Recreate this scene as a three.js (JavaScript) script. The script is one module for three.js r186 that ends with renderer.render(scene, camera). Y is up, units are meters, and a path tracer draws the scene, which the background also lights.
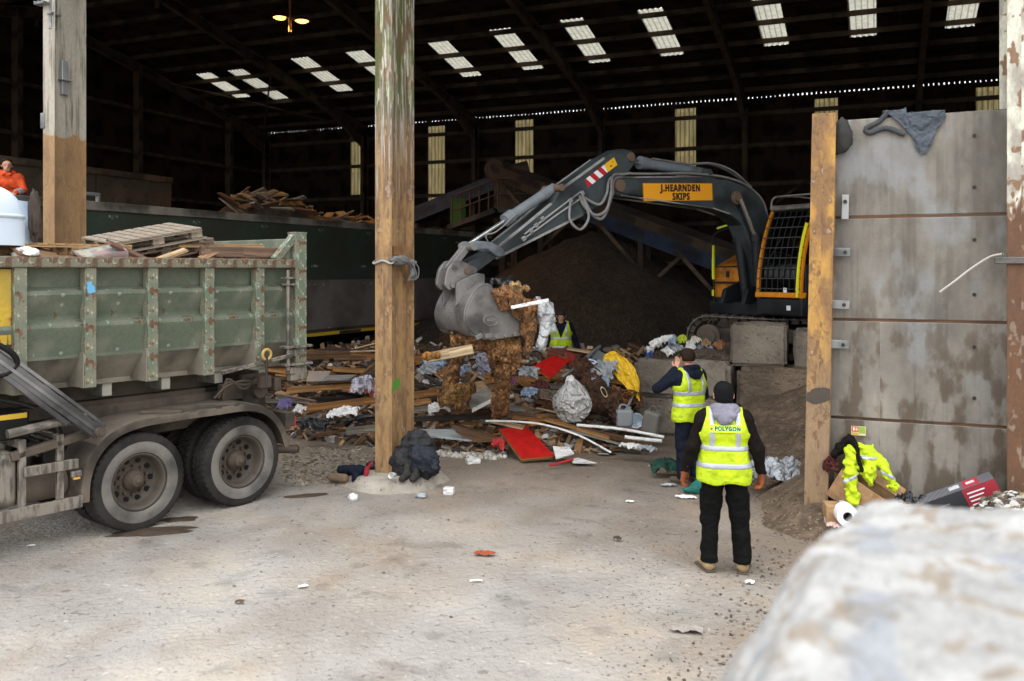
import * as THREE from 'three';
import { mergeGeometries, toCreasedNormals, mergeVertices } from 'three/addons/utils/BufferGeometryUtils.js';
import { RoundedBoxGeometry } from 'three/addons/geometries/RoundedBoxGeometry.js';
import { RectAreaLightUniformsLib } from 'three/addons/lights/RectAreaLightUniformsLib.js';

// ---------------------------------------------------------------- camera, sky, exposure
// Axes: x to the right along the open front of the shed, y up, -z into the shed. The camera looks level, 22.7 degrees to the left.
const FOCAL = 880, EYE = 2.8, HORIZON = 270, YAW = Math.atan(368 / 880);
const camera = new THREE.PerspectiveCamera(2 * Math.atan(340.5 / FOCAL) * 180 / Math.PI, 1024 / 681, 0.05, 300);
camera.position.set(0, EYE, 0);
camera.rotation.y = YAW;
camera.setViewOffset(1024, 681, 0, 340.5 - HORIZON, 1024, 681);
camera.focus = 10.4;
camera.userData.fStop = 2.4;
const scene = new THREE.Scene();
const renderer = new THREE.WebGLRenderer({ antialias: true });
renderer.toneMapping = THREE.LinearToneMapping;
renderer.toneMappingExposure = 2.9;
renderer.shadowMap.enabled = true;
RectAreaLightUniformsLib.init();
{ // overcast sky: three times as bright overhead as at the horizon
  const w = 64, h = 32, d = new Float32Array(w * h * 4);
  for (let y = 0; y < h; y++) for (let x = 0; x < w; x++) {
    const s = Math.sin(((y + 0.5) / h - 0.5) * Math.PI), l = s > 0 ? 0.62 * (1 + 1.4 * s) : 0.62, i = (y * w + x) * 4;
    d[i] = l * 0.97; d[i + 1] = l; d[i + 2] = l * 1.04; d[i + 3] = 1;
  }
  const t = new THREE.DataTexture(d, w, h, THREE.RGBAFormat, THREE.FloatType);
  t.mapping = THREE.EquirectangularReflectionMapping; t.magFilter = THREE.LinearFilter; t.needsUpdate = true;
  scene.background = t; scene.environment = t;
}

// ---------------------------------------------------------------- helpers
const V = (x, y, z) => new THREE.Vector3(x, y, z), PI = Math.PI;
let seed = 7;
const rnd = () => { seed = (seed + 0x6d2b79f5) | 0; let t = Math.imul(seed ^ (seed >>> 15), 1 | seed); t = (t + Math.imul(t ^ (t >>> 7), 61 | t)) ^ t; return ((t ^ (t >>> 14)) >>> 0) / 4294967296; };
const rr = (a, b) => a + (b - a) * rnd(), pick = (a) => a[Math.floor(rnd() * a.length)];
const clamp = (x, a = 0, b = 1) => Math.min(b, Math.max(a, x)), mix = (a, b, t) => a + (b - a) * t;
const sstep = (a, b, x) => { const t = clamp((x - a) / (b - a)); return t * t * (3 - 2 * t); };
const hash = (x, y, z) => { let h = Math.imul(x | 0, 374761393) ^ Math.imul(y | 0, 668265263) ^ Math.imul(z | 0, 2147483647 - 1274126177); h = Math.imul(h ^ (h >>> 13), 1274126177); h ^= h >>> 16; return (h >>> 0) / 4294967296; };
function noise(x, y, z = 0, per = 0) { // value noise 0..1, tileable in x and y when per is given
  const ix = Math.floor(x), iy = Math.floor(y), iz = Math.floor(z), fx = x - ix, fy = y - iy, fz = z - iz;
  const u = fx * fx * (3 - 2 * fx), v = fy * fy * (3 - 2 * fy), w = fz * fz * (3 - 2 * fz), m = per ? (a) => ((a % per) + per) % per : (a) => a;
  const x0 = m(ix), x1 = m(ix + 1), y0 = m(iy), y1 = m(iy + 1);
  const a = mix(mix(hash(x0, y0, iz), hash(x1, y0, iz), u), mix(hash(x0, y1, iz), hash(x1, y1, iz), u), v);
  if (fz === 0) return a;
  return mix(a, mix(mix(hash(x0, y0, iz + 1), hash(x1, y0, iz + 1), u), mix(hash(x0, y1, iz + 1), hash(x1, y1, iz + 1), u), v), w);
}
function fbm(x, y, z = 0, oct = 4, per = 0) { let s = 0, a = 0.5, t = 0; for (let i = 0; i < oct; i++) { s += a * noise(x, y, z + i * 17, per); t += a; x *= 2; y *= 2; z *= 2; per *= 2; a *= 0.5; } return s / t; }
// pixel of the photograph at a depth along the view, or on a horizontal plane
const cy = Math.cos(YAW), sy = Math.sin(YAW);
const ray = (px, py) => { const x = (px - 512) / FOCAL, y = (HORIZON - py) / FOCAL; return V(x * cy - sy, y, -x * sy - cy); };
const at = (px, py, depth) => ray(px, py).multiplyScalar(depth).add(V(0, EYE, 0));
const onGround = (px, py, h = 0) => { const r = ray(px, py); return r.multiplyScalar((h - EYE) / r.y).add(V(0, EYE, 0)); };

const used = new Map();
const numbered = (n) => { const k = used.get(n) ?? 0; used.set(n, k + 1); return k ? n + '_' + String(k).padStart(3, '0') : n; };
function tag(o, label, category, group, kind) { if (label) o.userData.label = label; if (category) o.userData.category = category; if (group) o.userData.group = group; if (kind) o.userData.kind = kind; return o; }
function thing(name, label, category, p = [0, 0, 0], turn = 0, group) { const o = new THREE.Group(); o.name = numbered(name); scene.add(o); o.position.set(...p); o.rotation.y = turn; return tag(o, label, category, group); }
function part(parent, name, geo, material, label) { const m = new THREE.Mesh(Array.isArray(geo) ? join(geo) : geo, material); m.name = name; m.castShadow = m.receiveShadow = true; parent.add(m); if (label) m.userData.label = label; return m; }
function solo(name, label, category, geo, material, p = [0, 0, 0], rot = [0, 0, 0], group, kind) { const m = part(scene, numbered(name), geo, material); m.position.set(...p); m.rotation.set(...rot); return tag(m, label, category, group, kind); }
const struct = (name, geo, material) => tag(part(scene, numbered(name), geo, material), null, null, null, 'structure');
function structGroup(name) { const o = new THREE.Group(); o.name = numbered(name); scene.add(o); o.userData.kind = 'structure'; return o; }

// box-mapped uv in metres, non-indexed, attributes position/normal/uv only (plus colour when asked for)
function fin(g, keepColor) {
  const n = g.index ? g.toNonIndexed() : g;
  for (const k of Object.keys(n.attributes)) if (!['position', 'normal'].includes(k) && !(keepColor && k === 'color')) n.deleteAttribute(k);
  if (!n.attributes.normal) n.computeVertexNormals();
  const p = n.attributes.position, uv = new Float32Array(p.count * 2), a = V(), b = V(), c = V();
  for (let i = 0; i < p.count; i += 3) {
    a.fromBufferAttribute(p, i); b.fromBufferAttribute(p, i + 1); c.fromBufferAttribute(p, i + 2);
    const m = b.clone().sub(a).cross(c.clone().sub(a)), ax = Math.abs(m.x), ay = Math.abs(m.y), az = Math.abs(m.z);
    [a, b, c].forEach((q, k) => { const o = (i + k) * 2; if (az >= ax && az >= ay) { uv[o] = q.x; uv[o + 1] = q.y; } else if (ax >= ay) { uv[o] = q.z; uv[o + 1] = q.y; } else { uv[o] = q.x; uv[o + 1] = q.z; } });
  }
  n.setAttribute('uv', new THREE.BufferAttribute(uv, 2)); n.clearGroups();
  return n;
}
const join = (list) => list.length === 1 ? list[0] : mergeGeometries(list.flat());
const E3 = new THREE.Euler(), Q = new THREE.Quaternion(), M4 = new THREE.Matrix4();
const put = (g, x = 0, y = 0, z = 0, rx = 0, ry = 0, rz = 0, s = 1) => g.applyMatrix4(M4.compose(V(x, y, z), Q.setFromEuler(E3.set(rx, ry, rz)), typeof s === 'number' ? V(s, s, s) : V(...s)));
const box = (w, h, d, x = 0, y = 0, z = 0, rx = 0, ry = 0, rz = 0) => put(fin(new THREE.BoxGeometry(w, h, d)), x, y, z, rx, ry, rz);
const rbox = (w, h, d, r, x = 0, y = 0, z = 0, rx = 0, ry = 0, rz = 0) => put(fin(new RoundedBoxGeometry(w, h, d, 1, Math.min(r, w / 2.02, h / 2.02, d / 2.02))), x, y, z, rx, ry, rz);
const span = (x0, x1, y0, y1, z0, z1) => fin(box(x1 - x0, y1 - y0, z1 - z0, (x0 + x1) / 2, (y0 + y1) / 2, (z0 + z1) / 2));
const rspan = (x0, x1, y0, y1, z0, z1, r = 0.012) => fin(rbox(x1 - x0, y1 - y0, z1 - z0, r, (x0 + x1) / 2, (y0 + y1) / 2, (z0 + z1) / 2));
const UPV = V(0, 1, 0);
function rod(a, b, r, r2 = r, seg = 12) { const d = b.clone().sub(a), g = fin(new THREE.CylinderGeometry(r2, r, d.length(), seg)); return g.applyMatrix4(M4.compose(a.clone().add(b).multiplyScalar(0.5), Q.setFromUnitVectors(UPV, d.normalize()), V(1, 1, 1))); }
function beam(a, b, w, h, r = 0) { const d = b.clone().sub(a), l = d.length(), g = r ? fin(new RoundedBoxGeometry(w, h, l, 1, r)) : fin(new THREE.BoxGeometry(w, h, l)); M4.lookAt(d, V(0, 0, 0), Math.abs(d.y) > 0.98 * l ? V(1, 0, 0) : UPV); return g.applyMatrix4(M4.setPosition(a.clone().add(b).multiplyScalar(0.5))); }
const hose = (pts, r, n = 24, seg = 7) => fin(new THREE.TubeGeometry(new THREE.CatmullRomCurve3(pts), n, r, seg));
function extr(pts, depth, bevel = 0, holes = []) { // outline in x,y, thickness along z, centred
  const s = new THREE.Shape(pts.map((p) => new THREE.Vector2(...p)));
  for (const h of holes) s.holes.push(new THREE.Path(h.map((p) => new THREE.Vector2(...p))));
  const g = new THREE.ExtrudeGeometry(s, { depth: depth - 2 * bevel, bevelEnabled: bevel > 0, bevelThickness: bevel, bevelSize: bevel, bevelOffset: -bevel, bevelSegments: 1, curveSegments: 10 });
  return fin(g.translate(0, 0, -depth / 2 + bevel));
}
const lathe = (pts, seg = 32) => fin(new THREE.LatheGeometry(pts.map((p) => new THREE.Vector2(...p)), seg));
// a grid surface from f(u, v) -> Vector3
function sheet(nu, nv, f, color) {
  const pos = [], col = [], idx = [];
  for (let j = 0; j <= nv; j++) for (let i = 0; i <= nu; i++) { const p = f(i / nu, j / nv); pos.push(p.x, p.y, p.z); if (color) col.push(...color(p, i / nu, j / nv)); }
  for (let j = 0; j < nv; j++) for (let i = 0; i < nu; i++) { const a = j * (nu + 1) + i, b = a + 1, c = a + nu + 1, d = c + 1; idx.push(a, b, d, a, d, c); }
  const g = new THREE.BufferGeometry(); g.setAttribute('position', new THREE.Float32BufferAttribute(pos, 3)); if (color) g.setAttribute('color', new THREE.Float32BufferAttribute(col, 3));
  g.setIndex(idx); g.computeVertexNormals(); return fin(g, !!color);
}
// a lump: sphere pushed about by noise
function lump(rx, ry, rz, amp, freq, s, detail = 5, ridged = false) {
  let g = new THREE.IcosahedronGeometry(1, detail); g.deleteAttribute('uv'); g.deleteAttribute('normal'); g = mergeVertices(g, 1e-4);
  const p = g.attributes.position, v = V();
  for (let i = 0; i < p.count; i++) { v.fromBufferAttribute(p, i); let n = fbm(v.x * freq + s, v.y * freq - s, v.z * freq + 31, 4) - 0.5; if (ridged) n = 0.5 - 2.4 * Math.abs(n); const k = 1 + amp * n; p.setXYZ(i, v.x * rx * k, v.y * ry * k, v.z * rz * k); }
  g.computeVertexNormals(); return fin(g);
}
// rough block: box with noisy, chipped corners
function rockBox(w, h, d, amp, s, n = 10, freq = 3) {
  const seg = (l) => Math.max(4, Math.round(n * l / Math.max(w, h, d)));
  let g = new THREE.BoxGeometry(w, h, d, seg(w), seg(h), seg(d)); g.deleteAttribute('uv'); g.deleteAttribute('normal'); g = mergeVertices(g, 1e-4);
  const p = g.attributes.position, v = V();
  for (let i = 0; i < p.count; i++) {
    v.fromBufferAttribute(p, i);
    const ex = Math.abs(v.x) * 2 / w, ey = Math.abs(v.y) * 2 / h, ez = Math.abs(v.z) * 2 / d, edges = (ex > 0.99) + (ey > 0.99) + (ez > 0.99);
    const nn = fbm(v.x * freq + s, v.y * freq + s * 2, v.z * freq - s, 4) - 0.5, chip = edges > 1 ? -amp * (0.5 + 1.6 * Math.max(0, fbm(v.x * freq * 1.7 - s, v.y * freq * 1.7, v.z * freq * 1.7 + s, 3) - 0.4)) * (edges - 0.6) : 0;
    const dir = V(ex > 0.99 ? Math.sign(v.x) : 0, ey > 0.99 ? Math.sign(v.y) : 0, ez > 0.99 ? Math.sign(v.z) : 0);
    v.addScaledVector(dir, nn * amp + chip); p.setXYZ(i, v.x, v.y, v.z);
  }
  g.computeVertexNormals(); return fin(toCreasedNormals(g, 0.7));
}

// ---------------------------------------------------------------- textures
function tex(size, f, { srgb = true, repeat = 1, h = size } = {}) {
  const d = new Uint8Array(size * h * 4);
  for (let y = 0; y < h; y++) for (let x = 0; x < size; x++) { const c = f(x / size, y / h), i = (y * size + x) * 4; d[i] = clamp(c[0]) * 255; d[i + 1] = clamp(c[1]) * 255; d[i + 2] = clamp(c[2]) * 255; d[i + 3] = 255; }
  const t = new THREE.DataTexture(d, size, h); t.wrapS = t.wrapT = THREE.RepeatWrapping; t.magFilter = THREE.LinearFilter; t.minFilter = THREE.LinearMipmapLinearFilter; if (srgb) t.colorSpace = THREE.SRGBColorSpace;
  t.repeat.set(repeat, repeat); t.needsUpdate = true; return t;
}
const grey = (v) => [v, v, v];
const pf = (u, v, k, s = 0, o = 4) => fbm(u * k, v * k, s, o, k); // tileable
const T = {
  grime: tex(512, (u, v) => grey(0.98 - 0.42 * sstep(0.42, 0.75, pf(u, v, 4, 3, 6)) - 0.12 * pf(u, v, 32, 9, 3)), { repeat: 0.5 }),
  fine: tex(512, (u, v) => grey(0.72 + 0.34 * pf(u, v, 16, 5, 5)), { repeat: 1 }),
  rough: tex(512, (u, v) => grey(pf(u, v, 16, 5, 5)), { srgb: false, repeat: 2 }),
  crumb: tex(512, (u, v) => { const n = pf(u, v, 24, 2, 5), m = pf(u, v, 6, 8, 3); return grey(sstep(0.25, 0.8, n * 0.75 + m * 0.25)); }, { srgb: false, repeat: 1 }),
  soil: tex(512, (u, v) => { const n = pf(u, v, 20, 12, 5), m = pf(u, v, 5, 4, 4), st = pf(u, v, 60, 33, 2); const k = 0.55 + 0.45 * n + 0.25 * (m - 0.5) + (st > 0.74 ? 0.28 : 0); return [k, k * 0.97, k * 0.93]; }, { repeat: 0.6 }),
  concrete: tex(1024, (u, v) => { const m = pf(u, v, 3, 21, 5), n = pf(u, v, 40, 2, 3), s = pf(u * 1, v, 12, 44, 4); let k = 0.62 + 0.5 * m + 0.1 * (n - 0.5) - 0.2 * sstep(0.55, 0.8, s); if (pf(u, v, 64, 7, 2) > 0.83) k *= 0.6; return [k, k * 0.985, k * 0.96]; }, { repeat: 0.5 }),
  wood: tex(512, (u, v) => { const w = pf(u, v, 2, 5, 3), g = fbm(u * 2, v * 48 + w * 4, 3, 3), l = Math.sin((v * 14 + 1.2 * w + 0.3 * g) * 6.283); const k = 0.74 + 0.18 * (g - 0.5) * 2 + 0.08 * l - 0.2 * sstep(0.7, 0.9, pf(u, v, 8, 15, 3)); return [k, k * 0.97, k * 0.92]; }, { repeat: 1 }),
  cloth: tex(256, (u, v) => { const a = pf(u, v, 6, 5, 4); return grey(0.82 + 0.2 * (a - 0.5) + 0.05 * Math.sin(u * 400) * Math.sin(v * 400)); }, { repeat: 3 }),
  folds: tex(512, (u, v) => { const a = pf(u, v, 5, 71, 3); return grey(1 - Math.abs(2 * a - 1) * 1.6 + 0.3 * (pf(u, v, 12, 9, 3) - 0.5)); }, { srgb: false, repeat: 2 }),
};
// painted steel that has been knocked about: base paint, scratches of pale primer, rust blooms and runs
function paintTex(paint, { rust = [0.36, 0.2, 0.11], pale = [0.72, 0.74, 0.68], rustAt = 0.66, paleAt = 0.72, dirt = [0.4, 0.35, 0.28], dirtAmount = 0.35, s = 1, repeat = 0.5, size = 512 } = {}) {
  return tex(size, (u, v) => {
    const a = pf(u, v, 5, s, 6), b = pf(u, v, 9, s + 40, 6), run = fbm(u * 40, v * 3, s + 5, 4), d = pf(u, v, 3, s + 90, 5), f = 0.92 + 0.16 * (pf(u, v, 32, s + 7, 3) - 0.5);
    let c = paint.map((x, i) => mix(x * f, dirt[i], dirtAmount * sstep(0.35, 0.75, d)));
    c = c.map((x, i) => mix(x, pale[i], 0.75 * sstep(paleAt, paleAt + 0.05, b)));
    const r = sstep(rustAt, rustAt + 0.07, a * 0.75 + run * 0.25);
    return c.map((x, i) => mix(x, rust[i] * (0.7 + 0.6 * b), r));
  }, { repeat });
}
const std = (color, o = {}) => new THREE.MeshStandardMaterial({ color: new THREE.Color(color), roughness: 0.85, side: THREE.DoubleSide, ...o });
const phys = (color, o = {}) => new THREE.MeshPhysicalMaterial({ color: new THREE.Color(color), roughness: 0.85, side: THREE.DoubleSide, ...o });
const canvasTex = (w, h, draw) => { const c = document.createElement('canvas'); c.width = w; c.height = h; draw(c.getContext('2d'), w, h); const t = new THREE.CanvasTexture(c); t.colorSpace = THREE.SRGBColorSpace; t.anisotropy = 8; return t; };
const unitUV = (g, x0, x1, y0, y1, a = 'x', b = 'y') => { const p = g.attributes.position, u = g.attributes.uv, get = { x: (i) => p.getX(i), y: (i) => p.getY(i), z: (i) => p.getZ(i) }; for (let i = 0; i < p.count; i++) u.setXY(i, (get[a](i) - x0) / (x1 - x0), (get[b](i) - y0) / (y1 - y0)); return g; };
const M = {
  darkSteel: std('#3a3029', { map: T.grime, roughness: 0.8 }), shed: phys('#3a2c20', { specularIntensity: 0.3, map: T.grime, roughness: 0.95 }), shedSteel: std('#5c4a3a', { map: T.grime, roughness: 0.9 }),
  concrete: std('#a19a90', { map: T.concrete, bumpMap: T.rough, bumpScale: 0.004 }), block: std('#877e72', { map: T.concrete, bumpMap: T.crumb, bumpScale: 0.012, roughness: 0.95 }),
  soil: std('#6a5d50', { map: T.soil, bumpMap: T.crumb, bumpScale: 0.03, roughness: 1 }),
  galv: std('#a7a8a5', { map: T.grime, roughness: 0.5, metalness: 0.5 }), steel: std('#8b8681', { map: T.grime, bumpMap: T.rough, bumpScale: 0.002, roughness: 0.5, metalness: 0.55 }),
  black: phys('#171614', { specularIntensity: 0.5, map: T.fine, roughness: 0.6 }), rubber: std('#35322f', { map: T.grime, bumpMap: T.rough, bumpScale: 0.001, roughness: 0.85 }), dust: std('#86796a', { map: T.grime, bumpMap: T.rough, bumpScale: 0.002 }),
};
const WOODS = ['#b98d5c', '#a5774a', '#8c7a66', '#c2a078', '#7d5d40', '#9a8b79', '#6d4c33', '#d0b48c'].map((c) => std(c, { map: T.wood, bumpMap: T.rough, bumpScale: 0.001, roughness: 0.9 }));

// ================================================================ the setting: yard, shed walls, roof, roof lights
const FRONT = -10.35, BACK = -40, LEFT = -31.5, RIGHT = 14.6, EAVE = 10.45, SLOPE = 0.212, RIDGE = -25.2;
const roofY = (z) => EAVE + SLOPE * (z < RIDGE ? z - BACK : FRONT - z + (RIDGE - BACK) - (FRONT - RIDGE));
const groundY = (x, z) => 0.05 * (fbm(x * 0.35 + 9, z * 0.35, 2, 3) - 0.5) + 0.02 * (fbm(x * 1.6, z * 1.6, 5, 3) - 0.5);
{
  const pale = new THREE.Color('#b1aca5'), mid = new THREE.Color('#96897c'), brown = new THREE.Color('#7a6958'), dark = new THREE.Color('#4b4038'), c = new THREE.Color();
  M.ground = std('#ffffff', { vertexColors: true, map: tex(1024, (u, v) => {
    const a = pf(u, v, 6, 3, 6), b = pf(u, v, 90, 14, 2), s = pf(u, v, 14, 60, 4), m = pf(u, v, 3, 77, 4); let k = 0.86 + 0.22 * (a - 0.5) + 0.1 * (m - 0.5) - 0.1 * sstep(0.6, 0.85, s);
    let w = 0; if (b > 0.8) k -= 0.16; if (b < 0.16) k += 0.1; w = sstep(0.5, 0.8, a) * 0.05; return [k, k * (0.99 - w * 0.4), k * (0.975 - w)];
  }, { repeat: 0.25 }), bumpMap: T.crumb, bumpScale: 0.012, roughness: 0.95 });
  const zAt = (v) => v < 0.8 ? mix(-42, 0, v / 0.8) : mix(0, 30, (v - 0.8) / 0.2);
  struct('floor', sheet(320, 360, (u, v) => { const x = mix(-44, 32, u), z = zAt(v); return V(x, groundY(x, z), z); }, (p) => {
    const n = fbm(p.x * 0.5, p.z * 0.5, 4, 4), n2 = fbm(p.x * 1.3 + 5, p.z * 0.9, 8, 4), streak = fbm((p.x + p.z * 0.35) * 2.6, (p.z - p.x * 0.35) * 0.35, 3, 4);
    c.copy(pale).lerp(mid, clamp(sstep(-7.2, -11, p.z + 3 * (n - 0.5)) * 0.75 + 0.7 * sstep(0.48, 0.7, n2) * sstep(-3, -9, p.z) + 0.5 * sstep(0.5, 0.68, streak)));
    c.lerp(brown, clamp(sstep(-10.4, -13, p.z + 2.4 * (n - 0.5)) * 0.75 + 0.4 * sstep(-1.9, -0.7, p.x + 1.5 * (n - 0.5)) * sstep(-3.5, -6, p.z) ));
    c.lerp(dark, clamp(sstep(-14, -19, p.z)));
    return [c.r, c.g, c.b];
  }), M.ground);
}
// corrugated cladding in a plane: along runs across the ribs, up goes with them
function corrugated(o, along, up, w, h, pitch = 0.2, amp = 0.018) {
  const nrm = along.clone().cross(up).normalize(), n = Math.max(4, Math.round(w / pitch * 4));
  return sheet(n, 1, (u, v) => { const k = u * w / pitch; return o.clone().addScaledVector(along, u * w).addScaledVector(up, v * h).addScaledVector(nrm, amp * clamp(1.8 * Math.sin(k * 2 * PI), -1, 1)); });
}
const X = V(1, 0, 0), Zv = V(0, 0, 1);
const stripe = (u) => (Math.abs(u * 5 % 1 - 0.5) > 0.4 ? 0.72 : 1);
M.rooflight = phys('#dcd6c2', { transmission: 0.36, roughness: 1, thickness: 0, map: tex(256, (u, v) => grey(stripe(u) * (0.9 + 0.2 * (pf(u, v, 8, 3, 4) - 0.5)))) });
M.walllight = phys('#c2b48d', { transmission: 0.28, roughness: 1, thickness: 0, map: tex(256, (u, v) => { const k = (Math.abs(u * 10 % 1 - 0.5) > 0.34 ? 0.7 : 1) * (0.82 + 0.4 * (fbm(u * 30, v * 3, 3, 3) - 0.5)); return [k, k * 0.97, k * 0.88]; }, { repeat: 0.5 }) });
// back wall: dark sheets between the translucent strips, rails across, a ventilated eave that lets dots of daylight in
const strips = [-25.54, -20.88, -16.04, -8.14, -2.1, 4.07];
{
  const wall = structGroup('wall_back'), top = EAVE - 0.07; let x = LEFT;
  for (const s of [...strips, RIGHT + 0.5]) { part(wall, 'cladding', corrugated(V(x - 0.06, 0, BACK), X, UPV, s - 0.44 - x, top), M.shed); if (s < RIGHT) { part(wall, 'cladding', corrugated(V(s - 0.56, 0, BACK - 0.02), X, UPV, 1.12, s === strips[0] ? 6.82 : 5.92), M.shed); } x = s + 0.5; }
  for (const y of [1.4, 3.1, 4.9, 6.6, 8.3, 9.7]) part(wall, 'rail', span(LEFT, RIGHT, y - 0.09, y + 0.09, BACK + 0.05, BACK + 0.13), M.shedSteel);
  const teeth = []; for (let k = LEFT; k < RIGHT; k += 0.19) teeth.push(box(0.13 + 0.05 * hash(k * 50, 3, 1), 0.12, 0.03, k, top + 0.04, BACK));
  part(wall, 'eave_filler', join(teeth), M.shed);
  strips.forEach((s, i) => { const w = structGroup('window_' + (i + 1)); part(w, 'pane', corrugated(V(s - 0.5, i ? 5.9 : 6.8, BACK), X, UPV, 1, i ? 4.25 : 3.35), M.walllight); part(w, 'head_sheet', corrugated(V(s - 0.5, 10.15, BACK), X, UPV, 1, top - 10.15), M.shed); });
}
{
  const left = structGroup('wall_left'), gable = (x) => fin(new THREE.ShapeGeometry(new THREE.Shape([[BACK, 0], [FRONT, 0], [FRONT, roofY(FRONT) + 0.06], [RIDGE, roofY(RIDGE) + 0.06], [BACK, EAVE + 0.06]].map((p) => new THREE.Vector2(-p[0], p[1])))).rotateY(PI / 2)).translate(x, 0, 0);
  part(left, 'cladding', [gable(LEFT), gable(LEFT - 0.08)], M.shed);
  for (const y of [2.2, 4.2, 6.2, 8.2, 10.2]) part(left, 'rail', span(LEFT + 0.02, LEFT + 0.14, y - 0.08, y + 0.08, BACK, FRONT), M.shedSteel);
  for (const z of [-36.6, -30.5, -24.4, -18.3]) part(left, 'wall_post', span(LEFT + 0.05, LEFT + 0.4, 0, roofY(z) - 0.4, z - 0.12, z + 0.12), M.shedSteel);
  part(structGroup('wall_right'), 'cladding', [gable(RIGHT), gable(RIGHT + 0.08)], M.shed);
  const front = structGroup('wall_front');
  part(front, 'cladding', [corrugated(V(LEFT, 7.7, FRONT + 0.2), X, UPV, RIGHT - LEFT, 2.7), corrugated(V(LEFT, 7.7, FRONT + 0.1), X, UPV, RIGHT - LEFT, 2.7)], M.shed);
  part(front, 'eave_beam', span(LEFT, RIGHT, 7.6, 7.95, FRONT - 0.15, FRONT + 0.15), M.shedSteel);
}
{
  const roof = structGroup('ceiling'), dn = V(0, -SLOPE, -1), sl = (a, b) => Math.hypot(1, SLOPE) * (b - a), dir = V(0, SLOPE, 1).normalize();
  const bit = (x0, x1, z0, z1) => corrugated(V(x0, roofY(z0), z0), X, dir, x1 - x0, sl(z0, z1), 0.2, 0.015);
  const lights = [[-29.3, 0.95, -35.35, -32.54], [-27.43, 0.95, -35.9, -32.54], [-23.55, 1, -35.7, -32.1], [-20.68, 1, -35.4, -31.9], [-16.7, 1, -35.4, -31.7], [-13.73, 1, -35.28, -31.6], [-10.74, 1, -35.22, -31.48], [-7.7, 1, -35.21, -31.4], [-3.66, 1, -35.21, -31.4], [-0.56, 1, -35.15, -31.4], [2.59, 1, -35.15, -31.4]];
  let x = LEFT;
  lights.forEach(([c, w, z0, z1], i) => {
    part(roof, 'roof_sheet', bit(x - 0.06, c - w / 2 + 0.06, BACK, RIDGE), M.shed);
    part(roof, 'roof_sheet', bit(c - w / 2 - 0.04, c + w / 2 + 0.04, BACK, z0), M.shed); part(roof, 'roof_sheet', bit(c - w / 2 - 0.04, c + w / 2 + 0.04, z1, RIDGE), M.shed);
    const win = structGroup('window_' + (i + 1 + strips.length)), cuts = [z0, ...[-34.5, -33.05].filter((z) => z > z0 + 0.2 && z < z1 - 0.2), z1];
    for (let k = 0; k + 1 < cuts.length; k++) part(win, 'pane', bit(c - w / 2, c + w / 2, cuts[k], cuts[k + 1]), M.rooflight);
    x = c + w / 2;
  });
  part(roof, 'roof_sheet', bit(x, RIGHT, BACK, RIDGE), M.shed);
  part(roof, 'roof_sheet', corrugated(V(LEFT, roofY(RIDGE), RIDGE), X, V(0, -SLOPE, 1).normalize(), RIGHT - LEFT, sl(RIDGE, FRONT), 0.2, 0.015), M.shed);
  let n = 0;
  for (const z of [-38.85, -37.4, -35.95, -34.5, -33.05, -31.6, -30.15, -28.7, -27.25, -25.8, -23.6, -21, -18.4, -15.8, -13.2]) {
    const y = roofY(z) - 0.13; struct('trim_' + ++n, [span(LEFT, RIGHT, y - 0.1, y + 0.1, z - 0.012, z + 0.012), span(LEFT, RIGHT, y - 0.1, y - 0.08, z - 0.01, z + 0.07), span(LEFT, RIGHT, y + 0.08, y + 0.1, z - 0.07, z + 0.01)], M.shedSteel);
  }
}
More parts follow.
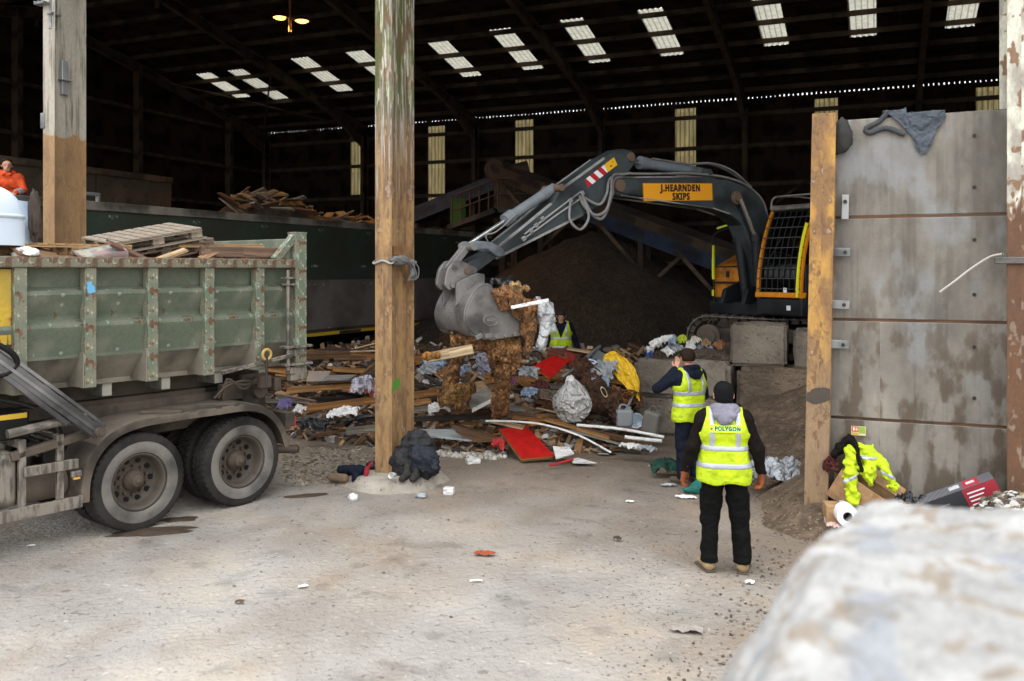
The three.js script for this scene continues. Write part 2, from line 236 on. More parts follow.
// portal frames: I-section stanchion at the back wall, haunched rafters to the ridge and down to the front
{
  const where = ['beside the left gable wall', 'behind the heaped open trailer', 'left of the second tall wall light', 'behind the raised digger stick', 'above the digger boom', 'above the concrete panel wall', 'right of the concrete panel wall'];
  [-31.2, -24.9, -18.5, -12, -5.45, 1.45, 8].forEach((x, i) => {
    const t = thing('portal_frame', 'dark steel portal frame of the shed ' + where[i], 'roof frame', [x, 0, BACK]);
    const ry = (d) => roofY(BACK + d) - 0.26 , w = 0.1;
    part(t, 'stanchion', [span(-w, w, 0, EAVE - 0.5, 0.22, 0.245), span(-w, w, 0, EAVE - 0.7, 0.7, 0.725), span(-0.012, 0.012, 0, EAVE - 0.5, 0.24, 0.71)], M.shedSteel);
    const rafter = (d0, d1, haunchAt0) => {
      const dep = (d) => 0.42 + (haunchAt0 ? 0.75 * (1 - sstep(0, 3.6, Math.abs(d - d0))) : 0), ds = [...Array(13).keys()].map((k) => mix(d0, d1, k / 12));
      const web = extr([...ds.map((d) => [d, ry(d)]), ...ds.slice().reverse().map((d) => [d, ry(d) - dep(d)])], 0.024).rotateY(-PI / 2);
      const fl = []; for (let k = 0; k < 12; k++) for (const lo of [0, 1]) fl.push(beam(V(0, ry(ds[k]) - lo * dep(ds[k]), ds[k]), V(0, ry(ds[k + 1]) - lo * dep(ds[k + 1]), ds[k + 1]), 0.2, 0.025));
      return [web, ...fl];
    };
    const rd = RIDGE - BACK, fd = FRONT - BACK - 0.6;
    part(t, 'rafter', rafter(0.24, rd, true), M.shedSteel);
    part(t, 'rafter', rafter(fd, rd, true), M.shedSteel);
    part(t, 'apex_plate', [span(-0.1, 0.1, ry(rd) - 0.75, ry(rd), rd - 0.02, rd + 0.02)], M.shedSteel);
  });
  // wind bracing across two bays of the back half
  const br = thing('wind_brace', 'thin diagonal wind brace under the roof above the small roof lights on the left', 'brace', [0, 0, 0]);
  part(br, 'rod', rod(V(-31, roofY(-39) - 0.5, -39), V(-25, roofY(-32) - 0.5, -32), 0.045), M.shedSteel); part(br, 'rod', rod(V(-31, roofY(-32) - 0.5, -32), V(-25, roofY(-39) - 0.5, -39), 0.045), M.shedSteel);
  const tie = thing('wall_brace', 'diagonal steel brace on the back wall behind the digger', 'brace');
  part(tie, 'brace_bar', beam(V(-5.3, 4.9, BACK + 0.4), V(1.3, 9.7, BACK + 0.4), 0.1, 0.1), M.shedSteel);
}
// ---- front stanchions: I-sections with flaking paint
function columnTex(kind, s) {
  return tex(256, (u, v) => {
    const y = v * 8, a = fbm(u * 5, y * 3.2, s, 6), b = fbm(u * 10, y * 9, s + 9, 5), run = fbm(u * 24, y * 1.3, s + 3, 4), f = fbm(u * 60, y * 26, s + 1, 2);
    const ochre = [0.6, 0.48, 0.325], och2 = [0.46, 0.355, 0.25], greyc = [0.6, 0.57, 0.52], dk = [0.36, 0.33, 0.29], moss = [0.3, 0.32, 0.14], rust = [0.41, 0.29, 0.2], white = [0.76, 0.74, 0.68];
    const m3 = (p, q, t) => p.map((x, i) => mix(x, q[i], t));
    let c = m3(ochre, och2, sstep(0.35, 0.7, a)); c = m3(c, rust, 0.7 * sstep(0.52, 0.68, run * 0.3 + b * 0.7)); c = m3(c, white, 0.4 * sstep(0.72, 0.77, b)); c = m3(c, [0.66, 0.52, 0.33], 0.6 * sstep(0.5, 0.66, fbm(u * 6 + 9, y * 2.5, s + 70, 5)));
    if (kind === 'middle') {
      let g = m3(greyc, dk, sstep(0.4, 0.65, run)); g = m3(g, moss, sstep(0.42, 0.62, a * 0.5 + run * 0.5) * sstep(4.4, 5, y) * (1 - sstep(6.2, 7.2, y)));
      g = m3(g, white, 0.8 * sstep(0.62, 0.7, fbm(u * 24, y * 3, s + 60, 4))); g = m3(g, rust, 0.8 * sstep(0.6, 0.72, fbm(u * 12, y * 4, s + 80, 4)));
      c = m3(c, g, sstep(-0.35, 0.35, y - 4.3 - 2.4 * (run - 0.5)));
    }
    if (kind === 'left') { let g = m3([0.63, 0.6, 0.54], dk, 0.8 * sstep(0.5, 0.75, run * 0.7 + a * 0.3)); c = m3(m3(c, [0.55, 0.43, 0.3], 0.6), g, sstep(-0.02, 0.02, y - 4.95 - 0.25 * (a - 0.5))); }
    if (kind === 'right') { const r = m3([0.33, 0.23, 0.17], [0.42, 0.29, 0.19], a), w = m3(m3([0.78, 0.77, 0.7], greyc, sstep(0.4, 0.7, a)), [0.48, 0.37, 0.28], sstep(0.62, 0.7, b)); c = m3(m3(r, greyc, 0.5 * sstep(0.62, 0.7, b)), w, sstep(-0.12, 0.12, y - 3.45 - 0.7 * (run - 0.5) + 0.4 * (b - 0.5))); }
    if (kind === 'post') { c = m3([0.68, 0.51, 0.25], [0.5, 0.37, 0.23], sstep(0.3, 0.65, a)); c = m3(c, [0.55, 0.46, 0.36], (1 - sstep(0.8, 2.6, y)) * 0.85); c = m3(c, rust, 0.75 * sstep(0.56, 0.68, b * 0.75 + run * 0.25)); c = m3(c, [0.7, 0.68, 0.64], 0.5 * sstep(0.74, 0.78, b)); c = m3(c, [0.3, 0.24, 0.18], 0.45 * sstep(0.012, 0.003, Math.abs(fbm(u * 3 + s, y * 2.6, s + 40, 5) - 0.5))); }
    return c.map((x) => x * (0.92 + 0.16 * f));
  }, { h: 1024, repeat: 1 });
}
function stanchion(name, label, x, kind, s, y0, top, extra) {
  const t = thing(name, label, 'column', [x, y0, FRONT]), tx = columnTex(kind, s); tx.repeat.set(1.3, 1 / 8);
  const m = std('#ffffff', { map: tx, bumpMap: T.rough, bumpScale: 0.003, roughness: 0.8 });
  part(t, 'flange', rspan(-0.127, 0.127, 0, top - y0, 0.285, 0.305, 0.006), m); part(t, 'flange', rspan(-0.127, 0.127, 0, top - y0, -0.305, -0.285, 0.006), m);
  part(t, 'web', span(-0.011, 0.011, 0, top - y0, -0.29, 0.29), m);
  extra?.(t, m); return t;
}
stanchion('steel_column', 'mustard-painted steel column with green moss stains high up, standing on a concrete pad in the middle', -6.04, 'middle', 3, 0.1, 10.2, (t) => {
  part(t, 'paint_patch', box(0.004, 0.13, 0.26, 0.0135, 1.15, 0.02, 0.25), std('#4f8a2f'), 'green paint mark');
});
stanchion('steel_column', 'left steel column, grey above and tan below, with bolted brackets, behind the loaded skip', -12.17, 'left', 11, 0, 10.2, (t) => {
  for (const [y, z] of [[5.9, 0.05], [6.9, 0.26]]) part(t, 'bracket', [rspan(0.011, 0.07, y - 0.28, y + 0.28, z - 0.06, z + 0.06), rspan(0.011, 0.12, y - 0.06, y - 0.02, z - 0.1, z + 0.1)], M.galv);
  part(t, 'bracket', rspan(-0.16, -0.08, 5.05, 5.3, 0.25, 0.33), M.galv); part(t, 'bracket', rspan(-0.2, 0.02, 7, 7.05, 0.28, 0.42), M.galv);
});
stanchion('steel_column', 'right-hand steel column with flaking white paint over brown rust at the picture edge', 1.3, 'right', 23, 0, 10.2, (t) => {
  part(t, 'clamp_bar', rspan(-0.24, 0.16, 2.86, 2.93, 0.29, 0.34), M.steel);
});
{ // rope and timber tied round the middle column
  const t = thing('tied_wire', 'twisted grey wire and cloth tied round the middle column', 'wire', [-6.04, 2.9, FRONT]);
  const pts = []; for (let k = 0; k <= 20; k++) { const a = k / 20 * 2 * PI; pts.push(V(0.15 * Math.sign(Math.cos(a)) * Math.min(1, Math.abs(Math.cos(a)) * 1.6), 0.02 * Math.sin(a * 5), 0.32 * Math.sign(Math.sin(a)) * Math.min(1, Math.abs(Math.sin(a)) * 1.6))); }
  part(t, 'wire_loop', hose(pts, 0.018, 60, 6), M.galv);
  const rag = lump(0.045, 0.05, 0.17, 1.2, 3.4, 4, 5, true).translate(0.13, 0.03, 0.1); part(t, 'knotted_rag', [rag, lump(0.03, 0.1, 0.035, 1.1, 3.2, 9, 4, true).translate(0.15, -0.08, -0.2), ...[0, 1, 2, 3, 4, 5, 6].map((k) => hose([V(0.13 + 0.02 * (k % 2), 0.05 - 0.02 * (k % 3), 0.28 - k * 0.05), V(0.2 - 0.02 * (k % 3), 0.02 - k * 0.012, 0.08 - k * 0.06), V(0.17, -0.06 - k * 0.025, -0.14 - k * 0.03), V(0.14, -0.12 - k * 0.02, -0.2 + k * 0.02)], 0.01, 14, 5))], std('#8f8d8a', { map: T.cloth }));
  part(t, 'timber_packer', rspan(0.012, 0.09, 0.05, 0.22, -0.06, 0.16), WOODS[1]);
}
// concrete pad under the middle column
{
  const pts = []; for (let k = 0; k < 14; k++) { const a = k / 14 * 2 * PI, r = 1 + 0.14 * (hash(k, 5, 2) - 0.5); pts.push([Math.cos(a) * r, Math.sin(a) * r]); }
  let g = new THREE.CylinderGeometry(0.62, 0.86, 0.22, 40, 4).translate(0, 0.0, 0); g = mergeVertices((g.deleteAttribute('uv'), g.deleteAttribute('normal'), g), 1e-4); const p = g.attributes.position;
  for (let i = 0; i < p.count; i++) { const n = fbm(p.getX(i) * 3, p.getY(i) * 3, p.getZ(i) * 3 + 7, 4) - 0.5, k = 1 + 0.35 * n; p.setXYZ(i, p.getX(i) * k, p.getY(i) + 0.05 * n, p.getZ(i) * k * 0.95); } g.computeVertexNormals();
  solo('concrete_pad', 'rough round concrete pad at the foot of the middle column', 'footing', fin(g), M.concrete, [-6.0, 0.02, FRONT + 0.1]);
}
// ---- concrete panel wall between the yellow post and the right column
M.panel = std('#aaa49a', { map: tex(1024, (u, v) => {
  const y = v * 4.6, m = pf(u, v, 4, 21, 6), n = pf(u, v, 40, 2, 3), cl = pf(u, v, 7, 44, 5), rn = fbm(u * 40, v * 5, 6, 4), sp = fbm(u * 18, v * 18, 9, 5);
  let k = 0.71 + 0.42 * (m - 0.5) + 0.1 * (n - 0.5) - 0.05 * sstep(0.5, 0.7, rn), c = [k, k * 0.985, k * 0.965];
  c = c.map((x, i) => mix(x, [0.8, 0.83, 0.88][i], 0.7 * sstep(0.5, 0.66, cl) * sstep(0.8, 2.2, y)));
  const d = sstep(0.46, 0.66, sp * 0.8 + rn * 0.12 + 0.1 * (1 - sstep(0.3, 2.2, y))); c = c.map((x, i) => mix(x, [0.42, 0.35, 0.28][i], 0.6 * d * (1 - 0.8 * sstep(1.4, 3, y))));
  return c;
}, {}), bumpMap: T.rough, bumpScale: 0.003, roughness: 0.85 });
{
  M.panel.map.repeat.set(1 / 2.3, 1 / 4.6);
  const wall = structGroup('wall_panel'); wall.userData.label = 'wall of four stacked grey concrete panels between the yellow post and the right column';
  const ys = [[0.0, 1.14], [1.165, 2.235], [2.26, 3.37], [3.395, 4.47]];
  for (const y of [1.1525, 2.2475, 3.3825]) part(wall, 'joint_strip', span(-0.55, 1.41, y - 0.014, y + 0.014, -10.62, -10.482), std('#6b4a33', { map: T.grime }));
  ys.forEach(([a, b], i) => { const pan = part(wall, 'panel', i === 3 ? extr([[-0.56, a], [1.42, a], [1.42, b + 0.02], [-0.36, b], [-0.4, b - 0.06], [-0.56, b - 0.1]], 0.16, 0.012).translate(0, 0, -10.55) : rspan(-0.56, 1.42, a, b, -10.63, -10.47, 0.014), M.panel);
    for (const [x, y] of i ? [[0.92, a + 0.28], [0.92, b - 0.25]] : []) part(pan, 'lifting_hole', rod(V(x, y, -10.475), V(x, y, -10.462), 0.02), M.darkSteel); });
}
{
  const tx = columnTex('post', 31); tx.repeat.set(1.3, 1 / 8); const m = std('#ffffff', { map: tx, bumpMap: T.rough, bumpScale: 0.003, roughness: 0.75 });
  const t = thing('steel_post', 'leaning yellow steel post at the left end of the concrete panel wall', 'post', [-0.655, 0.0, -10.335]); t.rotation.z = -0.02;
  part(t, 'flange', rspan(-0.125, 0.125, -0.05, 4.52, 0.1, 0.118, 0.005), m); part(t, 'flange', rspan(-0.125, 0.125, -0.05, 4.52, -0.118, -0.1, 0.005), m); part(t, 'web', span(-0.009, 0.009, -0.05, 4.52, -0.1, 0.1), m);
  for (const y of [3.36, 3.0, 2.42, 1.98]) { const b = part(t, 'bracket', y > 3.3 ? rspan(0.19, 0.27, y, y + 0.28, -0.06, -0.035) : rspan(0.1, 0.3, y - 0.05, y + 0.05, -0.06, -0.03), M.galv); part(b, 'bolt', rod(V(y > 3.3 ? 0.23 : 0.24, y + (y > 3.3 ? 0.2 : 0), -0.035), V(y > 3.3 ? 0.23 : 0.24, y + (y > 3.3 ? 0.2 : 0), -0.012), 0.022, 0.022, 6), M.darkSteel); }
  part(t, 'burnt_patch', sheet(36, 5, (u, v) => { const a = u * 2 * PI, r = v * (0.7 + 0.6 * fbm(Math.cos(a) * 1.6 + 5, Math.sin(a) * 1.6, 4, 3)); return V(clamp(Math.cos(a) * 0.15 * r, -0.122, 0.122), 1.42 + (Math.sin(a) + 0.4 * Math.cos(a)) * 0.08 * r, 0.1195); }), std('#4d443c', { map: T.grime }), 'dark scorched patch');
}
// ---- concrete push wall deep on the left, behind the trailer
{
  const w = structGroup('wall_push'); w.userData.label = 'dark concrete push wall inside the shed behind the open trailer';
  for (let k = 0; k < 5; k++) part(w, 'panel', rspan(-17.2, -17, 0.01, 5.05, -17.7 + k * 2.4, -15.33 + k * 2.4, 0.02), std('#5a4c3e', { map: T.concrete }));
  part(w, 'coping', span(-17.25, -16.95, 5.05, 5.2, -17.7, -6), M.shedSteel);
}

// ================================================================ skip lorry with its loaded green container
const TRUCK = [-7.31, 0, -7.17], TURN = 74.6 * PI / 180;
const truckPoint = (x, y, z) => V(x, y, z).applyAxisAngle(UPV, TURN).add(V(...TRUCK)); // x towards the tail, z towards the side in view
M.skip = std('#ffffff', { map: paintTex([0.36, 0.395, 0.325], { rustAt: 0.67, paleAt: 0.74, pale: [0.55, 0.58, 0.52], dirt: [0.44, 0.44, 0.38], dirtAmount: 0.7, s: 2, repeat: 1.7, size: 1024 }), bumpMap: T.rough, bumpScale: 0.003, roughness: 0.65 });
M.skipRib = std('#ffffff', { map: paintTex([0.41, 0.45, 0.38], { rustAt: 0.53, paleAt: 0.64, dirt: [0.5, 0.46, 0.38], dirtAmount: 0.6, rust: [0.37, 0.26, 0.18], pale: [0.62, 0.64, 0.57], s: 33, repeat: 2.8, size: 1024 }), bumpMap: T.rough, bumpScale: 0.004, roughness: 0.7 });
M.rail = std('#ffffff', { map: paintTex([0.46, 0.45, 0.38], { rustAt: 0.43, paleAt: 0.62, rust: [0.34, 0.26, 0.19], pale: [0.6, 0.6, 0.52], s: 51, repeat: 3.6, size: 1024 }), bumpMap: T.rough, bumpScale: 0.004, roughness: 0.75 });
M.skipFloor = std('#8a8272', { map: T.grime, bumpMap: T.rough, bumpScale: 0.003 });
M.chassis = std('#5d5145', { map: T.grime, bumpMap: T.crumb, bumpScale: 0.004, roughness: 0.9 });
M.guard = std('#8a8175', { map: tex(256, (u, v) => grey(0.95 - 0.3 * sstep(0.42, 0.75, fbm(u * 34, v * 7, 3, 5)) - 0.2 * sstep(0.5, 0.7, pf(u, v, 6, 9, 4))), { repeat: 1 }), roughness: 0.6, metalness: 0.2 });
M.mud = std('#6a5e51', { map: T.grime, bumpMap: T.crumb, bumpScale: 0.003, roughness: 0.9 });
M.tyre = phys('#383532', { specularIntensity: 0.4, map: T.grime, bumpMap: T.rough, bumpScale: 0.001, roughness: 0.9 });
M.rim = std('#544a40', { map: T.grime, bumpMap: T.rough, bumpScale: 0.002, roughness: 0.75 });
M.tyreWall = std('#79736c', { map: T.grime, roughness: 0.85 });
M.hubDirt = std('#574a3d', { map: T.grime, bumpMap: T.crumb, bumpScale: 0.003, roughness: 0.85 });
{
  const t = thing('skip_container', 'green ribbed steel roll-off container loaded with scrap wood, rusty rails and pale scratches', 'skip', TRUCK, TURN);
  const x0 = -3.9, x1 = 2.1, W = 2.42, zo = -0.1;
  const prof = [[2.84, 0], [2.63, -0.035], [2.59, 0.055], [2.55, 0.065], [2.33, -0.02], [2.3, -0.025], [2.26, 0.065], [2.22, 0.075], [1.93, 0.01], [1.9, 0.01]];
  const wall = (a, b, z, flip) => sheet(1, prof.length - 1, (u, v) => { const p = prof[Math.round(v * (prof.length - 1))]; return V(mix(a, b, u), p[0], z + p[1] * flip); });
  const crease = (g) => { const m = g.toNonIndexed ? g : g; m.deleteAttribute('normal'); m.computeVertexNormals(); return m; };
  const ribs = [-3.26, -2.58, -1.9, -1.21, -0.53, 0.155, 0.85, 1.54];
  const edges = [x0, ...ribs, x1];
  for (let i = 0; i + 1 < edges.length; i++) {
    const yellow = edges[i + 1] <= -1.2;
    part(t, 'side_panel', crease(wall(edges[i], edges[i + 1], zo - 0.045, 1)), M.skip); part(t, 'lower_skirt', sheet(1, 1, (u, v) => V(mix(edges[i], edges[i + 1], u), mix(1.9, 1.6, v), zo - 0.03 - 0.28 * v)), M.skipFloor);
    if (i === 3) part(t, 'front_plate', rspan(-1.86, -1.27, 2.08, 2.81, zo + 0.005, zo + 0.02, 0.004), std('#ffffff', { map: paintTex([0.78, 0.64, 0.16], { rustAt: 0.54, paleAt: 0.8, rust: [0.42, 0.26, 0.12], s: 71, repeat: 0.9 }), roughness: 0.6 }), 'yellow plate flaking to rust');
  }
  part(t, 'side_panel', crease(wall(x0, x1, -W - 0.0 + 0.15, -1)), M.skip);
  ribs.forEach((x, i) => {
    const r = part(t, 'rib', [rspan(x - 0.055, x + 0.065, 1.59, 2.83, zo - 0.05, zo + 0.07, 0.008)], M.skipRib);
    part(r, 'gusset', extr([[zo - 0.42, 1.6], [zo + 0.05, 1.59], [zo + 0.05, 1.95], [zo - 0.1, 1.95]], 0.012).rotateY(-PI / 2).translate(x - 0.06, 0, 0), M.skipFloor);
    if (i === 4) part(r, 'paint_splash', [box(0.05, 0.12, 0.004, x, 2.62, zo + 0.0725, 0, 0, 0.3), box(0.08, 0.07, 0.004, x + 0.005, 2.6, zo + 0.073, 0, 0, 0.2)], std('#5f9fc4'), 'pale blue paint mark');
    part(t, 'rib', rspan(x - 0.055, x + 0.065, 1.59, 2.83, -W + 0.04, -W + 0.16, 0.008), M.skipRib);
  });
  part(t, 'top_rail', rspan(x0, 2.08, 2.82, 2.935, zo - 0.05, zo + 0.09, 0.02), M.rail);
  part(t, 'top_rail', rspan(x0, 2.08, 2.82, 2.935, -W + 0.02, -W + 0.16, 0.02), M.rail);
  part(t, 'front_wall', rspan(x0, x0 + 0.06, 1.6, 2.9, -W + 0.1, zo, 0.01), M.skip);
  part(t, 'floor_plate', rspan(x0, x1, 1.57, 1.63, -W + 0.4, zo - 0.28, 0.01), M.skipFloor);
  for (const x of [-1.55, -0.86, -0.16, 0.53, 1.22, 1.85]) part(t, 'cross_member', rspan(x - 0.05, x + 0.06, 1.43, 1.58, -W + 0.45, -0.42, 0.006), std('#aaa698', { map: T.grime }));
  for (const z of [-0.85, -1.65]) part(t, 'skid_rail', rspan(x0, x1, 1.36, 1.52, z - 0.07, z + 0.07, 0.01), M.chassis);
  // tail end: tall posts, braces, door and its locking gear
  for (const z of [zo, -W + 0.1]) {
    const p = part(t, 'tail_post', [rspan(2.06, 2.24, 1.42, 3.27, z - 0.08, z + 0.08, 0.012)], M.skipRib);
    part(p, 'brace', [beam(V(1.8, 2.92, z), V(2.1, 3.23, z), 0.1, 0.09, 0.01), extr([[1.85, 2.93], [2.07, 2.93], [2.07, 3.16]], 0.015).translate(0, 0, z - 0.03)], M.skipRib);
    part(p, 'post_cap', rspan(2.055, 2.245, 3.262, 3.28, z - 0.082, z + 0.082, 0.005), M.skipRib);
  }
  part(t, 'tail_door', [rspan(2.1, 2.2, 1.6, 3.2, -W + 0.2, zo - 0.1, 0.015)], M.skip);
  const hinge = part(t, 'hinge_rod', [rod(V(1.93, 1.55, zo + 0.1), V(1.93, 2.8, zo + 0.1), 0.022)], M.guard);
  for (const y of [2.62, 2.7]) part(hinge, 'eye', rspan(1.88, 2.05, y - 0.012, y + 0.012, zo + 0.02, zo + 0.14, 0.004), M.guard);
  for (const y of [1.84, 1.62]) part(t, 'latch_bracket', [rspan(1.86, 2.28, y - 0.015, y + 0.015, zo, zo + 0.15, 0.005), rspan(1.95, 2.04, y - 0.12, y - 0.03, zo + 0.03, zo + 0.12, 0.01)], M.guard);
  part(t, 'latch_hook', [rspan(1.98, 2.2, 1.4, 1.58, zo - 0.02, zo + 0.1, 0.03)], M.guard);
  const lever = part(t, 'locking_lever', [beam(V(0.95, 1.615, zo + 0.16), V(1.98, 1.74, zo + 0.13), 0.035, 0.05, 0.01)], M.guard);
  part(lever, 'handle', rod(V(1.55, 1.4, zo + 0.18), V(1.55, 1.75, zo + 0.18), 0.018), M.darkSteel);
  part(lever, 'ring', [new THREE.TorusGeometry(0.06, 0.02, 8, 18)].map((g) => fin(g).translate(1.56, 1.78, zo + 0.17)), std('#a98b4e', { roughness: 0.6 }));
  // loose rubble under the load
  const g = sheet(60, 24, (u, v) => { const x = mix(x0 + 0.1, 2.05, u), z = mix(-W + 0.22, zo - 0.1, v); return V(x, 2.74 + 0.22 * (fbm(x * 2, z * 2, 3, 4) - 0.4), z); });
  tag(solo('mixed_rubble', null, null, g, std('#5a4a3b', { map: T.soil, bumpMap: T.crumb, bumpScale: 0.03 }), TRUCK, [0, TURN, 0]), 'brown crushed waste filling the green container under the pallets', 'rubble', null, 'stuff');
}
function tyreGeo(R, w, lugs = 46) {
  const pr = []; // across profile: [radius, z, tread?]
  const hw = w / 2, add = (r, z, t = 0) => pr.push([r, z, t]);
  add(0.295, hw * 0.72); add(0.31, hw * 0.86); add(0.36, hw * 0.98); add(0.42, hw * 1.0); add(R - 0.05, hw * 0.97); add(R - 0.02, hw * 0.92); add(R - 0.004, hw * 0.84, 1); add(R, hw * 0.6, 1); add(R, hw * 0.32, 2); add(R - 0.012, hw * 0.28, 0); add(R - 0.012, hw * 0.2, 0); add(R, hw * 0.16, 2);
  for (const q of pr.slice().reverse()) pr.push([q[0], -q[1], q[2]]);
  const nu = lugs * 4, geo = sheet(nu, pr.length - 1, (u, v) => { const q = pr[Math.round(v * (pr.length - 1))], k = Math.floor(u * nu + 0.5) % 4, cut = q[2] === 1 ? (k === 0 ? 0.014 : 0) : q[2] === 2 ? (k === 2 ? 0.008 : 0) : 0, a = u * 2 * PI; return V(Math.cos(a) * (q[0] - cut), Math.sin(a) * (q[0] - cut), q[1]); });
  return geo;
}
const TYRE = tyreGeo(0.525, 0.29);
const RIM = lathe([[0.3, 0.1], [0.312, 0.118], [0.29, 0.122], [0.275, 0.09], [0.265, 0.02], [0.25, -0.03], [0.2, -0.05], [0.13, -0.045], [0.1, -0.03]], 48).rotateX(PI / 2);
const HUBG = join([lathe([[0.0, 0.1], [0.05, 0.1], [0.066, 0.085], [0.07, 0.04], [0.11, 0.03], [0.115, -0.04]], 24).rotateX(PI / 2), lathe([[0, 0.125], [0.03, 0.12], [0.034, 0.1]], 14).rotateX(PI / 2)]);
const NUTS = []; for (let k = 0; k < 10; k++) { const a = k / 10 * 2 * PI; NUTS.push(rod(V(Math.cos(a) * 0.155, Math.sin(a) * 0.155, -0.05), V(Math.cos(a) * 0.155, Math.sin(a) * 0.155, 0.0), 0.019, 0.017, 6)); }
const HOLES = ([...Array(10).keys()].map((k) => { const a = (k + 0.5) / 10 * 2 * PI; return put(fin(new THREE.CylinderGeometry(0.032, 0.032, 0.014, 14)), Math.cos(a) * 0.215, Math.sin(a) * 0.215, -0.042, PI / 2, 0, 0, 1); }));
{
  const t = thing('skip_lorry', 'muddy tandem-axle hook lorry chassis standing under the loaded green container', 'lorry', TRUCK, TURN);
  for (const z of [-0.85, -1.65]) part(t, 'chassis_rail', [rspan(-3.9, 2.05, 1.06, 1.34, z - 0.05, z + 0.05, 0.01)], M.chassis);
  part(t, 'hook_frame', [rspan(-3.9, 1.7, 1.2, 1.36, -1.55, -0.95, 0.02), rspan(-3, 1.2, 1.22, 1.36, -0.8, -0.66, 0.01)], M.chassis);
  for (const x of [0, 1.28]) {
    part(t, 'axle', [rod(V(x, 0.525, -2.3), V(x, 0.525, -0.2), 0.085), lump(0.26, 0.24, 0.26, 0.1, 2, 3, 3).translate(x, 0.55, -1.25)], M.chassis);
    for (const [z, face] of [[-0.145, 1], [-0.49, -1], [-2.355, -1], [-2.01, 1]]) {
      const w = new THREE.Group(); w.name = 'wheel'; w.position.set(x, 0.525, z); if (face < 0) w.rotation.y = PI; t.add(w); w.rotation.z = 0.3 * face + x;
      part(w, 'tyre', TYRE, M.tyre); part(w, 'rim', RIM, M.rim); part(w, 'hub', HUBG, M.hubDirt); if (face > 0 && z > -1) for (let k = 0; k < 10; k++) { part(w, 'wheel_nut', NUTS[k], M.hubDirt); part(w, 'vent_hole', HOLES[k], M.black); }
      part(w, 'sidewall', lathe([[0.3, 0.112], [0.33, 0.139], [0.37, 0.1465], [0.425, 0.1475], [0.432, 0.146]], 48).rotateX(PI / 2), M.tyreWall, 'dusty grey sidewall');
    }
    for (const z of [-0.98, -1.52]) part(t, 'leaf_spring', [0, 1, 2, 3].map((k) => beam(V(x - 0.5 + k * 0.09, 0.72 - k * 0.035, z), V(x + 0.5 - k * 0.09, 0.72 - k * 0.035, z), 0.09, 0.03)), M.chassis);
  }
  // long mudguard over both axles
  for (const zs of [0.03, -1.88]) {
    const path = new THREE.CatmullRomCurve3([[-0.64, 0.44], [-0.62, 0.68], [-0.52, 0.92], [-0.32, 1.1], [-0.05, 1.18], [0.4, 1.2], [0.9, 1.2], [1.35, 1.19], [1.62, 1.1], [1.82, 0.9], [1.93, 0.62]].map((p) => V(p[0], p[1], 0))).getPoints(60), n = path.length - 1;
    const at2 = (k) => { const a = path[Math.max(0, k - 1)], b = path[Math.min(n, k + 1)], d = b.clone().sub(a).normalize(); return V(-d.y, d.x, 0); };
    const row = [[0, -0.07], [0, 0.0], [-0.012, 0.012], [-0.05, 0.02], [-0.32, 0.028], [-0.6, 0.02], [-0.62, 0.0], [-0.6, -0.006], [-0.05, -0.004], [-0.012, -0.07], [0, -0.07]];
    part(t, 'mudguard', sheet(n, row.length - 1, (u, v) => { const k = Math.round(u * n), r = row[Math.round(v * (row.length - 1))]; return path[k].clone().addScaledVector(at2(k), r[1]).add(V(0, 0, zs + r[0])); }), M.mud);
  }
  for (const [x, s] of [[0.25, 1], [0.95, 1]]) part(t, 'mudguard_stay', beam(V(x - 0.16, 1.24, -0.2), V(x + 0.22, 1.225, 0.02), 0.035, 0.03, 0.008), M.chassis);
  part(t, 'splash_plate', rspan(-0.4, 1.95, 0.9, 1.3, -0.68, -0.64, 0.01), M.mud);
  // lifting arm lying along the side
  const a = V(-1.9, 2.33, 0.07), b = V(-0.5, 1.13, 0.07);
  const arm = part(t, 'tipping_arm', [beam(a, b, 0.1, 0.13, 0.012), beam(a.clone().add(V(0.05, -0.12, 0.02)), b.clone().add(V(-0.32, 0.14, 0.02)), 0.05, 0.05, 0.01)], std('#6d6a69', { map: T.grime, roughness: 0.6, metalness: 0.2 }));
  part(arm, 'arm_rib', [beam(a.clone().add(V(0.06, 0.07, 0.03)), b.clone().add(V(0.06, 0.07, 0.03)), 0.02, 0.03), beam(a.clone().add(V(0.0, 0.0, 0.055)), b.clone().add(V(0, 0, 0.055)), 0.01, 0.03)], std('#8c8a88', { map: T.grime, roughness: 0.5, metalness: 0.3 }));
  part(arm, 'pivot_pin', [rod(V(-0.52, 1.15, -0.05), V(-0.52, 1.15, 0.17), 0.05), rod(V(-0.52, 1.15, 0.17), V(-0.52, 1.15, 0.19), 0.03)], M.hubDirt);
  part(t, 'arm_bracket', [rspan(-0.75, -0.42, 0.75, 1.2, -0.62, -0.3, 0.03), beam(V(-1.3, 1.0, -0.05), V(-0.55, 1.12, -0.05), 0.09, 0.09, 0.02)], M.chassis);
  part(t, 'hydraulic_hose', [hose([V(-1.75, 2.25, 0.08), V(-1.4, 2.06, 0.12), V(-1.32, 1.98, 0.12), V(-1.3, 1.9, 0.1), V(-1.4, 1.82, 0.1), V(-1.7, 1.84, 0.08)], 0.028, 30), hose([V(-1.6, 1.62, 0.02), V(-1.2, 1.5, 0.05), V(-0.9, 1.34, 0.1), V(-0.6, 1.28, 0.05)], 0.014, 30)], M.black);
  part(t, 'hydraulic_ram', [rod(V(-1.35, 1.24, 0.02), V(-0.78, 1.3, 0.02), 0.045), rod(V(-0.8, 1.3, 0.02), V(-0.6, 1.32, 0.02), 0.025)], M.guard);
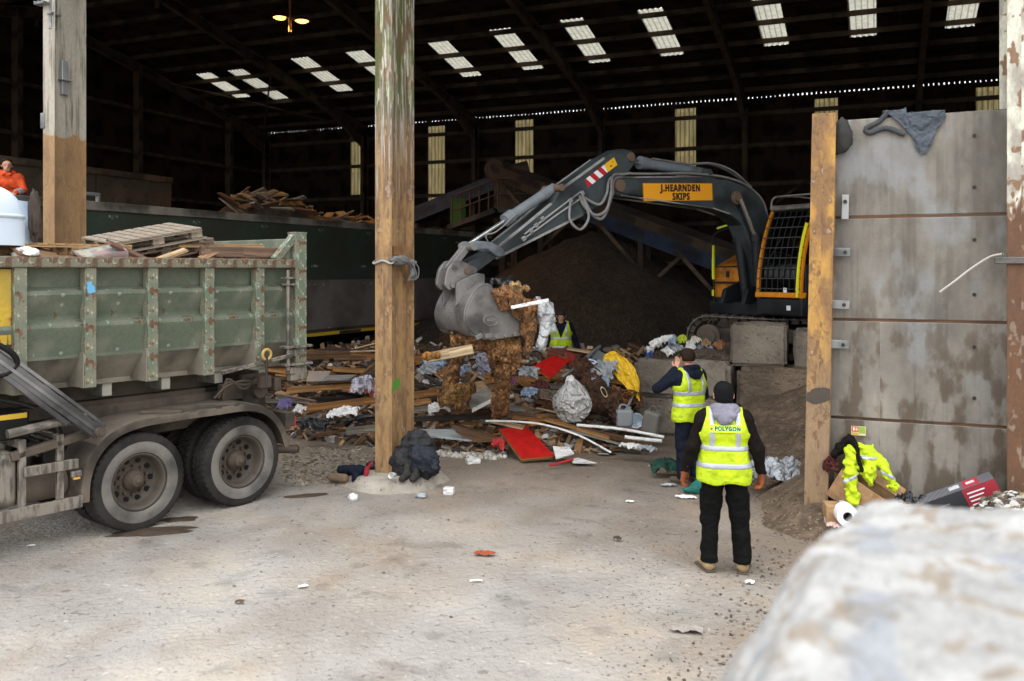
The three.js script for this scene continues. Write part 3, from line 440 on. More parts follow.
  // side guard, tank and boxes ahead of the wheels
  const g = part(t, 'side_guard', [rspan(-3.9, -0.64, 0.4, 0.52, 0.0, 0.04, 0.008), rspan(-1.2, -0.68, 0.8, 0.9, 0.0, 0.04, 0.008)], M.guard);
  for (const x of [-1.2, -0.84]) part(g, 'guard_post', [rspan(x - 0.035, x + 0.035, 0.42, 1.16, -0.05, -0.005, 0.008), rspan(x - 0.04, x + 0.02, 1.08, 1.16, -0.6, -0.02, 0.01)], M.guard);
  part(g, 'marker_lamp', [rspan(-0.76, -0.66, 0.72, 0.78, 0.02, 0.07, 0.01)], M.guard); part(g, 'amber_reflector', rspan(-0.745, -0.675, 0.695, 0.72, 0.03, 0.066, 0.008), std('#c8944a', { roughness: 0.3 }));
  part(t, 'fuel_tank', rspan(-2.2, -1.22, 0.5, 1.06, -0.55, -0.03, 0.09), M.guard);
  part(t, 'battery_box', [rspan(-2, -1.1, 1.16, 1.42, -0.5, -0.08, 0.02)], M.black);
  part(t, 'warning_stripe', rspan(-1.9, -1.13, 1.36, 1.41, -0.085, -0.074, 0.003), std('#c9a233'));
  part(t, 'air_tank', [rod(V(-1.15, 0.62, -0.35), V(-0.68, 0.62, -0.35), 0.16, 0.16, 20)], M.mud);
  part(t, 'cable_bundle', [0, 1, 2, 3, 4].map((k) => hose([V(-1.25 + k * 0.04, 1.2 + 0.02 * k, -0.1), V(-1.0 + k * 0.05, 1.02 + 0.05 * k, -0.05 - 0.02 * k), V(-0.8, 1.15 - 0.06 * k, -0.12), V(-0.62, 1.02 + 0.03 * k, -0.2)], 0.012, 18, 5)), M.black);
  // tail: cross beam, lamps, exhaust, valve gear under the skip
  part(t, 'rear_beam', [rspan(1.92, 2.06, 0.84, 1.02, -2.4, -0.03, 0.012), rspan(1.95, 2.05, 0.84, 1.2, -1.7, -0.8, 0.01)], M.chassis);
  part(t, 'tail_lamp', rspan(2.055, 2.085, 0.83, 0.95, -0.16, -0.04, 0.008), std('#b3223a', { roughness: 0.35 }));
  part(t, 'exhaust_pipe', [rod(V(1.75, 0.56, -0.32), V(2.22, 0.5, -0.22), 0.055), lathe([[0.055, 0], [0.05, 0.02], [0.045, -0.06]], 16).rotateZ(-PI / 2 - 0.13).translate(2.22, 0.5, -0.22)], std('#5a4d41', { map: T.grime, metalness: 0.3, roughness: 0.6 }));
  part(t, 'hook_roller', [rod(V(1.75, 1.3, -1.7), V(1.75, 1.3, -0.3), 0.1), rspan(1.55, 1.9, 1.05, 1.5, -0.5, -0.4, 0.02), rspan(1.2, 1.5, 1.22, 1.42, -0.42, -0.3, 0.02)], M.chassis);
  part(t, 'valve_block', [rspan(1.62, 1.78, 1.34, 1.5, -0.3, -0.12, 0.02), rspan(1.84, 1.94, 1.28, 1.46, -0.32, -0.14, 0.02), ...[0, 1, 2].map((k) => hose([V(1.05 + k * 0.06, 1.28, -0.25), V(1.2, 1.42 + 0.04 * k, -0.2), V(1.4, 1.46 - k * 0.05, -0.16), V(1.62, 1.4 + k * 0.03, -0.2)], 0.016, 16, 6))], M.hubDirt);
}
// ---- what is piled in the container: pallets, boards, tubs, cartons
function pallet(label, wood, p, q, nb = 7, L = 1.2, Wd = 0.9) { // base at its underside
  const t = thing('wooden_pallet', label, 'pallet', [0, 0, 0]); t.position.copy(p); t.quaternion.copy(q);
  for (let i = 0; i < nb; i++) part(t, 'board', rbox(0.095, 0.02, Wd, 0.004, -L / 2 + 0.05 + i * (L - 0.1) / (nb - 1), 0.134, 0, 0, (hash(i, nb, 7) - 0.5) * 0.03, 0), wood);
  for (const z of [-1, 0, 1]) { part(t, 'stringer', rbox(L, 0.02, 0.1, 0.004, 0, 0.112, z * (Wd / 2 - 0.055)), wood); part(t, 'bottom_board', rbox(L, 0.02, 0.1, 0.004, 0, 0.01, z * (Wd / 2 - 0.055)), wood); for (const x of [-1, 0, 1]) part(t, 'block', rbox(0.13, 0.082, 0.1, 0.006, x * (L / 2 - 0.07), 0.061, z * (Wd / 2 - 0.055)), wood); }
  return t;
}
const tq = (rx, ry, rz) => new THREE.Quaternion().setFromAxisAngle(UPV, TURN).multiply(new THREE.Quaternion().setFromEuler(new THREE.Euler(rx, ry, rz, 'YXZ')));
const lightWood = std('#c9a577', { map: T.wood, roughness: 0.9 }), greyWood = std('#a59a8c', { map: T.wood, roughness: 0.95 }), brownWood = std('#8a6a4c', { map: T.wood, roughness: 0.95 });
pallet('pale new wooden pallet lying flat on the load beside the left steel column', lightWood, truckPoint(-0.55, 2.93, -0.72), tq(0, 0.03, 0));
pallet('darker wooden pallet at the left end of the load under the white tub', brownWood, truckPoint(-1.75, 2.92, -0.75), tq(0, -0.05, 0.02));
pallet('weathered grey pallet tilted on top of the load with its slats showing', greyWood, truckPoint(0.45, 3.1, -0.75), tq(0.1, -0.12, 0.2), 9, 1.05, 0.9);
pallet('brown wooden pallet propped under the tilted grey pallet', std('#8d7a69', { map: T.wood }), truckPoint(0.55, 2.95, -0.75), tq(0.06, -0.05, 0.2), 7, 1.2, 0.8);
pallet('brown pallet lying flat at the tail end of the load', std('#a98a6c', { map: T.wood }), truckPoint(1.45, 2.9, -0.55), tq(0, 0.02, 0), 7, 1.15, 0.7);
const plankG = (l, w, h, s = 1) => { const g = rbox(l, h, w, Math.min(0.006, h / 3)), p = g.attributes.position; for (let i = 0; i < p.count; i++) { const x = p.getX(i), e = Math.abs(x) / (l / 2); p.setY(i, p.getY(i) + 0.012 * l * Math.sin(x / l * 2.2 + s)); if (e > 0.9) p.setX(i, x + Math.sign(x) * 0.35 * w * (hash(Math.round(p.getZ(i) / w * 3) + 9, s, x > 0 ? 1 : 2) - 0.7)); } g.computeVertexNormals(); return g; };
function board(name, label, cat, l, w, h, wood, p, q, group) { const m = solo(name, label, cat, plankG(l, w, h, Math.floor(rnd() * 99)), wood, [0, 0, 0], [0, 0, 0], group); m.position.copy(p); m.quaternion.copy(q); return m; }
board('timber_plank', 'long pale timber lying on the tail end pallet in the container', 'plank', 1.25, 0.1, 0.05, lightWood, truckPoint(1.25, 3.085, -0.4), tq(0, 0.04, 0));
board('timber_plank', 'brown broken plank slanting down beside the printed carton in the container', 'plank', 0.6, 0.14, 0.03, std('#7b5a48', { map: T.wood }), truckPoint(-0.05, 2.99, -0.13), tq(0.5, 0, -0.42));
board('timber_plank', 'reddish brown plank on edge along the tail end pallet in the container', 'plank', 1.15, 0.05, 0.13, std('#8f7463', { map: T.wood }), truckPoint(1.42, 3.01, -0.22), tq(0, 0.01, 0));
board('brown_board', 'thin brown board tipped over the container rail beneath the pale pallet', 'board', 0.55, 0.4, 0.02, std('#8c6a46', { map: T.wood }), truckPoint(-0.98, 2.98, -0.22), tq(0.35, 0, -0.2));
board('brown_board', 'short splintered board beside the tilted pallets', 'board', 0.4, 0.1, 0.03, WOODS[7], truckPoint(0.42, 2.97, -0.1), tq(0.2, 0.2, 0.3));
board('brown_board', 'broken chip of pale board between the two rear pallets', 'board', 0.3, 0.12, 0.02, WOODS[3], truckPoint(0.95, 2.98, -0.2), tq(0.2, 0.5, 0.35));
{ // printed carton, crushed
  const g = rbox(0.5, 0.1, 0.26, 0.03), p = g.attributes.position; for (let i = 0; i < p.count; i++) p.setY(i, p.getY(i) * (1 + 0.6 * Math.sin(p.getX(i) * 9)) + 0.03 * Math.sin(p.getX(i) * 13)); g.computeVertexNormals();
  const m = solo('crushed_carton', 'crushed carton with pale blue and pink print at the container rail', 'carton', g, std('#ffffff', { map: tex(128, (u, v) => { const a = pf(u, v, 8, 5, 4), b = pf(u, v, 6, 50, 3); return b > 0.55 ? [0.5, 0.42, 0.4] : a > 0.5 ? [0.38, 0.48, 0.5] : [0.55, 0.53, 0.47]; }, { repeat: 2 }) })); m.position.copy(truckPoint(-0.35, 2.965, -0.18)); m.quaternion.copy(tq(0.3, 0, 0.03));
  const w = solo('white_bag', 'crumpled white plastic bag poking over the container rail', 'bag', lump(0.1, 0.05, 0.08, 1.1, 2.5, 5, 4, true), std('#cfccc6', { roughness: 0.6 })); w.position.copy(truckPoint(-1.12, 2.96, -0.14));
}
{ // white moulded tub on its side, and a pale blue panel behind it
  const t = thing('plastic_tub', 'white moulded bath shell standing upside down at the left end of the load', 'tub', [0, 0, 0]); t.position.copy(truckPoint(-1.82, 3.04, -0.5)); t.quaternion.copy(tq(0, 0.1, 0));
  const sup = (e, u) => { const c = Math.cos(u), q = Math.sin(u); return [Math.sign(c) * Math.abs(c) ** e, Math.sign(q) * Math.abs(q) ** e]; };
  part(t, 'shell', sheet(48, 30, (u, v) => { const [cx, cz] = sup(0.45, u * 2 * PI), [r, y] = sup(0.45, v * PI / 2); const k = 1 + 0.06 * (1 - v); return V(cx * r * 0.72 * k, 0.0 + y * 0.62, cz * r * 0.42 * k); }), std('#c3ced9', { roughness: 0.35 }));
  part(t, 'rim_band', sheet(48, 4, (u, v) => { const [cx, cz] = sup(0.45, u * 2 * PI); const b = 0.022 * Math.sin(v * PI); return V(cx * (0.745 + b), 0.26 + 0.05 * v, cz * (0.44 + b)); }), std('#b9c4cf', { roughness: 0.35 }));
  const b = thing('plastic_sheet', 'pale blue plastic panel standing between the white tub and the left column', 'sheet', [0, 0, 0]); b.position.copy(truckPoint(-1.13, 3.06, -0.62)); b.quaternion.copy(tq(-0.12, -0.1, 0));
  part(b, 'sheet', sheet(16, 16, (u, v) => V(mix(-0.42, 0.34, u), 0.52 * v * (1 - 0.12 * u), 0.05 * Math.sin(u * 5) + 0.02 * Math.sin(v * 9 + u * 4))), std('#b7c7d8', { roughness: 0.4 }));
  part(b, 'torn_edge', lump(0.045, 0.2, 0.03, 1.3, 2.6, 8, 5, true).translate(0.3, 0.28, 0.03), std('#3b3028'), 'dark rag on its edge');
}
// ================================================================ open bulk trailer parked inside, heaped with boards
const TRAILER = [-13.02, 0, -9.4], TRTURN = 86.85 * PI / 180, trailerPoint = (x, y, z) => V(x, y, z).applyAxisAngle(UPV, TRTURN).add(V(...TRAILER));
{
  const t = thing('bulk_trailer', 'long dark green open-top trailer inside the shed behind the skip lorry', 'trailer', TRAILER, TRTURN), L = 17.6;
  const up = std('#ffffff', { map: paintTex([0.24, 0.29, 0.24], { rustAt: 0.78, paleAt: 0.78, dirt: [0.22, 0.2, 0.16], dirtAmount: 0.6, s: 8 }), roughness: 0.6 });
  const lo = std('#ffffff', { map: paintTex([0.5, 0.475, 0.45], { rustAt: 0.8, paleAt: 0.74, dirt: [0.3, 0.26, 0.22], dirtAmount: 0.6, s: 18 }), roughness: 0.6 });
  part(t, 'side_board', rspan(0, L, 2.55, 3.88, -0.06, 0, 0.008), up, 'dark green upper side'); part(t, 'side_board', rspan(0, L, 1.36, 2.56, -0.055, 0.004, 0.008), lo, 'grey lower side');
  part(t, 'side_board', rspan(0, L, 1.36, 3.88, -2.55, -2.49, 0.008), up);
  part(t, 'top_rail', rspan(-0.05, L + 0.05, 3.86, 4.02, -0.1, 0.05, 0.015), std('#8f877b', { map: T.grime, roughness: 0.7 })); part(t, 'top_rail', rspan(-0.05, L + 0.05, 3.86, 4.02, -2.6, -2.45, 0.015), M.shedSteel);
  part(t, 'end_board', rspan(L - 0.06, L, 1.36, 3.9, -2.5, -0.05, 0.008), up); part(t, 'end_board', rspan(0, 0.06, 1.36, 3.9, -2.5, -0.05, 0.008), up);
  part(t, 'floor', rspan(0, L, 1.2, 1.36, -2.5, -0.05, 0.01), M.chassis);
  part(t, 'reflective_strip', rspan(0.2, L, 1.2, 1.28, 0.0, 0.012, 0.003), std('#d8b32a', { roughness: 0.5 }));
  part(t, 'marker_plate', rspan(9.3, 10.2, 1.205, 1.275, 0.012, 0.018, 0.002), M.chassis);
  part(t, 'rail_hook', [rspan(1.75, 1.8, 3.9, 4.17, -0.06, 0.02, 0.01), rspan(1.75, 2.3, 4.12, 4.18, -0.06, 0.02, 0.01), rspan(2.25, 2.3, 3.98, 4.17, -0.06, 0.02, 0.01)], M.galv);
  for (const z of [-0.75, -1.75]) part(t, 'chassis_rail', rspan(0.4, L, 0.95, 1.2, z - 0.06, z + 0.06, 0.01), M.black);
  for (const x of [11.2, 12.5, 13.8]) { part(t, 'axle', rod(V(x, 0.525, -2.3), V(x, 0.525, -0.2), 0.07), M.black); for (const [z, r] of [[-0.17, 0], [-2.38, PI]]) { const w = new THREE.Group(); w.name = 'wheel'; w.position.set(x, 0.525, z); w.rotation.y = r; t.add(w); part(w, 'tyre', TYRE, M.tyre); part(w, 'rim', RIM, M.mud); part(w, 'hub', HUBG, M.hubDirt); } }
  part(t, 'landing_leg', [rspan(2.9, 3.02, 0.02, 1.2, -0.6, -0.48, 0.01), rspan(2.9, 3.02, 0.02, 1.2, -2, -1.88, 0.01), rspan(2.82, 3.1, 0, 0.03, -0.68, -0.4, 0.01)], M.black);
  const hgt = (x) => 3.7 + 0.75 * Math.exp(-((x - 7.7) ** 2) / 1.1) + 0.5 * Math.exp(-((x - 10.6) ** 2) / 5) + 0.18 * Math.exp(-((x - 15) ** 2) / 4);
  const heap = sheet(110, 24, (u, v) => { const x = mix(0.1, L - 0.1, u), e = 1 - (2 * v - 1) ** 2; return V(x, 3.5 + (hgt(x) - 3.5) * (0.55 + 0.45 * e) + 0.3 * (fbm(x * 3, v * 8, 2, 4) - 0.5), mix(-2.46, -0.08, v)); });
  tag(solo('broken_wood_fill', null, null, heap, std('#4c3c2f', { map: T.soil, bumpMap: T.crumb, bumpScale: 0.05 }), TRAILER, [0, TRTURN, 0]), 'small broken wood filling the open trailer', 'wood', null, 'stuff');
  const tones = [['grey', greyWood], ['pale', WOODS[7]], ['brown', WOODS[4]], ['tan', WOODS[1]], ['weathered', WOODS[5]]];
  const mkBoard = (x, z, i, zone) => { const [tn, w] = tones[i % 5], l = rr(0.5, zone === 'mound' ? 1.3 : 0.9), wide = i % 2 ? 'narrow ' : 'wide '; const m = board('broken_board', wide + tn + ' broken board in the ' + zone + ' of scrap on the green trailer', 'board', l, i % 2 ? rr(0.07, 0.12) : rr(0.15, 0.24), rr(0.02, 0.05), w, trailerPoint(x, 0, z), new THREE.Quaternion().setFromEuler(new THREE.Euler(rr(-0.5, 0.5), rr(0, 3.1), rr(-0.55, 0.55), 'YXZ')), wide + tn + ' boards in the ' + zone + ' on the trailer'); const e = 1 - (2 * ((z + 2.46) / 2.38) - 1) ** 2; m.position.y = 3.5 + (hgt(x) - 3.5) * (0.55 + 0.45 * e) + rr(0.02, 0.16); };
  for (let i = 0; i < 40; i++) mkBoard(7.6 + (rnd() + rnd() + rnd() - 1.5) * 1.15, rr(-1.7, -0.25), i, 'mound');
  for (let i = 0; i < 30; i++) mkBoard(rr(8.8, 13.4), rr(-1.2, -0.2), i, 'low row');
  for (let i = 0; i < 10; i++) mkBoard(rr(14.2, 16.4), rr(-1, -0.2), i, 'far end');
  const p = trailerPoint(12.9, 4.1, -0.5); board('upright_slat', 'thin pale slat sticking up from the boards on the trailer', 'slat', 0.9, 0.06, 0.03, WOODS[3], p, new THREE.Quaternion().setFromEuler(new THREE.Euler(0, 0.9, 0.9)));
}

// ================================================================ excavator on the block platform
const DIG = [-2.09, 0, -16.69], DIGTURN = 237.7 * PI / 180, digPoint = (x, y, z) => V(x, y, z).applyAxisAngle(UPV, DIGTURN).add(V(...DIG)); // x forwards along the boom, z to the operator's right
M.boom = std('#42494b', { map: T.grime, bumpMap: T.rough, bumpScale: 0.002, roughness: 0.55 });
M.boomEdge = std('#a5a49f', { map: T.grime, roughness: 0.6 });
M.orange = std('#e08a12', { map: T.grime, roughness: 0.45 });
M.digBlack = phys('#24272a', { specularIntensity: 0.5, map: T.grime, roughness: 0.55 });
M.chrome = std('#c9c9c6', { roughness: 0.25, metalness: 0.9 });
M.bucket = std('#8d8984', { map: T.grime, bumpMap: T.rough, bumpScale: 0.004, roughness: 0.55, metalness: 0.35 });
M.pin = std('#7a6552', { map: T.grime, roughness: 0.7, metalness: 0.3 });
M.hose = std('#8e8c88', { map: T.grime, roughness: 0.6 });
M.track = std('#6e655b', { map: T.grime, bumpMap: T.crumb, bumpScale: 0.006, roughness: 0.8, metalness: 0.2 });
{
  const t = thing('excavator', 'dark grey and orange tracked excavator on the block platform, loaded bucket reaching left', 'excavator', DIG, DIGTURN);
  const pin = (x, y, z0, z1, r = 0.06) => rod(V(x, y, z0), V(x, y, z1), r, r, 18);
  const smoothPoly = (pts, n = 6) => new THREE.CatmullRomCurve3(pts.map((p) => V(p[0], p[1], 0)), true, 'catmullrom', 0.25).getPoints(pts.length * n).map((p) => [p.x, p.y]);
  // boom
  const bm = [[3.66, 4.2], [3.6, 4.28], [3.0, 4.3], [1.65, 4.4], [0.98, 4.37], [0.52, 4.29], [0.16, 4.1], [-0.1, 3.78], [-0.22, 3.2], [-0.2, 2.45], [-0.05, 2.32], [0.14, 2.42], [0.2, 2.8], [0.34, 3.16], [0.6, 3.6], [0.98, 3.8], [1.43, 3.88], [3.03, 4.0], [3.55, 3.99], [3.68, 4.08]];
  const boom = part(t, 'boom', extr(smoothPoly(bm, 4), 0.36, 0.015), M.boom);
  part(boom, 'boom_edge', [0, 1].flatMap((k) => [[3.5, 3.99, 1.4, 3.875], [1.4, 3.875, 0.95, 3.79], [3.5, 4.28, 1.65, 4.4]].map((e) => beam(V(e[0], e[1], k ? 0.17 : -0.18), V(e[2], e[3], k ? 0.17 : -0.18), 0.035, 0.02))), M.boomEdge);
  part(boom, 'boom_nose', [extr([[3.74, 4.16], [3.64, 4.27], [3.2, 4.26], [3.18, 4.02], [3.56, 4.02]], 0.4, 0.01)], M.boom);
  const banner = part(boom, 'banner', fin(new THREE.BoxGeometry(1.64, 0.3, 0.008)), M.orange, 'orange banner lettered in black');
  { // the firm's name on the boom
    const tx = canvasTex(1024, 192, (c, w, h) => { c.fillStyle = '#f0a21c'; c.fillRect(0, 0, w, h); c.fillStyle = '#1b1a18'; c.textAlign = 'center'; c.font = 'bold 98px sans-serif'; c.lineWidth = 7; c.strokeStyle = '#1b1a18'; for (const [q, yy, mw] of [['J.HEARNDEN', 0.46, 640], ['SKIPS', 0.93, 290]]) { c.strokeText(q, w * 0.53, h * yy, mw); c.fillText(q, w * 0.53, h * yy, mw); } c.strokeStyle = '#b8771a'; c.lineWidth = 6; c.strokeRect(3, 3, w - 6, h - 6); });
    banner.material = std('#ffffff', { map: tx, roughness: 0.5 }); const g = banner.geometry; unitUV(g, -0.82, 0.82, -0.15, 0.15); const u = g.attributes.uv, nn = g.attributes.normal; for (let i = 0; i < u.count; i++) if (nn.getZ(i) < -0.5) u.setX(i, 1 - u.getX(i));
    banner.position.set(2.22, 4.11, -0.188); banner.rotation.z = -0.055;
  }
  part(boom, 'boom_pin', [pin(0.79, 4.08, -0.26, 0.26, 0.075), pin(0.79, 4.08, -0.22, 0.22, 0.12)], M.pin);
  part(boom, 'boom_pipe', [-0.14, -0.08, 0.02].map((z, i) => hose([V(3.6, 4.34 + i * 0.02, z), V(3.0, 4.37, z), V(1.7, 4.45, z), V(0.9, 4.42, z), V(0.4, 4.3, z), V(0.0, 4.05, z), V(-0.2, 3.5, z)], 0.022, 40)), M.hose);
  // boom lift rams
  for (const z of [-0.28, 0.12]) { const r = part(t, 'lift_ram', [rod(V(0.36, 3.35, z), V(0.3, 2.3, z - (z > 0 ? 0.12 : 0)), 0.085, 0.085, 16), rod(V(0.37, 3.3, z), V(0.36, 3.42, z), 0.105, 0.1, 16)], M.digBlack); part(r, 'ram_rod', rod(V(0.36, 3.36, z), V(0.79, 4.06, z), 0.045), M.chrome); }
  // arm ram on top of the boom
  { const r = part(t, 'arm_ram', [rod(V(2.9, 4.57, 0), V(1.42, 4.5, 0), 0.085, 0.085, 18), rod(V(2.94, 4.572, 0), V(2.78, 4.564, 0), 0.11, 0.1, 18)], std('#7b8288', { map: T.grime, roughness: 0.5 })); part(r, 'ram_rod', rod(V(3.3, 4.6, 0), V(2.9, 4.57, 0), 0.05), M.chrome); part(r, 'ram_mount', [extr([[1.2, 4.36], [1.7, 4.36], [1.5, 4.56], [1.35, 4.56]], 0.24, 0.01), pin(1.42, 4.49, -0.16, 0.16, 0.05)], M.boom); part(r, 'hose', [0, 1].map((k) => hose([V(2.7, 4.65, -0.05 + k * 0.1), V(1.9, 4.62, -0.06 + k * 0.1), V(1.3, 4.66, -0.1 + k * 0.1), V(0.8, 4.56, -0.12 + k * 0.1), V(0.3, 4.3, -0.12)], 0.02, 30)), M.hose); }
  // stick
  const st = [[3.27, 4.72], [3.5, 4.74], [3.85, 4.57], [4.3, 4.28], [4.72, 4.02], [4.9, 3.8], [5.85, 3.14], [6.45, 2.86], [6.5, 2.74], [6.36, 2.68], [6.2, 2.78], [5.9, 2.97], [5.35, 3.23], [4.8, 3.45], [4.28, 3.65], [3.85, 3.86], [3.62, 4.0], [3.4, 4.3], [3.18, 4.55], [3.18, 4.66]];
  const stick = part(t, 'stick', extr(smoothPoly(st, 4), 0.33, 0.012), M.boom);
  part(stick, 'stick_edge', [-0.16, 0.16].flatMap((z) => [[4.9, 3.8, 5.85, 3.14], [4.28, 3.66, 5.9, 2.97], [3.85, 4.56, 4.7, 4.03]].map((e) => beam(V(e[0], e[1], z), V(e[2], e[3], z), 0.025, 0.035))), M.boomEdge);
  for (const q of [pin(3.57, 4.14, -0.25, 0.25, 0.1), pin(3.3, 4.62, -0.2, 0.2, 0.07), pin(4.74, 4.05, -0.22, 0.22, 0.055), pin(5.85, 3.06, -0.22, 0.1, 0.05), pin(6.42, 2.79, -0.22, 0.1, 0.05)]) part(stick, 'stick_pin', q, M.pin);
  { const tx = canvasTex(512, 128, (c, w, h) => { c.fillStyle = '#e9e9e6'; c.fillRect(0, 0, w, h); c.fillStyle = '#b5162a'; for (const x of [-40, 90, 220]) { c.beginPath(); c.moveTo(x, 0); c.lineTo(x + 66, 0); c.lineTo(x + 110, h); c.lineTo(x + 44, h); c.fill(); } c.fillStyle = '#e9b41c'; c.fillRect(340, 0, 172, h); c.fillStyle = '#1b1a18'; c.beginPath(); c.moveTo(400, 92); c.lineTo(420, 60); c.lineTo(440, 92); c.fill(); c.fillRect(455, 40, 30, 8); });
    const g = fin(new THREE.BoxGeometry(0.72, 0.135, 0.006)); unitUV(g, -0.36, 0.36, -0.0675, 0.0675); const u = g.attributes.uv; for (let i = 0; i < u.count; i++) u.setX(i, 1 - u.getX(i)); const m = part(stick, 'warning_strip', g, std('#ffffff', { map: tx, roughness: 0.5 }), 'red and white striped strip with a yellow warning label'); m.position.set(3.92, 4.335, -0.172); m.rotation.z = Math.atan2(4.22 - 4.57, 4.22 - 3.68); }
  part(stick, 'pipe', [0, 1].map((k) => hose([V(4.35, 4.0 - k * 0.1, -0.19), V(4.8, 3.72 - k * 0.08, -0.19), V(5.42, 3.32 - k * 0.06, -0.19)], 0.015, 12)), M.boomEdge);
  for (const [x, y] of [[5.43, 3.26], [5.3, 3.38], [5.2, 3.46], [5.08, 3.56], [4.55, 3.86], [4.32, 3.98]]) part(stick, 'pipe_clamp', rbox(0.07, 0.07, 0.05, 0.012, x, y, -0.19, 0, 0, -0.6), M.galv);
  part(stick, 'hose_loop', [hose([V(3.5, 4.33, -0.19), V(3.72, 4.28, -0.22), V(3.78, 4.0, -0.24), V(3.9, 3.72, -0.25), V(4.15, 3.66, -0.25), V(4.32, 3.94, -0.2)], 0.025, 40), hose([V(3.5, 4.3, -0.17), V(3.68, 4.22, -0.2), V(3.74, 3.98, -0.22), V(3.96, 3.6, -0.22), V(4.3, 3.78, -0.22), V(4.38, 3.95, -0.2)], 0.025, 40), hose([V(4.32, 3.95, -0.2), V(4.25, 3.6, -0.26), V(4.42, 3.42, -0.26), V(4.6, 3.56, -0.24), V(4.56, 3.84, -0.2)], 0.022, 36), hose([V(4.3, 3.92, -0.2), V(4.02, 3.82, -0.25), V(3.88, 3.98, -0.25), V(3.76, 4.24, -0.2), V(3.3, 4.36, -0.16)], 0.022, 36)], M.hose);
  // bucket ram and linkage
  { const r = part(t, 'bucket_ram', [rod(V(4.72, 4.06, 0), V(5.62, 3.54, 0), 0.078, 0.078, 18), rod(V(5.5, 3.61, 0), V(5.64, 3.53, 0), 0.098, 0.098, 18), rod(V(4.85, 3.985, 0), V(4.94, 3.93, 0), 0.09, 0.09, 18)], std('#7d8387', { map: T.grime, roughness: 0.5 })); part(r, 'ram_rod', rod(V(5.6, 3.55, 0), V(6.32, 3.14, 0), 0.032), M.chrome); part(r, 'ram_hose', hose([V(5.5, 3.62, -0.1), V(5.9, 3.34, -0.12), V(6.05, 3.3, -0.12), V(6.0, 3.18, -0.12)], 0.012, 20), M.hose); }
  for (const z of [-0.2, 0.08]) part(t, 'bucket_link', [extr(smoothPoly([[5.8, 3.0], [5.92, 3.0], [6.1, 3.1], [6.34, 3.08], [6.38, 3.17], [6.3, 3.21], [6.05, 3.2], [5.85, 3.13], [5.79, 3.06]], 4), 0.05, 0.008).translate(0, 0, z)], std('#8a9095', { map: T.grime, roughness: 0.5 }));
  part(t, 'push_link', [beam(V(6.33, 3.13, -0.08), V(6.62, 2.82, -0.08), 0.06, 0.1, 0.012), beam(V(6.33, 3.13, 0.0), V(6.62, 2.82, 0.0), 0.06, 0.1, 0.012), pin(6.33, 3.13, -0.26, 0.1, 0.055), pin(6.62, 2.82, -0.2, 0.1, 0.05)], M.bucket);
  part(t, 'quick_hitch', [-0.17, 0.05].map((z) => extr(smoothPoly([[6.25, 2.82], [6.5, 2.93], [6.64, 2.92], [6.74, 2.8], [6.78, 2.6], [6.7, 2.52], [6.55, 2.58], [6.3, 2.66]], 4), 0.06, 0.01).translate(0, 0, z)).concat([rbox(0.36, 0.16, 0.22, 0.03, 6.5, 2.72, -0.05), pin(6.66, 2.6, -0.24, 0.12, 0.05), pin(6.36, 2.68, -0.24, 0.12, 0.05)]), M.bucket);
  // bucket: curved back shell between two side plates
  const back = [[6.3, 2.56], [6.42, 2.59], [6.56, 2.5], [6.69, 2.32], [6.73, 2.14], [6.66, 1.97], [6.5, 1.89], [6.29, 1.86], [6.0, 1.88], [5.66, 1.95]];
  const bc = new THREE.CatmullRomCurve3(back.map((p) => V(p[0], p[1], 0))).getPoints(40), HW = 0.4, inner = bc.map((p, i) => { const a = bc[Math.max(0, i - 1)], b = bc[Math.min(40, i + 1)], d = b.clone().sub(a).normalize(); return V(p.x - (-d.y) * -0.03, p.y - d.x * -0.03, 0); });
  const bucket = part(t, 'bucket', [extr([...bc.map((p) => [p.x, p.y]), ...inner.reverse().map((p) => [p.x, p.y])], HW * 2, 0.004)], M.bucket); bucket.position.set(-0.1, 0, -0.1);
  for (const z of [-HW, HW]) part(bucket, 'side_plate', [extr([...bc.map((p) => [p.x, p.y]), [5.64, 2.0], [5.74, 2.11], [6.0, 2.27], [6.2, 2.48]], 0.03, 0.004).translate(0, 0, z), beam(V(5.68, 2.03, z), V(6.22, 2.5, z), 0.05, 0.06, 0.008)], M.bucket);
  part(bucket, 'cast_badge', [put(fin(new THREE.TorusGeometry(0.09, 0.008, 6, 28)), 6.33, 2.1, -HW - 0.018, 0, 0, 0.1, [1.3, 0.8, 1]), rbox(0.13, 0.03, 0.008, 0.003, 6.33, 2.1, -HW - 0.018, 0, 0, 0.1)], M.bucket);
  for (let k = 0; k < 5; k++) part(bucket, 'heel_shroud', rbox(0.11, 0.07, 0.06, 0.015, 6.52 - k * 0.16, 1.885 + (k > 3 ? 0.01 : 0) - (k === 2 ? 0.012 : 0), -HW, 0, 0, k < 1 ? -0.4 : 0), M.bucket);
  for (const z of [-0.34, -0.17, 0, 0.17, 0.34]) part(bucket, 'tooth', beam(V(5.74, 1.94, z), V(5.5, 2.0, z), 0.08, 0.06, 0.015), M.bucket);
  for (const z of [-0.17, 0.17]) part(bucket, 'ear', extr([[6.28, 2.5], [6.28, 2.74], [6.4, 2.76], [6.62, 2.68], [6.74, 2.62], [6.76, 2.3], [6.6, 2.44], [6.42, 2.56]], 0.05, 0.008).translate(0, 0, z), M.bucket);
  for (const z of [-0.28, 0.28]) part(bucket, 'wear_strip', sheet(20, 1, (u, v) => { const p = bc[6 + Math.round(u * 24)]; return V(p.x + (p.x - 6.3) * 0.02, p.y - 0.006, z + (v - 0.5) * 0.09); }), M.bucket);
  // upper structure
  part(t, 'turntable', [rod(V(-0.4, 1.75, 0), V(-0.4, 2.02, 0), 0.6, 0.6, 36)], M.digBlack);
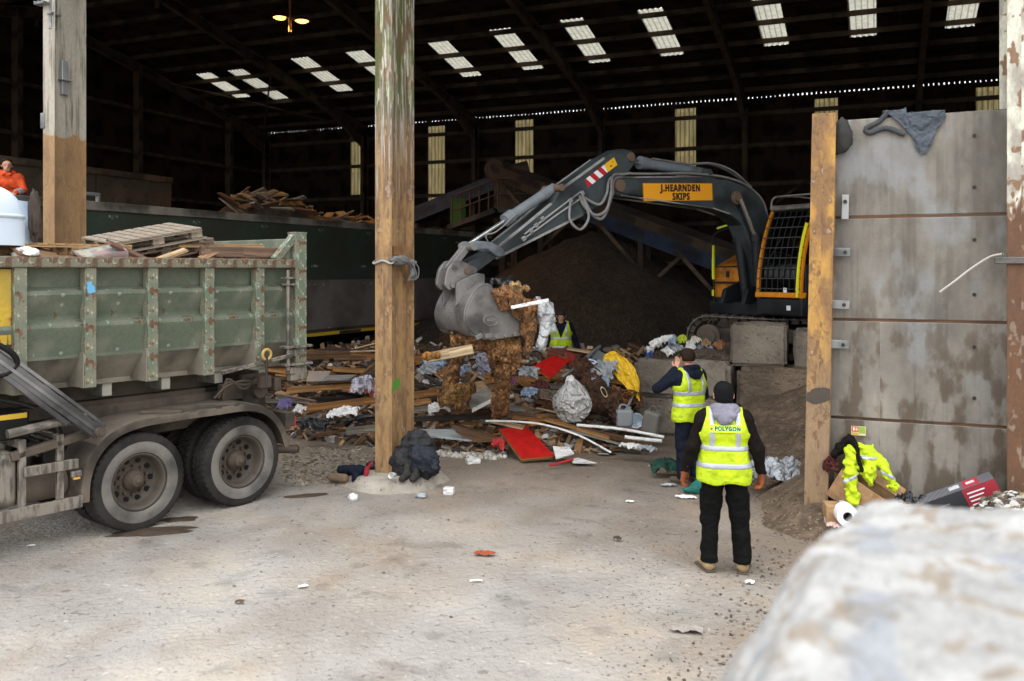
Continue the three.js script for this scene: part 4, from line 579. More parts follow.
  part(t, 'deck', [rspan(-2.3, 0.45, 1.98, 2.22, -1.4, 0.75, 0.03)], M.digBlack);
  part(t, 'engine_cover', [rspan(-2.2, -0.75, 2.2, 3.05, -0.4, 1.0, 0.06), rspan(-2.5, -2.1, 2.1, 2.95, -1.35, 1.0, 0.12)], M.digBlack);
  part(t, 'boom_foot_bracket', [-0.25, 0.25].map((z) => extr([[-0.5, 2.2], [0.7, 2.2], [0.6, 2.45], [0.1, 2.62], [-0.3, 2.6]], 0.08, 0.01).translate(0, 0, z)).concat([pin(-0.05, 2.45, -0.32, 0.32, 0.07)]), M.digBlack);
  { const b = part(t, 'side_box', [extr([[0.0, 2.28], [0.0, 2.86], [-0.75, 3.16], [-0.95, 3.16], [-0.95, 2.28]], 0.82, 0.012).translate(0, 0, 0.62)], M.orange, 'orange tool and tank box'); part(b, 'step_lip', rspan(-0.02, 0.06, 2.545, 2.58, 0.23, 1.01, 0.005), M.digBlack); part(b, 'latch', rspan(0.0, 0.014, 2.66, 2.78, 0.65, 0.73, 0.004), M.digBlack); part(b, 'box_edge', rspan(-0.01, 0.02, 2.85, 2.875, 0.21, 1.03, 0.004), M.digBlack); part(b, 'side_panel', rspan(-0.9, 0.1, 2.25, 2.9, 0.12, 0.2, 0.01), M.orange); }
  part(t, 'guard_rail', [hose([V(0.05, 2.1, 0.98), V(0.06, 2.8, 1.0), V(0.06, 3.45, 1.0), V(0.0, 3.55, 0.88), V(-0.1, 3.62, 0.63)], 0.02, 40)], M.digBlack);
  part(t, 'rail_tape', [rspan(0.035, 0.085, 2.62, 3.28, 0.975, 1.025, 0.01), rspan(0.035, 0.085, 2.3, 2.42, 0.975, 1.025, 0.01), beam(V(0.03, 3.6, 0.93), V(-0.1, 3.7, 0.6), 0.035, 0.035)], std('#d6e021', { roughness: 0.5 }));
  // cab: curved barred front, glass behind, orange corner posts
  const fx = (y) => 0.68 - 0.4 * Math.pow(clamp((y - 2.3) / 1.55), 2.2), z0 = -1.5, z1 = -0.56;
  const cab = part(t, 'cab', [rspan(-1.1, 0.62, 2.2, 2.42, z0, z1, 0.03), rspan(-1.15, -1.05, 2.3, 3.8, z0, z1, 0.03), rspan(-1.1, 0.2, 3.78, 3.86, z0 - 0.02, z1 + 0.02, 0.03), rspan(-0.5, -0.4, 2.4, 3.8, z0, z0 + 0.06, 0.02), rspan(-1.1, 0.6, 2.4, 2.9, z0, z0 + 0.04, 0.02), rspan(-1.1, 0.5, 2.4, 3.1, z1 - 0.04, z1, 0.02)], M.digBlack);
  const ys = [...Array(13).keys()].map((k) => 2.32 + k * 1.5 / 12);
  for (const [z, m] of [[z1 - 0.03, M.orange], [z0 + 0.03, M.orange]]) part(cab, 'corner_post', ys.slice(0, -1).map((y, k) => beam(V(fx(y), y, z), V(fx(ys[k + 1]), ys[k + 1], z), 0.045, 0.05)), m);
  part(cab, 'yellow_handle', ys.slice(0, 10).map((y, k) => beam(V(fx(y) + 0.06, y + 0.02, z0 + 0.06), V(fx(ys[k + 1]) + 0.06, ys[k + 1] + 0.02, z0 + 0.06), 0.035, 0.035)), std('#dfe022', { roughness: 0.5 }));
  part(cab, 'windscreen', sheet(1, 12, (u, v) => V(fx(2.36 + 1.44 * v) - 0.04, 2.36 + 1.44 * v, mix(z0 + 0.06, z1 - 0.06, u))), phys('#7f8a86', { transmission: 1, roughness: 0.12, thickness: 0, specularIntensity: 0.4 }));
  part(cab, 'side_window', [span(-0.4, 0.3, 2.92, 3.74, z0 + 0.01, z0 + 0.018)], phys('#b8c4be', { transmission: 1, roughness: 0.05, thickness: 0 }));
  part(cab, 'side_window', [span(-1.0, 0.3, 3.12, 3.74, z1 - 0.03, z1 - 0.022)], phys('#b8c4be', { transmission: 1, roughness: 0.05, thickness: 0 }));
  for (let k = 0; k < 8; k++) { const y = 2.48 + k * 0.175; part(cab, 'guard_bar', rod(V(fx(y) + 0.05, y, z0 + 0.02), V(fx(y) + 0.05, y, z1 - 0.02), 0.008, 0.008, 6), std('#55524e', { metalness: 0.4 })); }
  for (let k = 1; k < 8; k++) { const z = mix(z0, z1, k / 8); part(cab, 'guard_bar', ys.slice(0, -1).map((y, q) => beam(V(fx(y) + 0.045, y, z), V(fx(ys[q + 1]) + 0.045, ys[q + 1], z), 0.014, 0.014)), M.digBlack); }
  part(cab, 'sill', rspan(0.55, 0.74, 2.33, 2.42, z0, z1, 0.015), M.orange); part(cab, 'front_skirt', rspan(0.3, 0.7, 2.02, 2.32, z0, z1, 0.03), M.digBlack);
  part(cab, 'data_plate', [rspan(0.702, 0.708, 2.12, 2.2, -1.28, -1.2, 0.002), rspan(0.72, 0.73, 2.4, 2.5, -1.22, -1.15, 0.002)], std('#d6d8d8'));
  part(cab, 'roof_guard', [hose([V(0.3, 3.86, z1), V(0.26, 4.05, z1), V(-0.1, 4.12, z1), V(-1.0, 4.12, z1)], 0.018, 24), hose([V(0.3, 3.86, z0), V(0.26, 4.05, z0), V(-0.1, 4.12, z0), V(-1.0, 4.12, z0)], 0.018, 24), rod(V(0.2, 4.1, z0), V(0.2, 4.1, z1), 0.014), rspan(0.05, 0.35, 3.84, 3.93, z0, z1, 0.03)], std('#8b857c', { map: T.grime }));
  part(cab, 'wiper', rod(V(0.62, 2.95, -0.75), V(0.52, 3.35, -0.95), 0.01), M.digBlack);
  part(cab, 'seat', [rbox(0.5, 0.14, 0.5, 0.05, -0.35, 2.72, -0.92), rbox(0.14, 0.7, 0.46, 0.05, -0.6, 3.1, -0.92)], M.black);
  // undercarriage, standing square to the shed
  const uc = new THREE.Group(); uc.name = 'undercarriage'; uc.position.set(-0.4, 0, 0); uc.position.add(V(0.3, 0, 0).applyAxisAngle(UPV, -DIGTURN)); uc.rotation.y = -DIGTURN; t.add(uc);
  part(uc, 'car_body', [rbox(1.2, 0.36, 1.7, 0.06, 0, 1.6, 0)], M.digBlack);
  const L = 1.25, R = 0.36, cyy = 1.62;
  for (const zc of [1.02, -1.02]) {
    const shoes = [], per = 4 * L + 2 * PI * R, N = 42;
    for (let k = 0; k < N; k++) { let s = (k + 0.5) / N * per, x, y, a; if (s < 2 * L) { x = -L + s; y = cyy + R - 0.035 * Math.sin(s / (2 * L) * PI); a = 0; } else if (s < 2 * L + PI * R) { const q = (s - 2 * L) / R; x = L + R * Math.sin(q); y = cyy + R * Math.cos(q); a = -q; } else if (s < 4 * L + PI * R) { x = L - (s - 2 * L - PI * R); y = cyy - R; a = PI; } else { const q = (s - 4 * L - PI * R) / R; x = -L - R * Math.sin(q); y = cyy - R * Math.cos(q); a = PI - q; } shoes.push(rbox(0.165, 0.022, 0.5, 0.005, x, y, zc, 0, 0, a), put(fin(new THREE.BoxGeometry(0.02, 0.03, 0.5)), x - Math.sin(a) * 0.024, y + Math.cos(a) * 0.024, zc, 0, 0, a), put(fin(new THREE.BoxGeometry(0.12, 0.07, 0.16)), x + Math.sin(a) * 0.045, y - Math.cos(a) * 0.045, zc, 0, 0, a)); }
    part(uc, 'crawler_track', shoes, M.track);
    const fr = [rbox(2.3, 0.26, 0.3, 0.05, 0, cyy + 0.02, zc)];
    for (const x of [-L, L]) fr.push(rod(V(x, cyy, zc - 0.2), V(x, cyy, zc + 0.2), R - 0.15, R - 0.15, 30), rod(V(x, cyy, zc - 0.235), V(x, cyy, zc + 0.235), 0.12, 0.13, 24));
    for (const x of [-0.9, -0.45, 0, 0.45, 0.9]) fr.push(rod(V(x, cyy - 0.2, zc - 0.18), V(x, cyy - 0.2, zc + 0.18), 0.11, 0.11, 18));
    part(uc, 'track_frame', fr, M.chassis);
  }
}
// ---- earth platform, dirt banks and heaps
{
  const platform = sheet(110, 90, (u, v) => { const x = mix(-4.6, 4.2, u), z = mix(-23, -15.15, v), e = sstep(-4.6, -3.7, x) * sstep(-23, -21, z); return V(x, -0.05 + e * (1.2 + 0.22 * (fbm(x * 1.6, z * 1.6, 4, 5) - 0.5)), z); });
  solo('earth_platform', 'packed earth platform under the excavator behind the concrete blocks', 'earth', platform, M.soil);
  const bank = (x, z) => { const n = fbm(x * 1.3, z * 1.3, 6, 5) - 0.5, m = fbm(x * 5, z * 5, 9, 4) - 0.5; return -0.1 + 0.9 * sstep(-11.7, -15.2, z + 0.5 * n) * sstep(-3.0, -1.9, x + 0.4 * n) + 0.3 * Math.exp(-(((x + 0.65) / 0.55) ** 2 + ((z + 10.9) / 0.9) ** 2)) + 0.2 * sstep(-1.9, -0.8, x + 0.5 * n) * sstep(-9.2, -11.5, z) + 0.2 * Math.exp(-(((x - 0.05) / 0.75) ** 2 + ((z + 10.15) / 0.5) ** 2)) + 0.16 * n + 0.06 * m; };
  solo('dirt_bank', 'brown crumbly dirt bank rising to the concrete blocks left of the yellow post', 'dirt', sheet(130, 180, (u, v) => { const x = mix(-3.4, 1.1, u), z = mix(-15.2, -9.2, v), s = sstep(1.1, 0.7, x); return V(x, Math.max(-0.12, bank(x, z) * s - (1 - s) * 0.1), z); }), std('#7d6c5a', { map: T.soil, bumpMap: T.crumb, bumpScale: 0.03, roughness: 1 }));
  const C = at(592, 300, 26), heap = sheet(120, 40, (u, v) => { const a = u * 2 * PI, r = v * 7.2, n = fbm(Math.cos(a) * v * 6 + 20, Math.sin(a) * v * 6 + 20, 3, 5) - 0.5; return V(C.x + Math.cos(a) * r, Math.max(-0.1, 4.35 - 0.3 * Math.exp(-v * 8) - 0.62 * r + 0.5 * n), C.z + Math.sin(a) * r); });
  solo('soil_heap', 'tall dark brown soil heap deep in the shed behind the excavator bucket', 'heap', heap, std('#54483c', { map: T.soil, bumpMap: T.crumb, bumpScale: 0.05, roughness: 1 }));
}
// ---- retaining blocks
[['upper concrete block with pale scratches in front of the excavator tracks', -2.33, -1.42, 1.2, 1.92, -15.1, -15.55, 3], ['dark upper concrete block half hidden by the yellow post', -1.3, -0.45, 1.2, 1.84, -14.95, -15.5, 8], ['long concrete block level with the seated rubbish, behind the phoning worker', -3.9, -2.28, 0.64, 1.27, -14.75, -15.5, 13], ['low concrete block at the ground under the long block', -3.86, -2.3, -0.02, 0.63, -14.7, -15.5, 21], ['mud-smeared concrete block half buried in the dirt bank', -2.2, -0.5, 0.5, 1.2, -14.85, -15.6, 34]].forEach(([label, x0, x1, y0, y1, z1, z0, s]) => { const m = solo('concrete_block', label.replace('level with the seated rubbish, ', 'topped with litter '), 'block', rockBox(x1 - x0, y1 - y0, z1 - z0, 0.07, s, 22, 3), s === 34 ? std('#7d6d5c', { map: T.concrete, bumpMap: T.crumb, bumpScale: 0.02 }) : M.block, [(x0 + x1) / 2, (y0 + y1) / 2, (z0 + z1) / 2]); });
// ---- conveyors and screening plant far back
{
  const blue = std('#22304a', { map: T.grime, roughness: 0.7 }), rustm = std('#4d3a2b', { map: T.grime });
  const a = at(500, 168, 29), b = at(765, 264, 21.5), t = thing('belt_conveyor', 'long sloping belt conveyor with a blue frame behind the excavator boom', 'conveyor'), mid = a.clone().lerp(b, 0.4);
  part(t, 'cover', beam(a, b, 1.0, 0.25), rustm); part(t, 'side_frame', [beam(mid.clone().add(V(0, -0.35, 0.5)), b.clone().add(V(0, -0.35, 0.5)), 0.08, 0.5), beam(mid.clone().add(V(0, -0.35, -0.5)), b.clone().add(V(0, -0.35, -0.5)), 0.08, 0.5)], blue);
  part(t, 'side_frame', beam(a.clone().add(V(0, -0.25, 0.5)), mid.clone().add(V(0, -0.25, 0.5)), 0.08, 0.35), rustm);
  part(t, 'head_drum', rod(a.clone().add(V(0, -0.1, -0.5)), a.clone().add(V(0, -0.1, 0.5)), 0.35, 0.35, 20), rustm);
  for (const f of [0.22, 0.62, 0.9]) { const p = a.clone().lerp(b, f); part(t, 'leg', [beam(p.clone().add(V(0, -0.4, 0.45)), V(p.x, 0, p.z + 0.45), 0.14, 0.14), beam(p.clone().add(V(0, -0.4, -0.45)), V(p.x, 0, p.z - 0.45), 0.14, 0.14)], M.shedSteel); part(t, 'strut', [beam(p.clone().add(V(-1.3, 0.05, 0.45)), V(p.x, p.y - 1.4, p.z + 0.45), 0.1, 0.1), beam(p.clone().add(V(1.2, -0.9, 0.45)), V(p.x, p.y - 2, p.z + 0.45), 0.1, 0.1)], M.shedSteel); }
  const c = at(416, 217, 31), d = at(503, 182, 29.5), s = thing('screening_plant', 'dark blue screening plant with a railed walkway behind the open trailer', 'machine');
  part(s, 'feed_belt', [beam(c, d, 0.9, 0.5)], blue);
  part(s, 'drive_box', [box(1.5, 1.6, 1.3, d.x + 0.5, d.y - 0.7, d.z, 0, YAW, 0)], M.shedSteel); part(s, 'drum_housing', [rod(at(505, 180, 29), at(530, 174, 29), 0.45, 0.45, 20)], M.shedSteel);
  const w0 = at(452, 228, 28.5), w1 = at(498, 211, 28), w2 = at(515, 211, 28); part(s, 'walkway', [beam(w0, w1, 0.8, 0.16), beam(w1, w2, 0.8, 0.16)], std('#4d463d', { map: T.grime }));
  const rails = []; for (let k = 0; k <= 5; k++) { const p = w0.clone().lerp(w1, k / 5); rails.push(rod(p, p.clone().add(V(0, 1.05, 0)), 0.025, 0.025, 6)); } for (const h of [0.55, 1.05]) rails.push(rod(w0.clone().add(V(0, h, 0)), w1.clone().add(V(0, h, 0)), 0.025, 0.025, 6), rod(w1.clone().add(V(0, h, 0)), w2.clone().add(V(0.9, h, 0)), 0.025, 0.025, 6)); for (const p of [w2, w2.clone().add(V(0.5, 0, 0)), w2.clone().add(V(0.9, 0, 0))]) rails.push(rod(p, p.clone().add(V(0, 1.05, 0)), 0.025, 0.025, 6));
  part(s, 'handrail', rails, M.shedSteel); part(s, 'green_guard', [box(0.5, 1.0, 0.3, at(458, 214, 28.8).x, at(458, 214, 28.8).y, at(458, 214, 28.8).z, 0, YAW, 0)], std('#3f6b2a', { map: T.grime }));
  for (const p of [c, d, w2]) part(s, 'leg', [beam(V(p.x, p.y - 0.2, p.z), V(p.x, 0, p.z), 0.2, 0.2)], M.shedSteel);
}
// ---- pair of warm floodlights under the roof
{
  const p = at(290, 22, 26.5), t = thing('floodlight', 'pair of warm glowing floodlights hanging under the dark roof on the left', 'lamp', p.toArray(), YAW);
  const glow = std('#8a6a40', { emissive: new THREE.Color('#ffb050'), emissiveIntensity: 2.4 });
  part(t, 'bracket', [rod(V(-0.3, 0.15, 0), V(0.35, 0.05, 0), 0.03), rod(V(0, 0.1, 0), V(0, roofY(p.z) - p.y - 0.1, 0), 0.035), rod(V(0, 0.15, 0), V(0, -0.3, 0), 0.05)], std('#8a6a45', { metalness: 0.4, roughness: 0.5 }));
  for (const [x, y] of [[-0.3, 0.13], [0.36, 0.03]]) { part(t, 'lamp_shade', [lathe([[0.06, 0.12], [0.16, 0.08], [0.23, 0.0]], 24).translate(x, y, 0)], M.darkSteel); part(t, 'lamp_lens', [lathe([[0, -0.055], [0.12, -0.045], [0.2, 0]], 24).translate(x, y, 0)], glow); const l = new THREE.SpotLight('#ffb866', 22, 0, 1.1, 0.6); l.position.copy(p).add(V(x * cy, y - 0.1, -x * sy)); l.target.position.set(l.position.x, 0, l.position.z); l.castShadow = true; scene.add(l, l.target); }
}

// ================================================================ the rubbish heap under the bucket
const FRONTLINE = [[-11.5, -13.2], [-9.6, -12.7], [-8.4, -12.3], [-7.6, -12.4], [-6.7, -12.2], [-5.7, -12.45], [-5.1, -12.6], [-4.6, -13.1], [-3.9, -13.0], [-3.3, -13.6]];
const frontZ = (x) => { for (let i = 0; i + 1 < FRONTLINE.length; i++) if (x <= FRONTLINE[i + 1][0]) return mix(FRONTLINE[i][1], FRONTLINE[i + 1][1], clamp((x - FRONTLINE[i][0]) / (FRONTLINE[i + 1][0] - FRONTLINE[i][0]))); return -13.6; };
function moundY(x, z) { const d = frontZ(x) - z, side = sstep(-12.2, -11, x) * sstep(-3.6, -4.4, x), n = fbm(x * 1.1 + 3, z * 1.1, 8, 4) - 0.5, m = fbm(x * 4, z * 4, 2, 3) - 0.5; return -0.06 + side * (1.22 * sstep(-0.5, 3.5, d + 0.5 * n) * sstep(5.2, 3.9, d) + (0.4 * n + 0.18 * m) * sstep(0, 1, d) * sstep(5.2, 4, d)); }
solo('rubbish_mound', 'dark brown earthy core of the mixed rubbish heap under the excavator bucket', 'heap', sheet(200, 120, (u, v) => { const x = mix(-12.3, -3.5, u), z = mix(-18.4, -11.8, v); return V(x, moundY(x, z), z); }), std('#574737', { map: T.soil, bumpMap: T.crumb, bumpScale: 0.06, roughness: 1 }));
function onHeap(px, py, lift = 0) { const r = ray(px, py); for (let k = 9; k < 19; k += 0.03) { const x = r.x * k, y = EYE + r.y * k, z = r.z * k; if (y <= Math.max(moundY(x, z), groundY(x, z)) + lift) return V(x, y, z); } return at(px, py, 16); }
const hp = (q) => Array.isArray(q) ? (q.length > 2 ? at(...q) : onHeap(q[0], q[1], 0.08)) : q;
const mW = (c, o) => std(c, { map: T.wood, bumpMap: T.rough, bumpScale: 0.0015, roughness: 0.9, ...o });
const W_ = { tan: mW('#b5854f'), pale: mW('#d2bc98'), brown: mW('#7c5b40'), dark: mW('#3f342b'), grey: mW('#8f8980'), red: mW('#8d4a32'), honey: mW('#a8763f') };
function plankAt(name, label, cat, a, b, w, h, wood, roll = 0, group) {
  a = hp(a); b = hp(b); const d = b.clone().sub(a), l = d.length(), m = solo(name, label, cat, plankG(l, w, h, Math.floor(rnd() * 99)), wood, [0, 0, 0], [0, 0, 0], group);
  m.position.copy(a).add(b).multiplyScalar(0.5); m.quaternion.setFromUnitVectors(V(1, 0, 0), d.normalize()).multiply(new THREE.Quaternion().setFromAxisAngle(V(1, 0, 0), roll)); return m;
}
function slab(c, t) { // plate through four corners
  const n = c[1].clone().sub(c[0]).cross(c[3].clone().sub(c[0])).normalize().multiplyScalar(t); if (n.y < 0) n.negate(); const f = (u, v) => c[0].clone().lerp(c[1], u).lerp(c[3].clone().lerp(c[2], u), v);
  const top = sheet(8, 8, f), bot = sheet(8, 8, (u, v) => f(u, v).sub(n)), rim = sheet(32, 1, (u, v) => { const k = u * 4 % 4, e = Math.floor(k) % 4, q = k - Math.floor(k), p = e === 0 ? f(q, 0) : e === 1 ? f(1, q) : e === 2 ? f(1 - q, 1) : f(0, 1 - q); return v ? p.sub(n) : p; });
  return { top, body: join([bot, rim]) };
}
function crumple(w, d, h, s, n = 26) { return sheet(n, n, (u, v) => { const x = u - 0.5, z = v - 0.5, q = fbm(u * 3.2 + s, v * 3.2, s, 4), r = 1 - Math.abs(2 * fbm(u * 5 + s, v * 5, s + 9, 3) - 1) * 2.4, e = 1 - 0.35 * fbm(Math.atan2(z, x) * 1.5 + s, s, 3, 3); return V(x * w * e, h * (0.6 * q + 0.4 * r) * (1.15 - 1.3 * (x * x + z * z)), z * d * e); }); }
function rag(name, label, cat, p, w, d, h, m, s, rot = [0, 0, 0], group) { p = hp(p); return solo(name, label, cat, crumple(w, d, h, s), m, [p.x, p.y, p.z], rot, group); }
const PL = { white: std('#dcdad5', { roughness: 0.45, bumpMap: T.folds, bumpScale: 0.02 }), grey: std('#9b9ea0', { roughness: 0.5, bumpMap: T.folds, bumpScale: 0.02 }), blue: std('#8fa0b4', { roughness: 0.5, bumpMap: T.folds, bumpScale: 0.02 }), black: std('#1c1c1e', { roughness: 0.4, bumpMap: T.folds, bumpScale: 0.02 }), purple: std('#6e6390', { roughness: 0.5 }), red: std('#b02c2a', { roughness: 0.6 }), green: std('#1f4a3a', { map: T.cloth, bumpMap: T.folds, bumpScale: 0.02, roughness: 0.95 }), card: std('#a98a66', { map: T.fine }), steel: std('#9aa0a3', { map: T.grime, metalness: 0.4, roughness: 0.5 }) };
// ---- timbers
[['long pair of brown joists lying across the back of the left timbers', [300, 356, 17.5], [350, 353.5, 17.6], 0.16, 0.13, W_.brown], ['brown joist end continuing behind the middle column', [351, 355, 17.4], [424, 361, 17], 0.16, 0.13, W_.honey],
 ['thin pale batten resting on the long back joists', [350, 351, 17.3], [384, 350.5, 17.2], 0.05, 0.03, W_.pale], ['dark thin board under the pale batten', [316, 350, 17.7], [384, 349.5, 17.6], 0.14, 0.03, W_.dark], ['pale slat slanting up beside the middle column', [356, 349, 17.6], [384, 341, 17.5], 0.07, 0.03, W_.pale],
 ['tan scaffold board lying just behind the lorry tail', [287, 391, 15.4], [354, 384, 15.4], 0.2, 0.09, W_.tan], ['long thick tan beam running behind the middle column', [292, 409.5, 14.5], [437, 391.5, 14.7], 0.14, 0.12, W_.honey], ['short tan offcut under the long thick beam right of the column', [412, 404, 14.4], [431, 401, 14.4], 0.14, 0.1, W_.tan],
 ['brown post sloping down behind the middle column', [358, 381, 15.6], [384, 360, 16], 0.14, 0.12, W_.brown], ['second brown post leaning close to the first behind the column', [367, 381, 15.4], [388, 364, 15.6], 0.12, 0.1, W_.dark], ['brown stub of timber below the grey metal sheets', [343, 389, 15.2], [358, 388, 15.2], 0.12, 0.08, W_.tan],
 ['grey timber rail in front of the bags left of the column', [345, 432, 14.0], [384, 427, 14.0], 0.11, 0.12, W_.grey], ['dark thin lath lying left of the grey timber rail', [311, 436, 14.3], [346, 430, 14.3], 0.07, 0.04, W_.brown], ['grey squared timber end right of the column', [410, 411, 14.3], [432, 408, 14.3], 0.1, 0.1, W_.grey],
 ['long blackened pole lying across the heap right of the column', [408, 418, 14.0], [502, 416.5, 14.2], 0.08, 0.08, W_.dark], ['broad pale plank with orange foam on its left end, below the bucket', [425, 358.5, 12.15], [474, 349, 12.05], 0.14, 0.04, W_.pale], ['grey weathered board leaning at the right side of the column', [416, 381, 14.6], [434, 361, 14.8], 0.14, 0.03, W_.grey],
 ['dark frame strip below the grey leaning board', [424, 375, 14.5], [445, 386, 14.4], 0.06, 0.06, W_.dark], ['crossed pale stick at the foot of the heap right of the column', [419, 440, 13.9], [437, 421, 14.2], 0.08, 0.03, W_.pale], ['splintered brown board behind the red front board', [455, 424, 13.9], [500, 440, 13.6], 0.22, 0.03, W_.brown],
 ['pale plank touching the top edge of the red front board', [491, 420.5, 13.6], [524, 428, 13.4], 0.12, 0.05, W_.pale], ['thick split plank pointing down right of the white sack', [546, 405, 14.6], [580, 421, 14.2], 0.2, 0.08, W_.honey], ['brown lath rising left of the split plank', [527, 412, 14.6], [546, 397, 15], 0.1, 0.03, W_.brown],
 ['long brown lath across the middle of the heap', [500, 413, 14.2], [560, 419, 14.2], 0.08, 0.05, W_.brown], ['second brown lath just below the long one', [512, 418, 14.1], [575, 421, 14.1], 0.09, 0.04, W_.honey], ['long dark plank at the front right of the heap', [556, 424, 13.9], [652, 446, 13.6], 0.16, 0.04, W_.brown], ['grey plank along the very front of the heap at right', [570, 430, 13.6], [640, 449, 13.4], 0.18, 0.04, W_.grey],
 ['tan plank between the two white plastic pipes', [545, 420, 13.9], [610, 437, 13.6], 0.14, 0.05, W_.tan], ['short brown stake in front of the canisters', [590, 424, 14], [648, 432, 13.9], 0.08, 0.05, W_.brown], ['arched brown veneer board at the top of the heap before the far worker', [549, 351, 15.7], [592, 352, 15.6], 0.3, 0.04, W_.red], ['pale crust of board on the top edge of the heap', [566, 348.5, 15.5], [594, 352.5, 15.4], 0.12, 0.04, W_.pale],
 ['brown stick beside the brown insulation at left', [497, 402, 14], [503, 412, 13.9], 0.06, 0.03, W_.pale], ['short tan stake in the pale rubble', [462, 412, 14], [470, 402, 14.1], 0.06, 0.04, W_.tan], ['orange-brown broken panel strip right of the insulation', [521, 381, 15], [537, 391, 14.8], 0.14, 0.05, W_.honey], ['thin white-edged strip under the split plank', [536, 408, 14.2], [560, 413, 14.1], 0.05, 0.02, W_.pale],
].forEach(([l, a, b, w, h, wood]) => plankAt('timber_plank', l, 'plank', a, b, w, h, wood, /broad|leaning|weathered/.test(l) ? 1.2 : rr(-0.25, 0.25)));
// planks whose place alone tells them apart: grouped
[['left', 296, 380, 372, 424, 15], ['middle', 418, 500, 378, 434, 14], ['right', 500, 640, 385, 440, 14]].forEach(([where, x0, x1, y0, y1], zi) => { for (let i = 0; i < 15; i++) { const [tn, w] = [['tan', W_.tan], ['pale', W_.pale], ['brown', W_.brown], ['dark', W_.dark], ['grey', W_.grey]][i % 5], p = onHeap(rr(x0, x1), rr(y0, y1), 0.05), l = rr(0.35, 0.95), a = rr(0, PI), t = rr(-0.3, 0.3); const d = V(Math.cos(a) * l / 2, Math.sin(t) * l / 2, Math.sin(a) * l / 2); const nm = where === 'left' ? 'left of the middle column' : where === 'middle' ? 'under the bucket' : 'around the white sack'; plankAt('broken_lath', 'short ' + tn + ' broken lath in the rubbish ' + nm, 'lath', p.clone().sub(d), p.clone().add(d), rr(0.05, 0.13), rr(0.02, 0.05), w, rr(-0.6, 0.6), 'broken ' + tn + ' laths ' + nm); } });
// long timbers strewn one over another, alike but for tone
for (let i = 0; i < 46; i++) { const [tn, w] = [['tan', W_.tan], ['dark', W_.dark], ['honey-brown', W_.honey], ['brown', W_.brown], ['grey', W_.grey]][i % 5], z3 = i % 3, px = z3 === 0 ? rr(296, 376) : z3 === 1 ? rr(418, 510) : rr(510, 630), p = onHeap(px, z3 === 0 ? rr(352, 428) : rr(372, 432), 0.08), l = rr(0.9, z3 === 0 ? 2.4 : 1.8), a = YAW + rr(-0.35, 0.35) + (i % 4 === 0 ? rr(-0.8, 0.8) : 0), t = rr(-0.14, 0.14), d = V(Math.cos(a) * l / 2, Math.sin(t) * l / 2, -Math.sin(a) * l / 2), nm = ['left of the middle column', 'right of the middle column', 'round the white sack'][z3]; plankAt('long_timber', 'long ' + tn + ' timber strewn ' + nm + ' in the heap', 'timber', p.clone().sub(d), p.clone().add(d), rr(0.1, 0.2), rr(0.04, 0.11), w, rr(-0.5, 0.5), 'long ' + tn + ' timbers ' + nm); }
// ---- pipes and bars
solo('plastic_pipe', 'bowed white plastic pipe curving over the red board to the ground', 'pipe', hose([[486, 421, 13.5], [515, 421.5, 13.3], [545, 425, 13.15], [580, 436, 12.95], [611, 452.5, 12.85]].map((p) => at(...p)), 0.016, 40, 8), PL.white);
solo('plastic_pipe', 'straight white plastic pipe at the front right of the heap', 'pipe', hose([[577, 425, 13.75], [620, 429, 13.5], [664, 437, 13.3]].map((p) => at(...p)), 0.024, 20, 8), PL.white);
solo('plastic_pipe', 'short white guttering piece ending near the phoning worker', 'pipe', hose([[625, 437, 13.4], [645, 439.5, 13.3], [662, 441, 13.2]].map((p) => at(...p)), 0.03, 12, 8), PL.white);
solo('metal_pole', 'thin pale metal pole slanting up from the white sack', 'pole', hose([[562, 378, 14.6], [580, 363, 14.9], [600, 346, 15.2]].map((p) => at(...p)), 0.03, 12, 8), PL.steel);
solo('metal_pole', 'dark thin pipe lying left of the middle column', 'pipe', rod(at(344, 421, 14.1), at(384, 414, 14.2), 0.04), PL.black);
solo('metal_pole', 'bent grey rod leaning on the canister', 'rod', rod(at(626, 410, 14.1), at(637, 387, 14.6), 0.02), PL.steel);
[['upper', 394, 401], ['lower', 399, 405]].forEach(([w, y0, y1]) => solo('metal_bar', w + ' thin rusty bar lying behind the lorry tail', 'bar', rod(at(276, y0, 14.6), at(316, y1, 14.6), 0.018), M.pin));
// ---- plates and boards
function plate(name, label, cat, corners, t, m, em, labelTop) { const c = corners.map((q) => hp(q)), o = c.reduce((s, p) => s.add(p), V(0, 0, 0)).multiplyScalar(0.25), s = slab(c.map((p) => p.clone().sub(o)), t), g = thing(name, label, cat, o.toArray()); part(g, 'face', s.top, m, labelTop); part(g, 'core', s.body, em); return g; }
const RED = std('#bd0f07', { map: T.fine, roughness: 0.55 }), ply = std('#a67c46', { map: T.wood });
plate('red_board', 'bright red painted board lying flat at the front of the heap', 'board', [[499, 429, 13.35], [526, 425.5, 13.5], [555, 456, 12.75], [522, 459, 12.65]], 0.05, RED, ply, 'bright red face');
plate('red_board', 'bright red square panel tilted high in the heap near the far worker', 'board', [[533, 366, 14.8], [553, 355, 15.2], [570, 360, 15.1], [550, 379, 14.6]], 0.03, RED, ply);
plate('red_strip', 'narrow red strip beside the tilted red panel', 'strip', [[566, 352, 15.3], [574, 354, 15.3], [577, 372, 15.0], [570, 366, 15.0]], 0.04, std('#8d2219', { map: T.fine }), ply);
plate('metal_sheet', 'grey-blue metal sheet behind the container tail post', 'sheet', [[309, 371, 15.8], [331, 371, 15.9], [325, 381, 15.3], [306, 381, 15.3]], 0.01, PL.steel, PL.steel);
